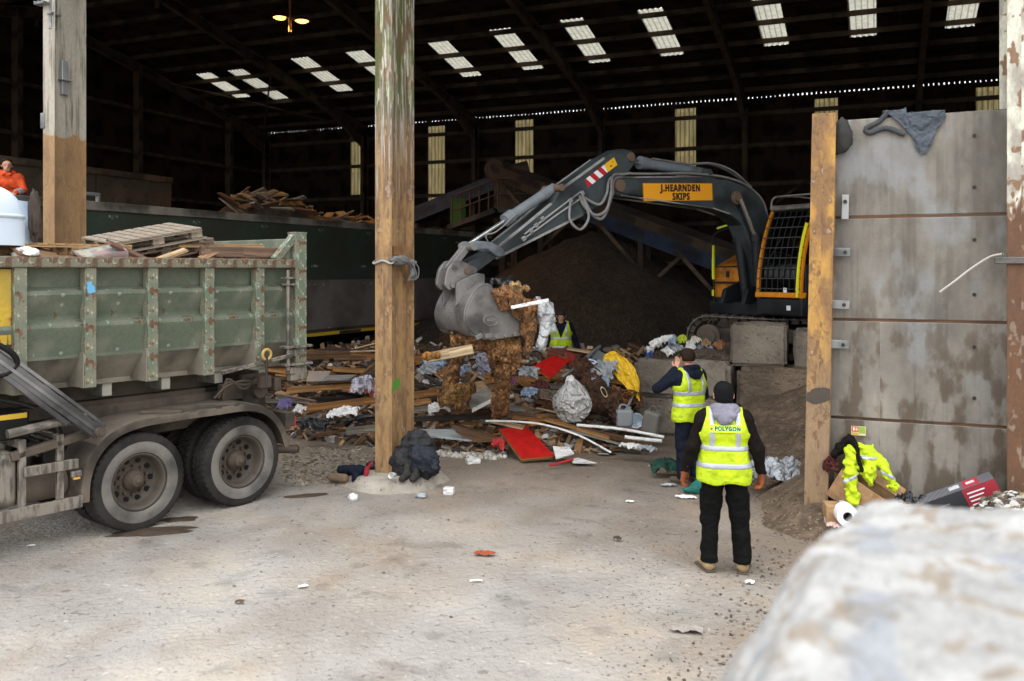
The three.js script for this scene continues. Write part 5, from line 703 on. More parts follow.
plate('metal_sheet', 'pale grey metal sheet beside the grey-blue one', 'sheet', [[328, 375, 15.6], [357, 374.5, 15.7], [351, 378.5, 15.2], [323, 379, 15.2]], 0.03, PL.steel, PL.steel);
plate('grey_sheet', 'long light grey panel lying on the ground edge right of the column', 'panel', [[416, 429, 13.7], [452, 429, 13.9], [472, 440, 13.4], [420, 434, 13.4]], 0.03, std('#a7a9a7', { map: T.grime }), PL.grey);
plate('brown_board', 'worn brown chipboard behind the light grey panel', 'board', [[455, 430, 13.7], [488, 432, 13.7], [500, 441, 13.4], [468, 441, 13.4]], 0.02, W_.brown, ply);
plate('white_tray', 'white plastic tray lying right of the red front board', 'tray', [[553, 446, 12.9], [569, 447, 12.9], [574, 453, 12.65], [556, 458, 12.5]], 0.02, PL.white, PL.white);
plate('white_board', 'flat white paper scrap on the ground right of the red board', 'paper', [[571, 459, 12.75], [578, 457.5, 12.8], [597, 463, 12.5], [573, 463, 12.5]], 0.006, PL.white, PL.white);
plate('card_box_flap', 'buckled grey cardboard tray below the insulation', 'carton', [[466, 395, 14.2], [484, 387, 14.6], [494, 397, 14.2], [471, 408, 13.8]], 0.02, std('#a39c90', { map: T.fine }), PL.card);
plate('card_box_flap', 'white-edged flap standing on the buckled tray', 'carton', [[472, 408, 13.8], [495, 397, 14.0], [494, 401, 13.9], [472, 412, 13.7]], 0.015, PL.white, PL.white);
plate('cardboard_sheet', 'brown cardboard sheet in the insulation under the bucket', 'cardboard', [[468, 384, 14.8], [482, 381, 14.9], [493, 393, 14.5], [478, 394, 14.4]], 0.01, PL.card, PL.card);
plate('grey_sheet', 'grey metal plate leaning behind the green printed pack', 'panel', [[598, 350, 15.4], [613, 358, 15.2], [610, 368, 14.9], [592, 358, 15.1]], 0.015, PL.steel, PL.steel);
solo('red_stick', 'thin red stick lying on the ground before the red board', 'stick', rod(at(550, 465.5, 12.3), at(573, 459.5, 12.5), 0.018), std('#a3241f'));
// ---- bags, sheets, rags
{
  const p = at(572, 401, 14.1), g = lump(0.28, 0.31, 0.22, 0.42, 1.5, 12, 5, true); const q = g.attributes.position; for (let i = 0; i < q.count; i++) { const y = q.getY(i); q.setX(i, q.getX(i) * (1 - 0.45 * sstep(-0.05, 0.42, y))); } g.computeVertexNormals();
  const t = thing('rubble_sack', 'large crumpled white rubble sack standing in the heap', 'sack', p.toArray()); part(t, 'bag', g, std('#cfccc6', { map: T.grime, bumpMap: T.folds, bumpScale: 0.05, roughness: 0.6 })); part(t, 'tied_neck', lump(0.06, 0.08, 0.05, 1, 3, 2, 3, true).translate(-0.03, 0.31, 0), PL.white);
}
{ const c = [[607, 354, 14.7], [618, 352, 14.7], [630, 358, 14.6], [639, 367, 14.5], [643, 378, 14.4], [641, 388, 14.3]].map((p) => at(...p)), cu = new THREE.CatmullRomCurve3(c); solo('yellow_tarpaulin', 'crumpled yellow tarpaulin arching over the right end of the heap', 'tarpaulin', sheet(60, 18, (u, v) => { const p = cu.getPoint(u), w = 0.12 + 0.28 * Math.sin(u * PI) ; return p.add(V((v - 0.5) * w * 0.5 - 0.1 * v, -Math.pow(v, 1.3) * w * 1.3 + 0.05 * (fbm(u * 9, v * 5, 3, 3) - 0.5), 0.35 * v * w + 0.12 * (fbm(u * 7 + 4, v * 4, 9, 3) - 0.5))); }), std('#d8ab14', { roughness: 0.55, bumpMap: T.folds, bumpScale: 0.02 })); }
{ const p = at(591, 365, 14.9); const g = rbox(0.3, 0.22, 0.16, 0.05), q = g.attributes.position; for (let i = 0; i < q.count; i++) q.setZ(i, q.getZ(i) + 0.04 * Math.sin(q.getX(i) * 18 + q.getY(i) * 14)); g.computeVertexNormals(); solo('printed_pack', 'green and white printed plastic pack under the slanting pole', 'pack', g, std('#ffffff', { map: tex(128, (u, v) => { const a = pf(u, v, 8, 5, 3), b = pf(u, v, 5, 9, 3); return a > 0.55 ? [0.86, 0.88, 0.86] : b > 0.55 ? [0.15, 0.25, 0.5] : [0.12, 0.42, 0.26]; }, { repeat: 2.5 }), roughness: 0.4 }), p.toArray(), [0.2, YAW, -0.2]); }
[['rag_sheet', 'grey crumpled plastic sheet under the yellow tarpaulin', 'sheet', [604, 374, 14.7], 0.6, 0.45, 0.3, PL.grey, 3, [0.6, 0, 0.2]], ['rag_sheet', 'pale blue-grey plastic sheet below the grey one', 'sheet', [600, 384, 14.5], 0.4, 0.3, 0.16, PL.blue, 7, [0.5, 0, 0]], ['foam_slab', 'white crumbly foam slab on the blackened pole', 'foam', [441, 410, 14], 0.42, 0.2, 0.2, PL.white, 11, [0.7, 0.3, 0]], ['rag_sheet', 'white plastic sheet draped left of the column', 'sheet', [344, 415, 14.2], 0.6, 0.3, 0.16, PL.white, 15, [0.4, 0.3, 0]], ['rag_sheet', 'silvery printed plastic bag at the left edge of the column', 'bag', [364, 389, 14.7], 0.5, 0.4, 0.35, std('#ffffff', { map: tex(128, (u, v) => { const a = pf(u, v, 8, 2, 4), b = pf(u, v, 7, 30, 3); return b > 0.6 ? [0.7, 0.35, 0.3] : [0.55 + 0.35 * a, 0.56 + 0.35 * a, 0.6 + 0.35 * a]; }, { repeat: 2 }), roughness: 0.35, bumpMap: T.folds, bumpScale: 0.02 }), 19, [0.9, 0.2, -0.5]],
 ['rag_sheet', 'purple and white plastic bag by the lorry tail', 'bag', [286, 407, 14.4], 0.3, 0.25, 0.2, PL.purple, 23, [0.6, 0, 0]], ['rag_sheet', 'small white bag next to the purple one', 'bag', [300, 412, 14.3], 0.25, 0.2, 0.16, PL.white, 27, [0.6, 0, 0]], ['bin_bag', 'black plastic bag on the ground behind the tail lamp', 'bag', [316, 428, 13.9], 0.62, 0.3, 0.22, PL.black, 31, [0.4, 0, 0]], ['rag_sheet', 'grey moulded plastic piece under the middle of the bucket', 'plastic', [485, 364, 14.4], 0.25, 0.4, 0.2, std('#8d8894', { roughness: 0.5 }), 35, [1.3, 0.3, 0.2]], ['rag_sheet', 'blue-white plastic scrap left of the grey moulded piece', 'plastic', [467, 371, 14.3], 0.24, 0.2, 0.16, PL.blue, 39, [0.9, 0.3, 0.4]], ['rag_sheet', 'grey sheet end showing above the slanting board by the column', 'sheet', [436, 363, 14.7], 0.5, 0.3, 0.2, PL.blue, 43, [0.7, 0, 0]], ['rag_sheet', 'pale crumpled liner between the boards near the column', 'sheet', [432, 372, 14.7], 0.5, 0.3, 0.25, PL.grey, 47, [0.8, 0, 0.2]],
 ['red_bag', 'small red plastic bag left of the red front board', 'bag', [499, 448, 13.1], 0.24, 0.2, 0.22, PL.red, 51, [0.2, 0, 0]], ['rag_sheet', 'pink rag among the insulation', 'rag', [513, 383, 14.3], 0.18, 0.14, 0.16, std('#8a4f78'), 55, [0.8, 0, 0]], ['rag_sheet', 'grey hose-like plastic bundle below the tilted red panel', 'plastic', [530, 375, 14.5], 0.4, 0.25, 0.22, PL.grey, 59, [0.7, 0, 0]], ['rag_sheet', 'dull red fabric lump left of the white sack', 'fabric', [541, 390, 14.5], 0.4, 0.26, 0.25, std('#6d3a30', { map: T.cloth }), 63, [0.7, 0, 0]], ['rag_sheet', 'brown fabric lump below the dull red one', 'fabric', [546, 397, 14.3], 0.45, 0.2, 0.2, std('#7b6a5a', { map: T.cloth }), 67, [0.7, 0, 0]], ['rag_sheet', 'pale scrap at the left edge of the buckled tray', 'scrap', [530, 394, 14.3], 0.3, 0.2, 0.15, PL.blue, 71, [0.7, 0, 0]],
 ['green_cloth', 'dark green cloth lying on the ground left of the near worker', 'cloth', [666, 471, 11.9], 0.5, 0.4, 0.2, PL.green, 75, [0.1, 0.4, 0]], ['white_scrap', 'white crumpled film on the ground left of the green cloth', 'film', [629, 449, 12.9], 0.36, 0.2, 0.12, PL.white, 79], ['white_scrap', 'grey crumpled film between the green cloth and the white film', 'film', [645, 451, 12.8], 0.34, 0.2, 0.12, PL.grey, 83], ['white_tarpaulin', 'dirty white tarpaulin crumpled on the dirt bank right of the near worker', 'tarpaulin', [770, 480, 11.05], 0.8, 0.5, 0.42, std('#c9ccd0', { map: T.grime, roughness: 0.5, bumpMap: T.folds, bumpScale: 0.03 }), 87, [0.35, 0.3, -0.1]], ['white_tarpaulin', 'small grey-white film end beside the yellow post', 'film', [787, 470, 11.1], 0.36, 0.3, 0.16, std('#c2c3c2', { roughness: 0.5, bumpMap: T.folds, bumpScale: 0.02 }), 91, [0.3, 0, 0.2]],
].forEach((a) => rag(...a));
// canisters and bucket by the blocks
{
  const can = (label, px, py, Z, w, h, m, ry) => { const p = at(px, py, Z), t = thing('plastic_canister', label, 'canister', p.toArray(), ry); part(t, 'body', rbox(w, h, w * 0.7, 0.05, 0, h / 2, 0), m); part(t, 'handle', hose([V(-w * 0.3, h, 0), V(-w * 0.2, h + 0.06, 0), V(w * 0.1, h + 0.06, 0), V(w * 0.2, h, 0)], 0.016, 14, 6), m); part(t, 'cap', rod(V(w * 0.32, h - 0.01, 0), V(w * 0.32, h + 0.035, 0), 0.03), m); return t; };
  can('translucent grey canister left of the white bucket', 624, 427, 14.1, 0.28, 0.29, std('#86898a', { roughness: 0.5 }), 0.6); can('dusty brown-grey canister leaning right of the white bucket', 650, 433, 13.9, 0.28, 0.36, std('#756f66', { map: T.grime, roughness: 0.7 }), -0.3).rotation.z = -0.2;
  const p = at(638, 429, 14.15), b = thing('plastic_bucket', 'small white plastic bucket lying between two canisters', 'bucket', [p.x, p.y + 0.11, p.z], 0.4); b.rotation.x = 1.2; part(b, 'wall', lathe([[0.0, -0.11], [0.09, -0.11], [0.115, 0.11], [0.122, 0.115], [0.105, 0.108], [0.085, -0.1], [0, -0.1]], 24), std('#c9d3da', { roughness: 0.4 })); part(b, 'bail_handle', put(fin(new THREE.TorusGeometry(0.12, 0.005, 6, 20, PI)), 0, 0.1, 0, 0.5, 0, 0), M.steel);
}
// ---- brown fibrous insulation: chains of soft blobs, meshed with ragged noise
function nets(f, lo, hi, cell) { // naive surface nets of f < 0
  const n = [0, 1, 2].map((i) => Math.ceil((hi[i] - lo[i]) / cell) + 2), [nx, ny, nz] = n, val = new Float32Array(nx * ny * nz), id = (i, j, k) => (k * ny + j) * nx + i;
  for (let k = 0; k < nz; k++) for (let j = 0; j < ny; j++) for (let i = 0; i < nx; i++) val[id(i, j, k)] = f(lo[0] + i * cell, lo[1] + j * cell, lo[2] + k * cell);
  const idx = new Int32Array(nx * ny * nz).fill(-1), pos = [], tri = [];
  for (let k = 0; k < nz - 1; k++) for (let j = 0; j < ny - 1; j++) for (let i = 0; i < nx - 1; i++) {
    let m = 0, c = 0, sx = 0, sy2 = 0, sz = 0; const g = [];
    for (let q = 0; q < 8; q++) { const v = val[id(i + (q & 1), j + (q >> 1 & 1), k + (q >> 2))]; g.push(v); if (v < 0) m |= 1 << q; }
    if (m === 0 || m === 255) continue;
    for (let a = 0; a < 8; a++) for (const b of [a | 1, a | 2, a | 4]) { if (b === a || (m >> a & 1) === (m >> b & 1)) continue; const t = g[a] / (g[a] - g[b]); sx += mix(a & 1, b & 1, t); sy2 += mix(a >> 1 & 1, b >> 1 & 1, t); sz += mix(a >> 2, b >> 2, t); c++; }
    idx[id(i, j, k)] = pos.length / 3; pos.push(lo[0] + (i + sx / c) * cell, lo[1] + (j + sy2 / c) * cell, lo[2] + (k + sz / c) * cell);
  }
  const quad = (a, b, c, d, flip) => { if (a < 0 || b < 0 || c < 0 || d < 0) return; flip ? tri.push(a, c, b, a, d, c) : tri.push(a, b, c, a, c, d); };
  for (let k = 1; k < nz - 1; k++) for (let j = 1; j < ny - 1; j++) for (let i = 1; i < nx - 1; i++) { const v = val[id(i, j, k)] < 0; if (v !== val[id(i + 1, j, k)] < 0) quad(idx[id(i, j - 1, k - 1)], idx[id(i, j, k - 1)], idx[id(i, j, k)], idx[id(i, j - 1, k)], !v); if (v !== val[id(i, j + 1, k)] < 0) quad(idx[id(i - 1, j, k - 1)], idx[id(i - 1, j, k)], idx[id(i, j, k)], idx[id(i, j, k - 1)], !v); if (v !== val[id(i, j, k + 1)] < 0) quad(idx[id(i - 1, j - 1, k)], idx[id(i, j - 1, k)], idx[id(i, j, k)], idx[id(i - 1, j, k)], !v); }
  const geo = new THREE.BufferGeometry(); geo.setAttribute('position', new THREE.Float32BufferAttribute(pos, 3)); geo.setIndex(tri); geo.computeVertexNormals(); return geo;
}
M.fibre = std('#b48a60', { map: tex(256, (u, v) => { const a = pf(u, v, 10, 5, 5), b = fbm(u * 50, v * 16, 3, 3), k = 0.22 + 0.95 * a + 0.5 * (b - 0.5); return [k, k * 0.93, k * 0.82]; }, { repeat: 1.6 }), bumpMap: T.crumb, bumpScale: 0.05, roughness: 1 });
function insulation(label, pts, s, m = M.fibre, name = 'insulation_clump', cat = 'insulation') {
  const P = pts.map(([px, py, Z, r]) => [at(px, py, Z), r]), o = P.reduce((a, p) => a.add(p[0]), V(0, 0, 0)).divideScalar(P.length), q = P.map(([p, r]) => [p.clone().sub(o), r]), lo = [9, 9, 9], hi = [-9, -9, -9];
  for (const [p, r] of q) p.toArray().forEach((c, i) => { lo[i] = Math.min(lo[i], c - r * 1.7 - 0.05); hi[i] = Math.max(hi[i], c + r * 1.7 + 0.05); });
  const f = (x, y, z) => { let d = 9; for (let i = 0; i + 1 < q.length; i++) { const [a, ra] = q[i], [b, rb] = q[i + 1], bx = b.x - a.x, by = b.y - a.y, bz = b.z - a.z, t = clamp(((x - a.x) * bx + (y - a.y) * by + (z - a.z) * bz) / (bx * bx + by * by + bz * bz + 1e-9)); d = Math.min(d, Math.hypot(x - a.x - bx * t, y - a.y - by * t, z - a.z - bz * t) - mix(ra, rb, t)); } if (d > 0.15) return d; return d + 0.3 * (fbm(x * 6 + s, y * 3.6, z * 6 + s, 4) - 0.5) + 0.13 * (fbm(x * 17, y * 4.5 + s, z * 17, 2) - 0.5); };
  return solo(name, label, cat, fin(nets(f, lo, hi, 0.022)), m, o.toArray());
}
const BZ = 12.6;
insulation('brown fibrous insulation hanging in a long rope below the bucket', [[492, 338, BZ, 0.14], [498, 352, BZ, 0.15], [503, 366, 12.8, 0.1], [504, 385, 13, 0.1], [500, 402, 13.4, 0.13], [496, 412, 13.7, 0.1]], 3);
insulation('brown insulation strand hanging under the right end of the bucket', [[505, 338, BZ, 0.12], [513, 350, BZ, 0.1], [512, 362, 12.7, 0.07], [510, 372, 12.7, 0.05]], 8);
insulation('ragged brown insulation filling the gap below the bucket floor', [[462, 336, 12.4, 0.08], [478, 340, 12.5, 0.13], [490, 342, 12.6, 0.12], [494, 350, 12.6, 0.09]], 14);
insulation('thin brown insulation strip hanging below the left end of the bucket', [[452, 333, 12.3, 0.05], [453, 345, 12.4, 0.06], [456, 358, 13, 0.06]], 19);
insulation('tall brown insulation wad standing left under the bucket', [[456, 358, 13.9, 0.1], [450, 375, 13.9, 0.13], [447, 390, 13.9, 0.1]], 24);
insulation('fluffy tan insulation ball at the foot of the tall wad', [[452, 396, 13.8, 0.17], [460, 392, 13.8, 0.15], [468, 386, 13.9, 0.09]], 31, std('#b8935f', { map: M.fibre.map, bumpMap: T.crumb, bumpScale: 0.05, roughness: 1 }));
insulation('brown insulation strip hanging from the right lip of the bucket', [[528, 312, 12.4, 0.12], [530, 326, 12.4, 0.11], [529, 340, 12.4, 0.07], [528, 356, 12.5, 0.04]], 37);
insulation('orange-brown foam heaped in the mouth of the bucket', [[497, 293, 12.2, 0.1], [506, 299, 12.3, 0.15], [516, 303, 12.4, 0.14], [526, 308, 12.4, 0.13]], 43, std('#b88a62', { map: M.fibre.map, bumpMap: T.crumb, bumpScale: 0.04 }));
insulation('pale curled foam piece on top of the bucket load', [[509, 291, 12.4, 0.07], [514, 286, 12.4, 0.08], [519, 289, 12.4, 0.06]], 49, std('#d9b98c', { map: M.fibre.map, bumpMap: T.crumb, bumpScale: 0.03 }));
insulation('black plastic bag on top of the bucket load', [[488, 286, 12.5, 0.1], [497, 282, 12.5, 0.12], [506, 284, 12.5, 0.1]], 55, PL.black, 'bin_bag', 'bag');
insulation('torn white plastic sheeting hanging from the right side of the bucket', [[538, 304, 12.5, 0.09], [544, 314, 12.5, 0.12], [545, 330, 12.5, 0.1], [541, 346, 12.5, 0.09]], 61, std('#c5c6c6', { map: T.grime, bumpMap: T.folds, bumpScale: 0.03, roughness: 0.5 }), 'plastic_sheeting', 'sheeting');
insulation('cream insulation scrap between the hanging strips', [[462, 343, 12.9, 0.15], [464, 344, 12.9, 0.15]], 67, std('#b9a27c', { map: M.fibre.map }));
insulation('orange foam stuck on the left end of the broad pale plank', [[426, 357, 12.1, 0.035], [433, 355.5, 12.08, 0.03], [437, 355, 12.08, 0.01]], 73, std('#d69a4c', { map: M.fibre.map }));
insulation('dark brown wad below the dull red fabric in the heap', [[598, 392, 14.4, 0.22], [610, 402, 14.3, 0.2], [620, 412, 14.2, 0.16]], 79, std('#5e422a', { map: M.fibre.map, bumpMap: T.crumb, bumpScale: 0.06 }), 'fibre_wad', 'fibre');
insulation('reddish brown wad beside the white sack', [[583, 372, 14.8, 0.2], [594, 380, 14.7, 0.18], [590, 400, 14.3, 0.16]], 85, std('#6b4429', { map: M.fibre.map, bumpMap: T.crumb, bumpScale: 0.06 }), 'fibre_wad', 'fibre');
plankAt('white_lath', 'white lath lying across the bucket load', 'lath', [511, 308, 12.1], [549, 300, 12.1], 0.03, 0.05, PL.white);
[['rust', 622, 398, '#8a5426', 6], ['brown', 632, 402, '#5e3a1e', 8]].forEach(([n, px, py, c, k]) => { const p = at(px, py, 14.4), hs = []; for (let i = 0; i < k; i++) hs.push(hose([0, 1, 2, 3, 4].map(() => V(rr(-0.18, 0.18), rr(-0.14, 0.2), rr(-0.15, 0.15))), 0.009, 30, 5)); solo('cable_tangle', n + '-coloured tangle of cable behind the canisters', 'cable', join(hs), std(c), p.toArray()); });
solo('cable_tangle', 'small loop of pale cord hanging right of the white sack', 'cord', put(fin(new THREE.TorusGeometry(0.07, 0.01, 6, 24)), 0, 0, 0, 0.2, 0.5, 0.4, [0.5, 1.3, 1]), std('#cfbf94'), at(604, 392, 14.1).toArray());
// ---- litter on the long block under the tracks
[['white film tube', 662, 344, 0.5, 0.14, PL.white], ['pale grey bag', 676, 350, 0.3, 0.2, PL.grey], ['white carton', 691, 347, 0.24, 0.2, PL.white], ['yellow-green bottle label', 683, 342, 0.2, 0.14, std('#a9b52c')], ['blue cap and film', 649, 355, 0.16, 0.14, std('#3d5c9a')], ['lilac wrapper', 711, 353, 0.2, 0.12, std('#a9a6d6')], ['orange brick rubble', 720, 348, 0.26, 0.22, std('#9a6a45', { map: T.fine })], ['clear crumpled bottle', 700, 352, 0.22, 0.14, PL.blue], ['long white hose end', 654, 350, 0.42, 0.1, PL.white], ['pale carton flap', 668, 355, 0.3, 0.16, PL.white], ['grey film scrap', 684, 355, 0.34, 0.18, PL.grey], ['cream paper', 697, 343, 0.22, 0.14, std('#c9c1b2')], ['crumpled blue-grey film', 673, 343, 0.3, 0.16, PL.blue], ['brown card scrap', 706, 347, 0.22, 0.16, PL.card], ['thin white liner', 690, 353, 0.26, 0.12, PL.white]].forEach(([l, px, py, w, d, m], i) => { const p = at(px, py, 15.25); rag('wrapper', l + ' on top of the long concrete block', 'litter', p, w, d, 0.18, m, 100 + i * 7, [0.5, rr(0, 3), rr(-0.3, 0.3)]); });
solo('rubble_fill', 'brown mixed rubble lying on the long block at the track idler', 'rubble', lump(0.75, 0.2, 0.24, 0.6, 2, 5, 5).translate(-3.0, 1.27, -15.3), M.soil);
// ---- the small stuff: shards and crumbs that nobody could count
function scatter(name, label, cat, n, spot, size, tones, geo) {
  const m = new THREE.InstancedMesh(geo, std('#ffffff', { roughness: 0.9, map: T.fine }), n), c = new THREE.Color(), s = V(), q = new THREE.Quaternion(), e = new THREE.Euler(), mt = new THREE.Matrix4();
  for (let i = 0; i < n; i++) { const p = spot(i); size(s); q.setFromEuler(e.set(rr(-0.7, 0.7), rr(0, 6.3), rr(-0.7, 0.7))); m.setMatrixAt(i, mt.compose(p, q, s)); m.setColorAt(i, c.set(pick(tones)).multiplyScalar(rr(0.7, 1.1))); }
  m.name = numbered(name); m.castShadow = m.receiveShadow = true; scene.add(m); return tag(m, label, cat, null, 'stuff');
}
const CHIP = fin(new THREE.BoxGeometry(1, 1, 1)), SHARD = lump(0.5, 0.5, 0.5, 1.1, 1.6, 3, 1), WOODT = ['#a5774a', '#8c6a4a', '#c2a078', '#6d4c33', '#5a4433', '#8f857a'], MIXT = ['#d8d5cf', '#9c9a96', '#6f6a64', '#4b4642', '#8b7a66', '#b9b3a8', '#777b80', '#5b4a3a', '#3a332d', '#3a332d', '#3f352c', '#4a3b2e', '#5a4433'];
const heapSpot = () => { const x = rr(-11.8, -3.8), z = frontZ(x) - rr(-0.1, 1) * 4.4 * Math.sqrt(rnd()); return V(x, Math.max(moundY(x, z), groundY(x, z)) + 0.03, z); };
scatter('wood_fragments', 'countless broken wood fragments all over the rubbish heap', 'wood', 1500, heapSpot, (s) => s.set(rr(0.1, 0.5), rr(0.012, 0.04), rr(0.03, 0.12)), WOODT, CHIP);
scatter('rubbish_fragments', 'countless mixed scraps all over the rubbish heap', 'rubbish', 1500, heapSpot, (s) => s.set(rr(0.04, 0.26), rr(0.02, 0.12), rr(0.04, 0.2)), MIXT, SHARD);
scatter('plaster_rubble', 'white crumbled plaster in front of the heap right of the column', 'rubble', 900, () => { const t = rnd(), p = onGround(mix(418, 500, t) + rr(-4, 8), mix(447, 452, t) + rr(-9, 9)); return V(p.x, groundY(p.x, p.z) + 0.01, p.z); }, (s) => s.setScalar(rr(0.02, 0.09)), ['#d2ccc2', '#bdb4a6', '#e0dcd5', '#a39886'], SHARD);
scatter('plaster_rubble', 'pale crumbled rubble between the lorry and the concrete pad', 'rubble', 600, () => { const p = onGround(rr(282, 376), rr(446, 486) ); return V(p.x, groundY(p.x, p.z) + 0.0, p.z); }, (s) => s.set(rr(0.02, 0.1), rr(0.01, 0.04), rr(0.02, 0.08)), ['#94886f', '#84765f', '#aca18d', '#6e6253'], SHARD);
scatter('yard_grit', 'loose grit and crumbs strewn over the yard', 'grit', 1700, () => { const a = rnd(), px = a < 0.5 ? rr(0, 1000) : rr(600, 800), py = a < 0.5 ? 460 + 220 * rnd() * rnd() : rr(500, 680), p = onGround(px, py); return V(p.x, groundY(p.x, p.z) + 0.003, p.z); }, (s) => { const k = rr(0.004, 0.018) * (rnd() < 0.05 ? 2.4 : 1); s.set(k * 1.3, k * 0.7, k); }, ['#8b8074', '#7c7267', '#b5aea4', '#675c51', '#9f9486', '#a89f94'], SHARD);
scatter('bank_crumbs', 'clods and small scraps on the dirt bank by the yellow post', 'dirt', 420, () => { const x = -0.9 + 0.55 * (rnd() + rnd() - 1), z = rr(-11.5, -4.4); return V(x, Math.max(groundY(x, z), z < -9.2 ? 0.02 + 0.3 * Math.exp(-(((x + 0.65) / 0.55) ** 2 + ((z + 10.9) / 0.9) ** 2)) : 0) + 0.005, z); }, (s) => { const k = rr(0.008, 0.03); s.set(k * 1.3, k * 0.8, k); }, ['#7d6c5a', '#6b5c4c', '#948571', '#58493b'], SHARD);

// ================================================================ workers
const cap = (a, b, ra, rb = ra) => ({ a, b, ra, rb, d: b.clone().sub(a), l: Math.max(1e-9, b.distanceToSquared(a)) });
const dist = (c, x, y, z) => { const px = x - c.a.x, py = y - c.a.y, pz = z - c.a.z, t = clamp((px * c.d.x + py * c.d.y + pz * c.d.z) / c.l), q = c.ra + (c.rb - c.ra) * t, ex = px - c.d.x * t, ey = py - c.d.y * t, ez = pz - c.d.z * t; return Math.sqrt(ex * ex + ey * ey + ez * ez) - q; };
const field = (caps, k = 0.035) => (x, y, z) => { let d = 9; for (const c of caps) { const e = dist(c, x, y, z); const h = clamp(0.5 + 0.5 * (d - e) / k); d = d > 8 ? e : mix(d, e, h) - k * h * (1 - h); } return d; };
function bounds(caps, pad) { const lo = [9, 9, 9], hi = [-9, -9, -9]; for (const c of caps) for (const [p, r] of [[c.a, c.ra], [c.b, c.rb]]) p.toArray().forEach((v, i) => { lo[i] = Math.min(lo[i], v - r - pad); hi[i] = Math.max(hi[i], v + r + pad); }); return [lo, hi]; }
function meshCaps(caps, { cell = 0.013, pad = 0.05, k, mod } = {}) { const f0 = field(caps, k), f = mod ? (x, y, z) => mod(f0(x, y, z), x, y, z) : f0, [lo, hi] = bounds(caps, pad); return fin(nets(f, lo, hi, cell)); }
const wrinkle = (x, y, z, s, a = 0.018) => a * (fbm(x * 9 + s, y * 13, z * 9 + s, 3) - 0.5) + a * 0.7 * (0.5 - Math.abs(2 * fbm(x * 5 + s, y * 8 + x * 6, z * 5, 2) - 1));
// a hand: palm, four bent fingers of different lengths, thumb from the side of the palm
function handCaps(w, dir, side, curl, fat = 1) { // dir along the fingers, side towards the thumb
  dir = dir.clone().normalize(); side = side.clone().addScaledVector(dir, -side.dot(dir)).normalize(); const n = dir.clone().cross(side).normalize(), P = (u, v, q = 0) => w.clone().addScaledVector(dir, u).addScaledVector(side, v).addScaledVector(n, q), out = [];
  for (const v of [-0.026, 0, 0.026]) out.push(cap(P(0.0, v * 0.6), P(0.085, v), 0.017 * fat, 0.014 * fat));
  [[0.032, 0.07], [0.011, 0.08], [-0.011, 0.075], [-0.032, 0.058]].forEach(([v, len], i) => { let p = P(0.088, v), ang = 0; for (let s = 0; s < 3; s++) { ang += curl * [0.6, 0.9, 0.7][s] * (1 + i * 0.08); const q = p.clone().addScaledVector(dir, Math.cos(ang) * len * [0.46, 0.3, 0.26][s]).addScaledVector(n, Math.sin(ang) * len * [0.46, 0.3, 0.26][s]).addScaledVector(side, v * 0.1); out.push(cap(p, q, (0.0095 - s * 0.0008) * fat, (0.0088 - s * 0.0008) * fat)); p = q; } });
  const t0 = P(0.025, 0.034), t1 = P(0.055, 0.06, 0.012), t2 = P(0.085, 0.068, 0.024); out.push(cap(t0, t1, 0.013 * fat, 0.011 * fat), cap(t1, t2, 0.011 * fat, 0.009 * fat));
  return out;
}
function headCaps(c, yaw, pitch = 0) { const q = new THREE.Quaternion().setFromEuler(new THREE.Euler(pitch, yaw, 0, 'YXZ')), P = (x, y, z) => V(x, y, z).applyQuaternion(q).add(c); return { P, skin: [cap(P(0, 0.03, -0.012), P(0, 0.03, 0.012), 0.082), cap(P(0, -0.03, 0.02), P(0, 0.0, 0.02), 0.066), cap(P(-0.02, -0.085, 0.055), P(0.02, -0.085, 0.055), 0.03), cap(P(0, 0.0, 0.096), P(0, -0.032, 0.112), 0.01, 0.015), cap(P(-0.03, 0.022, 0.088), P(0.03, 0.022, 0.088), 0.012), cap(P(-0.018, -0.062, 0.09), P(0.018, -0.062, 0.09), 0.009), cap(P(0.084, 0.012, -0.006), P(0.086, -0.022, 0.0), 0.014, 0.01), cap(P(-0.084, 0.012, -0.006), P(-0.086, -0.022, 0.0), 0.014, 0.01)], hair: [cap(P(0, 0.035, -0.02), P(0, 0.038, 0.008), 0.096), cap(P(0, 0.0, -0.04), P(0, 0.02, -0.03), 0.072)] }; }
const CL = {
  skin: std('#c08d72', { roughness: 0.6 }), vest: std('#d8f20c', { map: T.cloth, bumpMap: T.folds, bumpScale: 0.008, roughness: 0.75 }), band: std('#a9adb3', { roughness: 0.35, metalness: 0.25 }), dark: phys('#19120f', { specularIntensity: 0.25, map: T.cloth, bumpMap: T.folds, bumpScale: 0.008 }), trousers: phys('#10100f', { specularIntensity: 0.25, map: T.cloth, bumpMap: T.folds, bumpScale: 0.01 }), navy: phys('#1c2230', { specularIntensity: 0.25, map: T.cloth, bumpMap: T.folds, bumpScale: 0.008 }), hood: std('#8b8795', { map: T.cloth, bumpMap: T.folds, bumpScale: 0.01 }), beanie: phys('#151516', { specularIntensity: 0.25, map: T.cloth, bumpMap: T.rough, bumpScale: 0.004 }), boot: std('#a58a64', { map: T.grime }), sole: std('#4f4335'), glove: std('#b8612f', { map: T.grime, bumpMap: T.folds, bumpScale: 0.006 }), orange: std('#ff5a12', { map: T.cloth, bumpMap: T.folds, bumpScale: 0.008, roughness: 0.75 }), hair: phys('#2a1d15', { specularIntensity: 0.25, roughness: 0.8, bumpMap: T.rough, bumpScale: 0.004 }), eye: std('#1a1512', { roughness: 0.3 }),
};
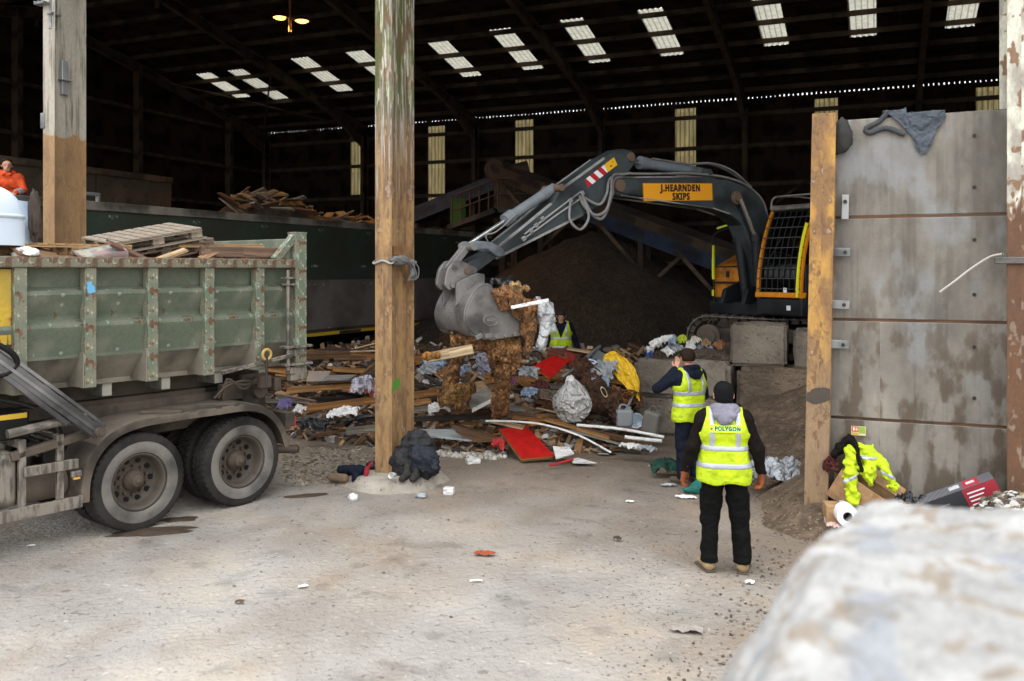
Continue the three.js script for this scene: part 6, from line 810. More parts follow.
// pose: joints in the person's own axes (x to their left, y up, z forwards)
function person(label, pos, turn, p, wear) {
  const t = thing('person', label, 'person', pos, turn), J = Object.fromEntries(Object.entries(p.j).map(([k, v]) => [k, V(...v)])), s = wear.seed, cell = wear.cell ?? 0.013;
  const hip = J.hip, ch = J.chest, up = ch.clone().sub(hip).normalize(), L = V(1, 0, 0).applyAxisAngle(UPV, p.twist ?? 0), off = (o, x, y = 0, z = 0) => o.clone().addScaledVector(L, x).addScaledVector(up, y).add(V(0, 0, z));
  const torso = [cap(off(hip, -0.085), off(hip, 0.085), 0.118), cap(off(hip.clone().lerp(ch, 0.45), -0.07), off(hip.clone().lerp(ch, 0.45), 0.07), 0.11), cap(off(ch, -0.1), off(ch, 0.1), 0.122), cap(off(ch, -0.15, 0.13), off(ch, 0.15, 0.13), 0.062)];
  const neck = [cap(off(ch, 0, 0.14), J.head.clone().add(V(0, -0.09, -0.01)), 0.06, 0.052)];
  const arm = (S) => [cap(J['shoulder' + S], J['elbow' + S], 0.056, 0.043), cap(J['elbow' + S], J['wrist' + S], 0.042, 0.028)], leg = (S) => [cap(J['hip' + S], J['knee' + S], 0.092, 0.06), cap(J['knee' + S], J['ankle' + S], 0.058, 0.04)];
  const foot = (S) => [cap(J['ankle' + S].clone().add(V(0, -0.03, -0.02)), J['toe' + S], 0.04, 0.032)];
  const h = headCaps(J.head, p.headYaw ?? 0, p.headPitch ?? 0), hands = ['L', 'R'].map((S) => p['hand' + S] ? handCaps(J['wrist' + S], V(...p['hand' + S].dir), V(...p['hand' + S].side), p['hand' + S].curl, wear.gloves ? wear.gloveFat ?? 1.25 : 1) : []);
  const bodyCaps = [...torso, ...neck, ...arm('L'), ...arm('R'), ...leg('L'), ...leg('R'), ...foot('L'), ...foot('R')];
  const pieces = [meshCaps(bodyCaps, { cell: 0.016, pad: 0.03 }), meshCaps(h.skin, { cell: 0.006, pad: 0.02, k: 0.022 })];
  if (!wear.gloves) for (const q of hands) if (q.length) pieces.push(meshCaps(q, { cell: 0.0045, pad: 0.01, k: 0.008 }));
  part(t, 'body', pieces, CL.skin);
  for (const x of [-0.032, 0.032]) part(t, 'eye', put(fin(new THREE.SphereGeometry(0.009, 10, 8)), ...h.P(x, 0.006, 0.083).toArray()), CL.eye);
  if (wear.hair) part(t, 'hair', meshCaps(h.hair, { cell: 0.008, pad: 0.02, k: 0.03, mod: (d, x, y, z) => { const l = V(x, y, z).sub(J.head).applyQuaternion(new THREE.Quaternion().setFromEuler(new THREE.Euler(p.headPitch ?? 0, p.headYaw ?? 0, 0, 'YXZ')).invert()); return Math.max(d + 0.012 * (fbm(x * 40, y * 40, z * 40, 2) - 0.5), l.z - 0.06 - 0.7 * (l.y - 0.055), -0.045 - l.y); } }), CL.hair);
  if (wear.beanie) part(t, 'beanie', meshCaps([cap(h.P(0, 0.035, -0.015), h.P(0, 0.045, 0.008), 0.091), cap(h.P(0, -0.02, -0.03), h.P(0, 0.02, 0), 0.08)], { cell: 0.007, pad: 0.02, k: 0.03, mod: (d, x, y, z) => Math.max(d + 0.006 * (fbm(x * 20, y * 20, z * 20, 2) - 0.5), -(y - J.head.y + 0.045 - 0.35 * (z - J.head.z))) }), wear.beanie);
  // trousers
  const tcaps = [cap(off(hip, -0.085), off(hip, 0.085), 0.13), ...leg('L').concat(leg('R')).map((c) => cap(c.a, c.b, c.ra + 0.026, c.rb + (c.rb < 0.05 ? 0.048 : 0.034)))];
  part(t, 'trousers', meshCaps(tcaps, { cell, pad: 0.04, k: 0.03, mod: (d, x, y, z) => Math.max(d + wrinkle(x, y, z, s, 0.028), p.seated ? -9 : Math.min(J.ankleL.y, J.ankleR.y) - 0.005 - y) }), wear.trousers);
  if (wear.pocket) for (const S of ['L', 'R']) { const k = J['hip' + S].clone().lerp(J['knee' + S], 0.62); part(t, 'trouser_pocket', rbox(0.05, 0.17, 0.13, 0.02, k.x + (S === 'L' ? 0.08 : -0.08), k.y, k.z), wear.trousers); }
  for (const S of ['L', 'R']) { const a = J['ankle' + S], to = J['toe' + S]; const b = part(t, 'boot', meshCaps([cap(a.clone().add(V(0, 0.06, 0)), a.clone().add(V(0, -0.03, -0.015)), 0.052, 0.05), cap(a.clone().add(V(0, -0.035, -0.03)), to.clone().add(V(0, 0.005, 0)), 0.046, 0.042)], { cell: 0.009, pad: 0.03, k: 0.03, mod: (d, x, y, z) => Math.max(d + wrinkle(x * 2, y * 2, z * 2, s, 0.008), a.y - 0.085 - y) }), wear.boot); if (!p.seated) part(b, 'sole', rbox(0.1, 0.022, 0.29, 0.01, (a.x + to.x) / 2, a.y - 0.089, (a.z + to.z) / 2 - 0.01, 0, Math.atan2(to.x - a.x, to.z - a.z), 0), CL.sole); }
  // jacket: torso and sleeves
  const jc = [...torso.map((c) => cap(c.a, c.b, c.ra + 0.02)), ...['L', 'R'].flatMap((S) => arm(S).map((c) => cap(c.a, c.b, c.ra + 0.022, c.rb + 0.022))), cap(off(ch, 0, 0.15), off(ch, 0, 0.2), 0.075, 0.07)];
  const jf = field(jc, 0.04), hem = hip.y - 0.06;
  part(t, 'jacket', meshCaps(jc, { cell, pad: 0.04, k: 0.04, mod: (d, x, y, z) => Math.max(d + wrinkle(x, y, z, s + 5, 0.024), p.seated ? -9 : hem - y) }), wear.jacket);
  if (wear.jacketBands) for (const S of ['L', 'R']) for (const f of [0.45, 0.75]) { const c = arm(S)[1], q = c.a.clone().lerp(c.b, f), dd = c.d.clone().normalize(); part(t, 'sleeve_band', rod(q.clone().addScaledVector(dd, -0.025), q.clone().addScaledVector(dd, 0.025), 0.07, 0.067, 16), CL.band); }
  if (wear.hood) part(t, 'hood', meshCaps([cap(off(ch, -0.085, 0.215, -0.05), off(ch, 0.085, 0.215, -0.05), 0.055), cap(off(ch, -0.07, 0.16, -0.135), off(ch, 0.07, 0.16, -0.135), 0.042), cap(off(ch, -0.03, 0.11, -0.15), off(ch, 0.03, 0.11, -0.15), 0.034), cap(off(ch, -0.085, 0.2, 0.0), off(ch, -0.05, 0.17, 0.07), 0.04), cap(off(ch, 0.085, 0.2, 0.0), off(ch, 0.05, 0.17, 0.07), 0.04)], { cell: 0.01, pad: 0.03, k: 0.05, mod: (d, x, y, z) => d + wrinkle(x * 1.6, y * 1.6, z * 1.6, s + 9, 0.02) }), wear.hood);
  if (wear.vest) {
    const vc = [...torso.map((c, i) => cap(c.a, c.b, c.ra + (i === 0 ? 0.046 : i === 1 ? 0.044 : i === 2 ? 0.036 : 0.036))), cap(off(hip, -0.1, -0.1), off(hip, 0.1, -0.1), 0.155)], vf0 = field(vc, 0.05);
    const vf = (x, y, z) => vf0(x, y, z) + wrinkle(x, y, z, s + 20, 0.014), lx = (x, z) => (x - ch.x) * L.x + (z - ch.z) * L.z;
    const clip = (x, y, z) => { const q = lx(x, z), yy = y - ch.y; return Math.max(Math.abs(q) - (yy > 0 ? mix(0.215, 0.165, clamp(yy / 0.16)) : 0.27), hip.y - 0.14 - y + 0.012 * Math.sin(x * 22 + s), Math.max(0, 0) + (0.082 - Math.hypot(q, (z - ch.z - (wear.front ? 0.03 : 0)) * 0.8)) * (yy > 0.1 ? 1 : -1) - (yy > 0.1 ? 0 : 9)); };
    const vneck = wear.front ? (x, y, z) => (z > ch.z ? 0.75 * (y - ch.y + 0.14) * 0.5 - Math.abs(lx(x, z)) : -9) : () => -9;
    const [lo, hi] = bounds(vc, 0.03), shell = (o, extra) => fin(nets((x, y, z) => Math.max(vf(x, y, z) - o, clip(x, y, z), vneck(x, y, z), extra ? extra(x, y, z) : -9), lo, hi, 0.0115));
    const v = part(t, 'hi_vis_vest', shell(0), CL.vest);
    for (const y of wear.bands) part(v, 'reflective_band', shell(0.006, (x, yy, z) => Math.abs(yy - y) - 0.026), CL.band);
    for (const q of [-1, 1]) part(v, 'reflective_band', shell(0.005, (x, y, z) => Math.max(Math.abs(lx(x, z) - q * 0.115) - 0.024, Math.max(...wear.bands) - y)), CL.band);
    if (wear.text) { const g = sheet(24, 4, (u, w) => { const x = mix(0.145, -0.145, u), y = mix(wear.text, wear.text + 0.066, w); let z = -0.5; while (vf(x, y, z) > 0.012 && z < 0) z += 0.002; return V(x, y, z - 0.003); }); const uv = g.attributes.uv, pp = g.attributes.position; for (let i = 0; i < uv.count; i++) uv.setXY(i, (0.145 - pp.getX(i)) / 0.29, (pp.getY(i) - wear.text) / 0.066);
      part(v, 'printed_name', g, std('#ffffff', { map: canvasTex(512, 112, (c, w, hh) => { c.fillStyle = '#d8f20c'; c.fillRect(0, 0, w, hh); c.fillStyle = c.strokeStyle = '#00606c'; c.lineWidth = 9; c.font = 'bold 88px sans-serif'; c.textAlign = 'left'; c.strokeText('POLYGON', 84, 88, 416); c.fillText('POLYGON', 84, 88, 416); c.beginPath(); c.moveTo(10, 60); c.lineTo(40, 34); c.lineTo(66, 60); c.lineTo(40, 86); c.fill(); }), roughness: 0.75 }), 'teal lettering on the back'); }
  }
  if (wear.gloves) ['L', 'R'].forEach((S, i) => { if (hands[i].length) { const w = J['wrist' + S], e = J['elbow' + S], d = w.clone().sub(e).normalize(); part(t, 'glove', [meshCaps([...hands[i]], { cell: 0.005, pad: 0.012, k: 0.012 }), meshCaps([cap(w.clone().addScaledVector(d, -0.07), w.clone().addScaledVector(d, 0.02), 0.044, 0.03)], { cell: 0.008, pad: 0.02 })], wear.gloves); } });
  if (wear.phone) part(t, 'phone', box(0.07, 0.14, 0.009, ...wear.phone), CL.beanie);
  return t;
}
const facing = (px, extra = 0) => { const r = ray(px, 300); return Math.atan2(r.x, r.z) + extra; };
const stand = (o = {}) => ({ hip: [0, 0.97, 0], chest: [0, 1.3, 0.0], head: [0, 1.645, 0.03], shoulderL: [0.195, 1.42, -0.01], shoulderR: [-0.195, 1.42, -0.01], elbowL: [0.29, 1.15, -0.03], elbowR: [-0.29, 1.15, -0.03], wristL: [0.36, 0.92, 0.0], wristR: [-0.335, 0.92, 0.0], hipL: [0.1, 0.93, 0], hipR: [-0.1, 0.93, 0], kneeL: [0.125, 0.5, 0.02], kneeR: [-0.14, 0.5, 0.02], ankleL: [0.14, 0.1, -0.02], ankleR: [-0.165, 0.1, -0.02], toeL: [0.2, 0.045, 0.15], toeR: [-0.21, 0.045, 0.15], ...o });
{ // nearest worker, seen from behind
  const g = onGround(724, 571.5);
  person('man seen from behind in a yellow hi-vis vest, black beanie, grey hood and orange gloves', [g.x, groundY(g.x, g.z), g.z], facing(724, 0.08), { j: stand({ head: [0, 1.625, 0.03] }), handL: { dir: [0.12, -1, 0.15], side: [-0.3, 0, 1], curl: 0.45 }, handR: { dir: [0.05, -1, 0.15], side: [0.3, 0, 1], curl: -0.5 } }, { seed: 3, cell: 0.0125, beanie: CL.beanie, trousers: CL.trousers, pocket: true, boot: CL.boot, jacket: CL.dark, hood: CL.hood, vest: true, bands: [1.16, 1.0], text: 1.315, gloveFat: 1.45, gloves: CL.glove });
}
{ // worker with a hand to his ear
  const g = onGround(689, 484);
  person('man in a yellow vest and navy hoodie standing behind, left hand raised to his ear', [g.x, groundY(g.x, g.z), g.z], facing(688, 0.72), { j: stand({ shoulderL: [0.2, 1.4, 0.0], elbowL: [0.36, 1.25, 0.2], wristL: [0.16, 1.5, 0.08], elbowR: [-0.27, 1.14, 0.02], wristR: [-0.16, 1.06, 0.24], kneeL: [0.1, 0.5, 0.02], kneeR: [-0.1, 0.5, 0.02], ankleL: [0.11, 0.1, -0.02], ankleR: [-0.11, 0.1, -0.02], toeL: [0.15, 0.045, 0.15], toeR: [-0.15, 0.045, 0.15] }), headYaw: -0.3, headPitch: 0.15, handL: { dir: [-0.3, 1, -0.1], side: [0, 0.3, 1], curl: 0.25 }, handR: { dir: [0.6, 0.1, 0.8], side: [0, 1, 0], curl: 0.5 } }, { seed: 17, hair: true, trousers: CL.navy, boot: CL.sole, jacket: CL.navy, hood: CL.navy, vest: true, bands: [1.2, 1.05] });
}
{ // worker far behind the heap, facing us
  const g = at(561, 330, 18.6);
  solo('rubbish_ridge', 'low earth ridge that the far worker stands on behind the heap', 'earth', lump(1.1, 0.25, 0.8, 0.4, 2, 9, 4), M.soil, [g.x, -0.02, g.z]);
  person('man in a dark cap and yellow vest facing the yard from behind the heap', [g.x, 0.2, g.z], facing(561, PI), { j: stand({ head: [0, 1.635, 0.05] }), headPitch: 0.25, handL: { dir: [0, -1, 0.2], side: [0, 0, 1], curl: 0.4 }, handR: { dir: [0, -1, 0.2], side: [0, 0, 1], curl: -0.4 } }, { seed: 29, beanie: std('#2d2224', { map: T.cloth }), trousers: CL.navy, boot: CL.sole, jacket: CL.navy, vest: true, front: true, bands: [1.16, 0.98] });
}
{ // worker sitting high on the trailer
  const s = at(8, 190, 16.4); s.y = 4.17;
  person('man in an orange hi-vis jacket sitting high on the trailer at the left edge', [s.x, s.y - 1.0, s.z], facing(8, PI - 0.1), { seated: true, j: { hip: [0, 0.92, 0], chest: [0, 1.23, 0.08], head: [0.0, 1.56, 0.17], shoulderL: [0.195, 1.35, 0.08], shoulderR: [-0.195, 1.35, 0.08], elbowL: [0.28, 1.1, 0.22], elbowR: [-0.28, 1.1, 0.22], wristL: [0.16, 1.04, 0.44], wristR: [-0.16, 1.04, 0.44], hipL: [0.1, 0.9, 0], hipR: [-0.1, 0.9, 0], kneeL: [0.16, 0.92, 0.43], kneeR: [-0.16, 0.92, 0.43], ankleL: [0.14, 0.48, 0.45], ankleR: [-0.14, 0.48, 0.45], toeL: [0.16, 0.42, 0.6], toeR: [-0.16, 0.42, 0.6] }, headYaw: 0.15, handL: { dir: [-0.3, -0.5, 0.8], side: [-1, 0.2, 0], curl: 0.5 }, handR: { dir: [0.3, -0.5, 0.8], side: [1, 0.2, 0], curl: -0.5 } }, { seed: 41, cell: 0.014, hair: true, trousers: CL.dark, boot: CL.sole, jacket: CL.orange, jacketBands: true, hood: CL.orange });
}

// ================================================================ things beside the panel wall, at the column foot and in the yard
M.card = std('#b08a62', { map: T.fine, bumpMap: T.rough, bumpScale: 0.001 });
{ // open cardboard box, jacket over it
  const b = thing('cardboard_box', 'brown cardboard box tipped against the panel wall under the yellow jacket', 'box', [-0.16, 0.37, -10.2], -0.25); b.rotation.z = -0.5; b.rotation.x = 0.12;
  part(b, 'front_side', rbox(0.62, 0.34, 0.008, 0.003, 0, 0, 0.15), M.card); part(b, 'back_side', rbox(0.62, 0.34, 0.008, 0.003, 0, 0, -0.12), M.card); part(b, 'end_side', [rbox(0.008, 0.34, 0.26, 0.003, -0.31, 0, 0.015), rbox(0.008, 0.34, 0.26, 0.003, 0.31, 0, 0.015)], M.card); part(b, 'base', rbox(0.62, 0.008, 0.26, 0.003, 0, -0.17, 0.015), M.card); part(b, 'flap', [rbox(0.6, 0.006, 0.14, 0.002, 0, 0.2, -0.16, 0.6, 0, 0), rbox(0.16, 0.006, 0.24, 0.002, 0.36, 0.22, 0.02, 0, 0, 0.6)], M.card); part(b, 'tape', rbox(0.05, 0.345, 0.003, 0.001, 0.1, 0, 0.156), std('#94704a'));
  const j = thing('hi_vis_jacket', 'yellow hi-vis jacket with grey bands thrown over the cardboard box', 'jacket', [-0.2, 0.6, -10.1]);
  const L = [[0, 0.3, -0.16], [0.02, 0.22, -0.02], [0.06, 0.08, 0.06], [0.1, -0.12, 0.09]].map((p) => V(...p)), jcaps = [];
  const cp = (a, b2, r, r2) => jcaps.push(cap(V(...a), V(...b2), r, r2));
  cp([-0.13, 0.28, -0.12], [0.06, 0.26, -0.1], 0.07, 0.08); cp([-0.1, 0.25, -0.06], [-0.09, 0.0, 0.05], 0.07, 0.075); cp([-0.09, 0.0, 0.05], [-0.06, -0.24, 0.07], 0.08, 0.075); cp([0.06, 0.24, -0.08], [0.1, 0.06, 0.02], 0.08, 0.08); cp([0.1, 0.06, 0.02], [0.12, -0.06, 0.06], 0.07, 0.05); cp([0.1, 0.26, -0.1], [0.24, 0.12, -0.04], 0.06, 0.06); cp([0.24, 0.12, -0.04], [0.33, -0.08, 0.02], 0.06, 0.055); cp([-0.04, 0.2, -0.04], [0.05, 0.0, 0.04], 0.06, 0.05);
  const jf0 = field(jcaps, 0.03), jf = (x, y, z) => jf0(x, y, z) + wrinkle(x * 1.7, y * 1.7, z * 1.7, 9, 0.075), [lo, hi] = bounds(jcaps, 0.05), net = (o, e) => fin(nets((x, y, z) => Math.max(jf(x, y, z) - o, e ? e(x, y, z) : -9), lo, hi, 0.012));
  part(j, 'fabric', net(0), CL.vest); part(j, 'reflective_band', net(0.006, (x, y, z) => Math.max(Math.abs(y + 0.02 - 0.5 * (x + 0.1)) - 0.022, x + 0.0)), CL.band); part(j, 'reflective_band', net(0.006, (x, y, z) => Math.max(Math.abs(y - 0.05 + 0.4 * (x - 0.25)) - 0.022, 0.17 - x)), CL.band); part(j, 'reflective_band', net(0.006, (x, y, z) => Math.max(Math.abs(y - 0.2) - 0.02, Math.abs(x - 0.08) - 0.09)), CL.band);
  part(j, 'dark_collar', meshCaps([cap(V(-0.2, 0.26, -0.1), V(-0.1, 0.36, -0.12), 0.06, 0.05), cap(V(-0.1, 0.36, -0.12), V(-0.02, 0.3, -0.06), 0.05, 0.03), cap(V(-0.04, 0.3, -0.05), V(0.02, 0.08, 0.08), 0.03, 0.03), cap(V(-0.2, 0.26, -0.1), V(-0.26, 0.2, -0.06), 0.05, 0.04)], { cell: 0.012, mod: (d, x, y, z) => d + wrinkle(x * 1.5, y * 1.5, z * 1.5, 4, 0.03) }), CL.dark, 'black lining');
}
rag('rag_sheet', 'maroon rag at the yellow post beside the jacket', 'rag', V(-0.48, 0.66, -10.18), 0.2, 0.2, 0.14, std('#5e2420', { map: T.cloth }), 201, [0.8, 0, 0.3]);
{ const c = thing('carton', 'small brown carton on the ground at the foot of the yellow post', 'carton', [-0.45, 0.2, -9.98], 0.2); part(c, 'body', rbox(0.2, 0.22, 0.24, 0.008), M.card); part(c, 'label_strip', rbox(0.204, 0.05, 0.1, 0.002, 0, -0.06, 0.03), std('#c9c2ba')); }
solo('white_wrapper', 'red and white crisp wrapper in front of the small carton', 'wrapper', crumple(0.16, 0.12, 0.06, 207), std('#c8a79c'), [-0.45, 0.12, -9.76]);
{ const t = thing('tape_roll', 'white roll of plastic film standing on edge near the jacket', 'roll', [-0.33, 0.25, -9.82], 0.25); part(t, 'film', lathe([[0.045, -0.09], [0.105, -0.09], [0.11, -0.085], [0.11, 0.085], [0.105, 0.09], [0.045, 0.09]], 36).rotateX(PI / 2), std('#e4e7ea', { roughness: 0.35 })); part(t, 'cardboard_core', lathe([[0.034, -0.092], [0.046, -0.092], [0.046, 0.092], [0.034, 0.092], [0.034, -0.092]], 28).rotateX(PI / 2), std('#3a3532')); }
plate('magazine', 'white magazine lying tilted under the cardboard box', 'magazine', [V(-0.42, 0.37, -10.2), V(-0.14, 0.31, -10.12), V(-0.06, 0.23, -9.9), V(-0.38, 0.25, -9.92)], 0.02, std('#c9c6c4', { map: T.grime }), PL.grey);
plate('brown_flap', 'torn brown cardboard sheet leaning behind the magazine', 'cardboard', [V(-0.46, 0.6, -10.22), V(-0.2, 0.4, -10.24), V(-0.16, 0.22, -10.1), V(-0.44, 0.32, -10.08)], 0.008, std('#6f5a46'), std('#6f5a46'));
rag('bin_bag', 'black bag slumped between the cardboard box and the printed carton', 'bag', V(0.3, 0.2, -10.15), 0.4, 0.36, 0.34, PL.black, 215);
plankAt('timber_plank', 'thin brown board end under the jacket box', 'board', V(-0.1, 0.19, -9.98), V(0.32, 0.2, -10.0), 0.1, 0.02, W_.brown);
{ // printed long carton leaning beside the right column
  const tx = canvasTex(512, 256, (c, w, h) => { c.fillStyle = '#23242a'; c.fillRect(0, 0, w, h); c.fillStyle = '#8e1f2c'; c.fillRect(w * 0.62, 0, w * 0.38, h); c.fillStyle = '#d8d8da'; for (let i = 0; i < 5; i++) c.fillRect(w * 0.66, 40 + i * 34, w * (0.2 - 0.03 * (i % 3)), 12); c.fillStyle = '#6d6e74'; for (let i = 0; i < 4; i++) c.fillRect(w * 0.08, 70 + i * 38, w * 0.36, 9); });
  const tx2 = canvasTex(512, 128, (c, w, h) => { c.fillStyle = '#5d5c61'; c.fillRect(0, 0, w, h); c.fillStyle = '#b12232'; c.fillRect(w * 0.66, 10, w * 0.18, h - 20); c.fillStyle = '#c9c9cb'; c.fillRect(w * 0.5, 30, w * 0.12, h - 70); c.fillRect(w * 0.7, 40, w * 0.1, 40); c.strokeStyle = '#86858a'; c.lineWidth = 4; for (let i = 0; i < 6; i++) { c.beginPath(); c.moveTo(i * 40, h); c.lineTo(60 + i * 50, 0); c.stroke(); } });
  const t = thing('printed_carton', 'long black and red printed carton leaning in the corner by the right column', 'carton', [0.72, 0.4, -10.08], 0.05); t.rotation.z = 0.45;
  const f = part(t, 'front_face', unitUV(box(0.86, 0.3, 0.006, 0, 0, 0.15), -0.43, 0.43, -0.15, 0.15), std('#ffffff', { map: tx, roughness: 0.5 }), 'dark printed face with a red end'); part(t, 'top_face', unitUV(box(0.86, 0.006, 0.3, 0, 0.153, 0), -0.43, 0.43, 0.15, -0.15, 'x', 'z'), std('#ffffff', { map: tx2, roughness: 0.5 }), 'grey printed top'); part(t, 'body', rbox(0.858, 0.3, 0.296, 0.004), std('#2a2a2e'));
}
{ // mixed rubble and scraps at the foot of the right column
  solo('rubbish_mound', 'low mound of mixed scraps at the foot of the right column', 'heap', lump(0.5, 0.62, 0.55, 0.5, 2.2, 4, 5), M.soil, [1.22, 0.02, -9.6]);
  scatter('rubbish_fragments', 'countless scraps on the low mound by the right column', 'rubbish', 420, () => { const a = rr(0, 6.28), r = Math.sqrt(rnd()); return V(1.22 + Math.cos(a) * r * 0.5, 0.63 * Math.sqrt(1 - r * r * 0.98) + 0.02, -9.6 + Math.sin(a) * r * 0.56); }, (s) => s.set(rr(0.04, 0.16), rr(0.02, 0.06), rr(0.03, 0.1)), ['#8d8474', '#6d6354', '#b9b3a6', '#55493b', '#a8925f', '#3b342d', '#cfcac2'], SHARD);
  plankAt('timber_plank', 'grey board scrap on the mound by the right column', 'board', V(0.9, 0.5, -9.35), V(1.3, 0.6, -9.25), 0.14, 0.03, W_.grey); rag('white_scrap', 'white film scrap on the mound by the right column', 'film', V(1.2, 0.55, -9.15), 0.3, 0.2, 0.1, PL.white, 221);
}
solo('bent_wire', 'bent pale rod sticking out from the right column clamp across the concrete panels', 'wire', hose([at(1003, 254, 8.78), at(990, 257, 8.98), at(972, 268, 9.12), at(955, 281, 9.22), at(940, 292, 9.33)], 0.013, 24, 6), std('#b9b3ab'));
{ // cloth hung over the panel top, and a dark bundle at the post
  const t = thing('hanging_cloth', 'blue-grey cloth draped over the top edge of the concrete panel wall', 'cloth', [0.35, 4.47, -10.55]);
  const f = (u, v) => { const x = mix(-0.33, 0.3, u), w = 1 - 0.55 * sstep(0.45, 1, v) , n = fbm(u * 4, v * 4, 3, 4) - 0.5, y = v < 0.25 ? 0.05 + 0.05 * n : 0.05 - (v - 0.25) * 0.62 * (1 - 0.7 * Math.abs(2 * u - 1.25) ** 2); return V(x * w + 0.1 * (1 - w) + 0.05 * n, y + 0.05 * n, v < 0.25 ? -0.12 + v / 0.25 * 0.22 : 0.1 + 0.05 * (fbm(u * 6, v * 5, 8, 3) - 0.3)); };
  part(t, 'fold', sheet(40, 40, f), std('#5a6069', { map: T.cloth, bumpMap: T.folds, bumpScale: 0.02 })); part(t, 'strip', [hose([V(-0.28, 0.04, 0.1), V(-0.36, -0.04, 0.1), V(-0.5, -0.12, 0.1), V(-0.46, -0.16, 0.1), V(-0.3, -0.12, 0.11), V(-0.1, -0.2, 0.11)], 0.03, 30, 7)], std('#4b4d50', { map: T.cloth }), 'trailing torn strip');
  solo('dark_bundle', 'dark round bundle wedged between the yellow post top and the panel', 'bundle', lump(0.12, 0.2, 0.09, 0.6, 2.5, 6, 4), std('#3d3a36', { map: T.cloth }), [-0.4, 4.28, -10.4]);
}
{ // safety sticker on the panel
  const g = fin(new THREE.BoxGeometry(0.15, 0.1, 0.004)); unitUV(g, -0.075, 0.075, -0.05, 0.05);
  solo('safety_sticker', 'small red and green safety sticker on the lowest concrete panel', 'sticker', g, std('#ffffff', { map: canvasTex(192, 128, (c, w, h) => { c.fillStyle = '#d9c9a0'; c.fillRect(0, 0, w, h); c.fillStyle = '#c43a22'; c.fillRect(6, 6, 92, 74); c.fillStyle = '#8fae45'; c.fillRect(102, 6, 84, h - 34); c.fillStyle = '#e9e2d2'; c.fillRect(22, 18, 24, 46); c.fillRect(56, 22, 30, 12); c.fillRect(56, 44, 30, 16); c.fillStyle = '#c9a23a'; c.fillRect(6, 88, 92, 34); }) }), [-0.22, 1.02, -10.466]);
}
// ---- foreground concrete block
{
  const w = 1.25, d = 1.04, n = 90, top = 2.4, x0 = -0.185, z1 = -0.7;
  const edge = (z) => x0 + 0.05 * (fbm(z * 5, 2, 0, 4) - 0.5) + 0.09 * sstep(-1.25, -1.7, z);
  const topY = (x, z) => top + 0.02 * (fbm(x * 22, z * 22, 8, 3) - 0.5) + 0.05 * (fbm(x * 5 + 4, z * 5, 3, 5) - 0.5) - 0.14 * sstep(edge(z) + 0.1, edge(z) - 0.02, x + 0.04 * (fbm(z * 9, x * 9, 5, 3) - 0.5)) - 0.07 * sstep(0.3, 0.65, fbm(x * 4 + 9, z * 4, 6, 3)) * sstep(-1.15, -0.9, z) - 0.03 * sstep(-1.62, -1.74, z);
  const P = (u, v) => { const z = mix(z1, z1 - d, v); if (u > 0.28) { const x = mix(edge(z), x0 + w, (u - 0.28) / 0.72); return V(x, topY(x, z), z); } const q = u / 0.28, y = mix(0, topY(edge(z), z), q); return V(edge(z) - 0.04 * (1 - q) - 0.03 * (fbm(y * 6, z * 6, 12, 4) - 0.5) * sstep(1, 0.85, q) - 0.02, y, z); };
  const back = sheet(60, 60, (u, v) => { const x = mix(edge(z1 - d), x0 + w, u), y = topY(x, z1 - d) * v; return V(x, y, z1 - d - 0.03 * (fbm(x * 6, y * 6, 20, 4) - 0.5) * (1 - v)); });
  const frontF = sheet(60, 60, (u, v) => { const x = mix(edge(z1), x0 + w, u), y = topY(x, z1) * v; return V(x, y, z1 + 0.03 * (fbm(x * 6, y * 6, 26, 4) - 0.5) * (1 - v)); }), right = span(x0 + w - 0.01, x0 + w, 0, 2.38, z1 - d, z1);
  const main = sheet(260, 120, P);
  solo('concrete_block', 'large pale broken concrete block, out of focus in the right foreground', 'block', join([main, back, frontF, right]), std('#ffffff', { map: tex(1024, (u, v) => { const a = pf(u, v, 5, 3, 6), b = pf(u, v, 9, 30, 5), c = pf(u, v, 4, 60, 4), g = pf(u, v, 60, 8, 2); let k = 0.56 + 0.2 * (a - 0.5) + 0.1 * (g - 0.5); let q = [k, k * 0.985, k * 0.96]; q = q.map((x, i) => mix(x, [0.44, 0.38, 0.31][i], 0.6 * sstep(0.58, 0.72, b))); return q.map((x, i) => mix(x, [0.45, 0.47, 0.5][i], 0.5 * sstep(0.6, 0.72, c))); }, { repeat: 3 }), bumpMap: T.crumb, bumpScale: 0.015, roughness: 0.95 }), [0, 0, 0]);
}
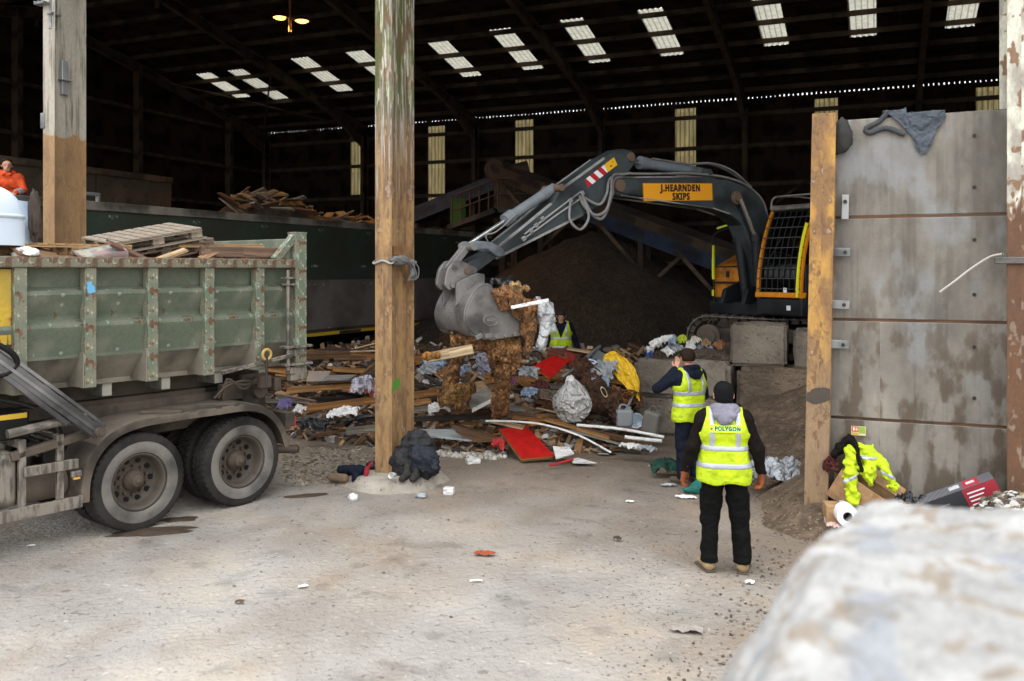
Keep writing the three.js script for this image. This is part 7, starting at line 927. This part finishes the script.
// ---- column foot: clothes and boots
function blob(name, label, cat, p, caps, m, s, cell = 0.012, wr = 0.03) { return solo(name, label, cat, meshCaps(caps.map((c) => cap(V(...c[0]), V(...c[1]), c[2], c[3] ?? c[2])), { cell, pad: 0.05, k: 0.03, mod: (d, x, y, z) => d + wrinkle(x * 1.4, y * 1.4, z * 1.4, s, wr) }), m, p); }
{ const coat = (dx, dy, dz, rx, ry, rz, s) => lump(rx, ry, rz, 1.0, 1.9, s, 5, true).translate(dx, dy, dz), cm = std('#302e30', { map: T.cloth, bumpMap: T.folds, bumpScale: 0.03 });
  solo('dark_coat', 'dark grey coat bundled against the right side of the middle column', 'coat', [coat(-0.02, 0.14, 0, 0.25, 0.2, 0.17, 3), coat(0.0, 0.36, -0.06, 0.17, 0.16, 0.13, 9), coat(0.2, 0.14, 0.06, 0.13, 0.11, 0.12, 14)], cm, [-5.62, 0.12, -10.16]);
  solo('navy_rag', 'navy garment with pink trim lying on the right of the dark coat', 'garment', lump(0.17, 0.12, 0.11, 1.1, 2.1, 21, 5, true), std('#252a36', { map: T.cloth, bumpMap: T.folds, bumpScale: 0.02 }), [-5.4, 0.36, -10.02], [0.2, 0, -0.6]);
  solo('pink_ribbon', 'pink scrap caught on the navy garment by the column', 'ribbon', crumple(0.08, 0.05, 0.05, 31, 10), std('#a02450'), [-5.5, 0.45, -9.93], [1.2, 0.4, 0.8]); }
blob('work_boot', 'worn dark work boots standing at the foot of the middle column', 'boots', [-5.5, 0.14, -9.86], [[[0.02, 0.14, -0.08], [0.02, 0.04, -0.06], 0.05, 0.05], [[0.02, 0.03, -0.06], [0.06, 0.02, 0.1], 0.05, 0.045], [[-0.1, 0.13, -0.06], [-0.1, 0.05, -0.04], 0.05, 0.05], [[-0.1, 0.03, -0.04], [-0.08, 0.02, 0.12], 0.05, 0.045]], std('#33302d', { map: T.cloth }), 13, 0.009, 0.012);
solo('white_cup', 'crushed white cup on the concrete pad beside the boots', 'cup', lathe([[0, 0], [0.03, 0], [0.042, 0.09], [0.04, 0.09], [0.028, 0.006], [0, 0.006]], 20), PL.white, [-5.68, 0.2, -9.72], [1.4, 0.4, 0]);
{ const g = onGround(352, 483); blob('navy_glove', 'navy cloth bundle with a red edge lying left of the concrete pad', 'clothes', [g.x, 0.06, g.z], [[[-0.16, 0.1, 0], [0.12, 0.12, 0], 0.07, 0.08], [[0.08, 0.06, 0.02], [0.12, 0.02, 0.1], 0.07, 0.06]], CL.navy, 19); blob('red_cloth', 'bright red cloth corner sticking up from the navy bundle', 'cloth', [g.x + 0.24, 0.06, g.z + 0.02], [[[0.0, 0.0, 0.06], [0.02, 0.16, 0.02], 0.04, 0.03], [[0.02, 0.16, 0.02], [0.08, 0.24, 0], 0.03, 0.012]], std('#a8182e', { map: T.cloth }), 23); blob('tan_boot', 'tan boot lying before the navy bundle', 'boot', [g.x - 0.12, 0.05, g.z + 0.14], [[[-0.1, 0.03, 0], [0.1, 0.04, 0.0], 0.055, 0.06]], std('#6f5a45', { map: T.grime }), 27, 0.01, 0.02); }
solo('work_glove', 'small dark glove beside the column base on its left', 'glove', lump(0.08, 0.05, 0.06, 0.9, 3, 3, 4, true), PL.black, [-6.3, 0.16, -10.2]);
// ---- litter on the yard
[['white_carton', 'white carton lying on its side right of the concrete pad', 'carton', 449, 494, [0.13, 0.09, 0.1], PL.white], ['white_block', 'white polystyrene block on the ground beyond the pad', 'polystyrene', 473, 464, [0.2, 0.07, 0.12], PL.white], ['paper_ball', 'white paper ball on the ground left of the pad', 'paper', 353, 500.5, [0.1, 0.09, 0.1], PL.white], ['clear_scrap', 'clear plastic scrap on the ground right of the pad', 'scrap', 421, 497, [0.12, 0.06, 0.1], PL.grey]].forEach(([n, l, c, px, py, d, m]) => { const p = onGround(px, py); if (n === 'paper_ball' || n === 'clear_scrap') solo(n, l, c, lump(d[0] / 2, d[1] / 2, d[2] / 2, 0.8, 2.4, px, 3, true), m, [p.x, groundY(p.x, p.z) + d[1] * 0.4, p.z]); else solo(n, l, c, rbox(...d, 0.012), m, [p.x, groundY(p.x, p.z) + d[1] / 2, p.z], [0, rr(0.2, 0.8), 0]); });
[['orange_rag', 'orange-red scrap on the open yard in the middle', 'scrap', 485, 556, 0.24, 0.1, 0.05, std('#b5532e', { map: T.cloth })], ['white_straw', 'thin white strip on the open yard below the orange scrap', 'strip', 476, 583, 0.14, 0.03, 0.02, PL.white], ['grey_rag', 'flat grey cardboard scrap on the yard by the foreground block', 'cardboard', 688, 632, 0.3, 0.13, 0.05, std('#9a9288', { map: T.grime })], ['white_label', 'white label scrap on the yard left of the near worker', 'label', 630, 503, 0.12, 0.06, 0.03, PL.white], ['white_scrap', 'pale chip on the yard near the lorry side guard', 'scrap', 31, 549, 0.09, 0.05, 0.03, PL.white], ['white_scrap', 'small pale chip on the yard in the left foreground', 'scrap', 303, 587, 0.1, 0.05, 0.03, PL.white], ['brown_scrap', 'brown chip on the left foreground yard', 'scrap', 240, 603, 0.1, 0.06, 0.03, W_.brown], ['grey_rag', 'grey rag on the ground behind the near worker', 'rag', 668, 487, 0.22, 0.08, 0.05, PL.grey], ['brown_scrap', 'brown lump on the yard left of the near worker boots', 'scrap', 617, 541, 0.1, 0.07, 0.06, M.soil], ['white_scrap', 'small white chip near the near worker boots', 'scrap', 750, 585, 0.1, 0.05, 0.04, PL.white], ['white_strip', 'white film strip by the teal cloth behind the near worker', 'film', 686, 499, 0.3, 0.08, 0.05, PL.white]].forEach(([n, l, c, px, py, w, d, h, m], i) => { const p = onGround(px, py); solo(n, l, c, crumple(w, d, h, 300 + i * 5, 14), m, [p.x, groundY(p.x, p.z) + 0.012, p.z], [0, YAW + rr(-0.4, 0.4), 0]); });
{ const p = onGround(697, 494); blob('teal_cloth', 'teal cloth heap on the ground behind the near worker', 'cloth', [p.x, 0.02, p.z], [[[-0.02, 0.06, 0], [0.08, 0.14, 0], 0.07, 0.06], [[-0.14, 0.03, 0.02], [0.1, 0.03, 0], 0.04, 0.06]], std('#1f7a6c', { map: T.cloth, bumpMap: T.folds, bumpScale: 0.01 }), 33); }
// damp oily stains under the lorry: thin films that lie on the ground
[['dark oily stain on the yard beside the nearest lorry wheel', 152, 533, 1.0, 0.34, 4], ['small oily stain on the yard between the lorry wheels', 180, 520, 0.5, 0.25, 9], ['dark damp patch by the rear of the lorry wheel', 305, 496, 0.6, 0.2, 15]].forEach(([l, px, py, w, d, s]) => { const p = onGround(px, py); solo('oil_stain', l, 'stain', sheet(40, 6, (u, v) => { const a = u * 2 * PI, r = v * (0.75 + 0.6 * (fbm(Math.cos(a) * 2 + s, Math.sin(a) * 2, s, 3) - 0.3)), x = Math.cos(a) * w / 2 * r, z = Math.sin(a) * d / 2 * r; return V(x, groundY(p.x + x * cy, p.z - x * sy) - groundY(p.x, p.z) + 0.012 * (1 - v), z); }), std('#54473b', { map: T.fine, roughness: 0.45 }), [p.x, groundY(p.x, p.z) + 0.004, p.z], [0, YAW + 0.3, 0]); });

scene.traverse((o) => { if (o.isMesh) o.castShadow = o.receiveShadow = true; });
renderer.render(scene, camera);
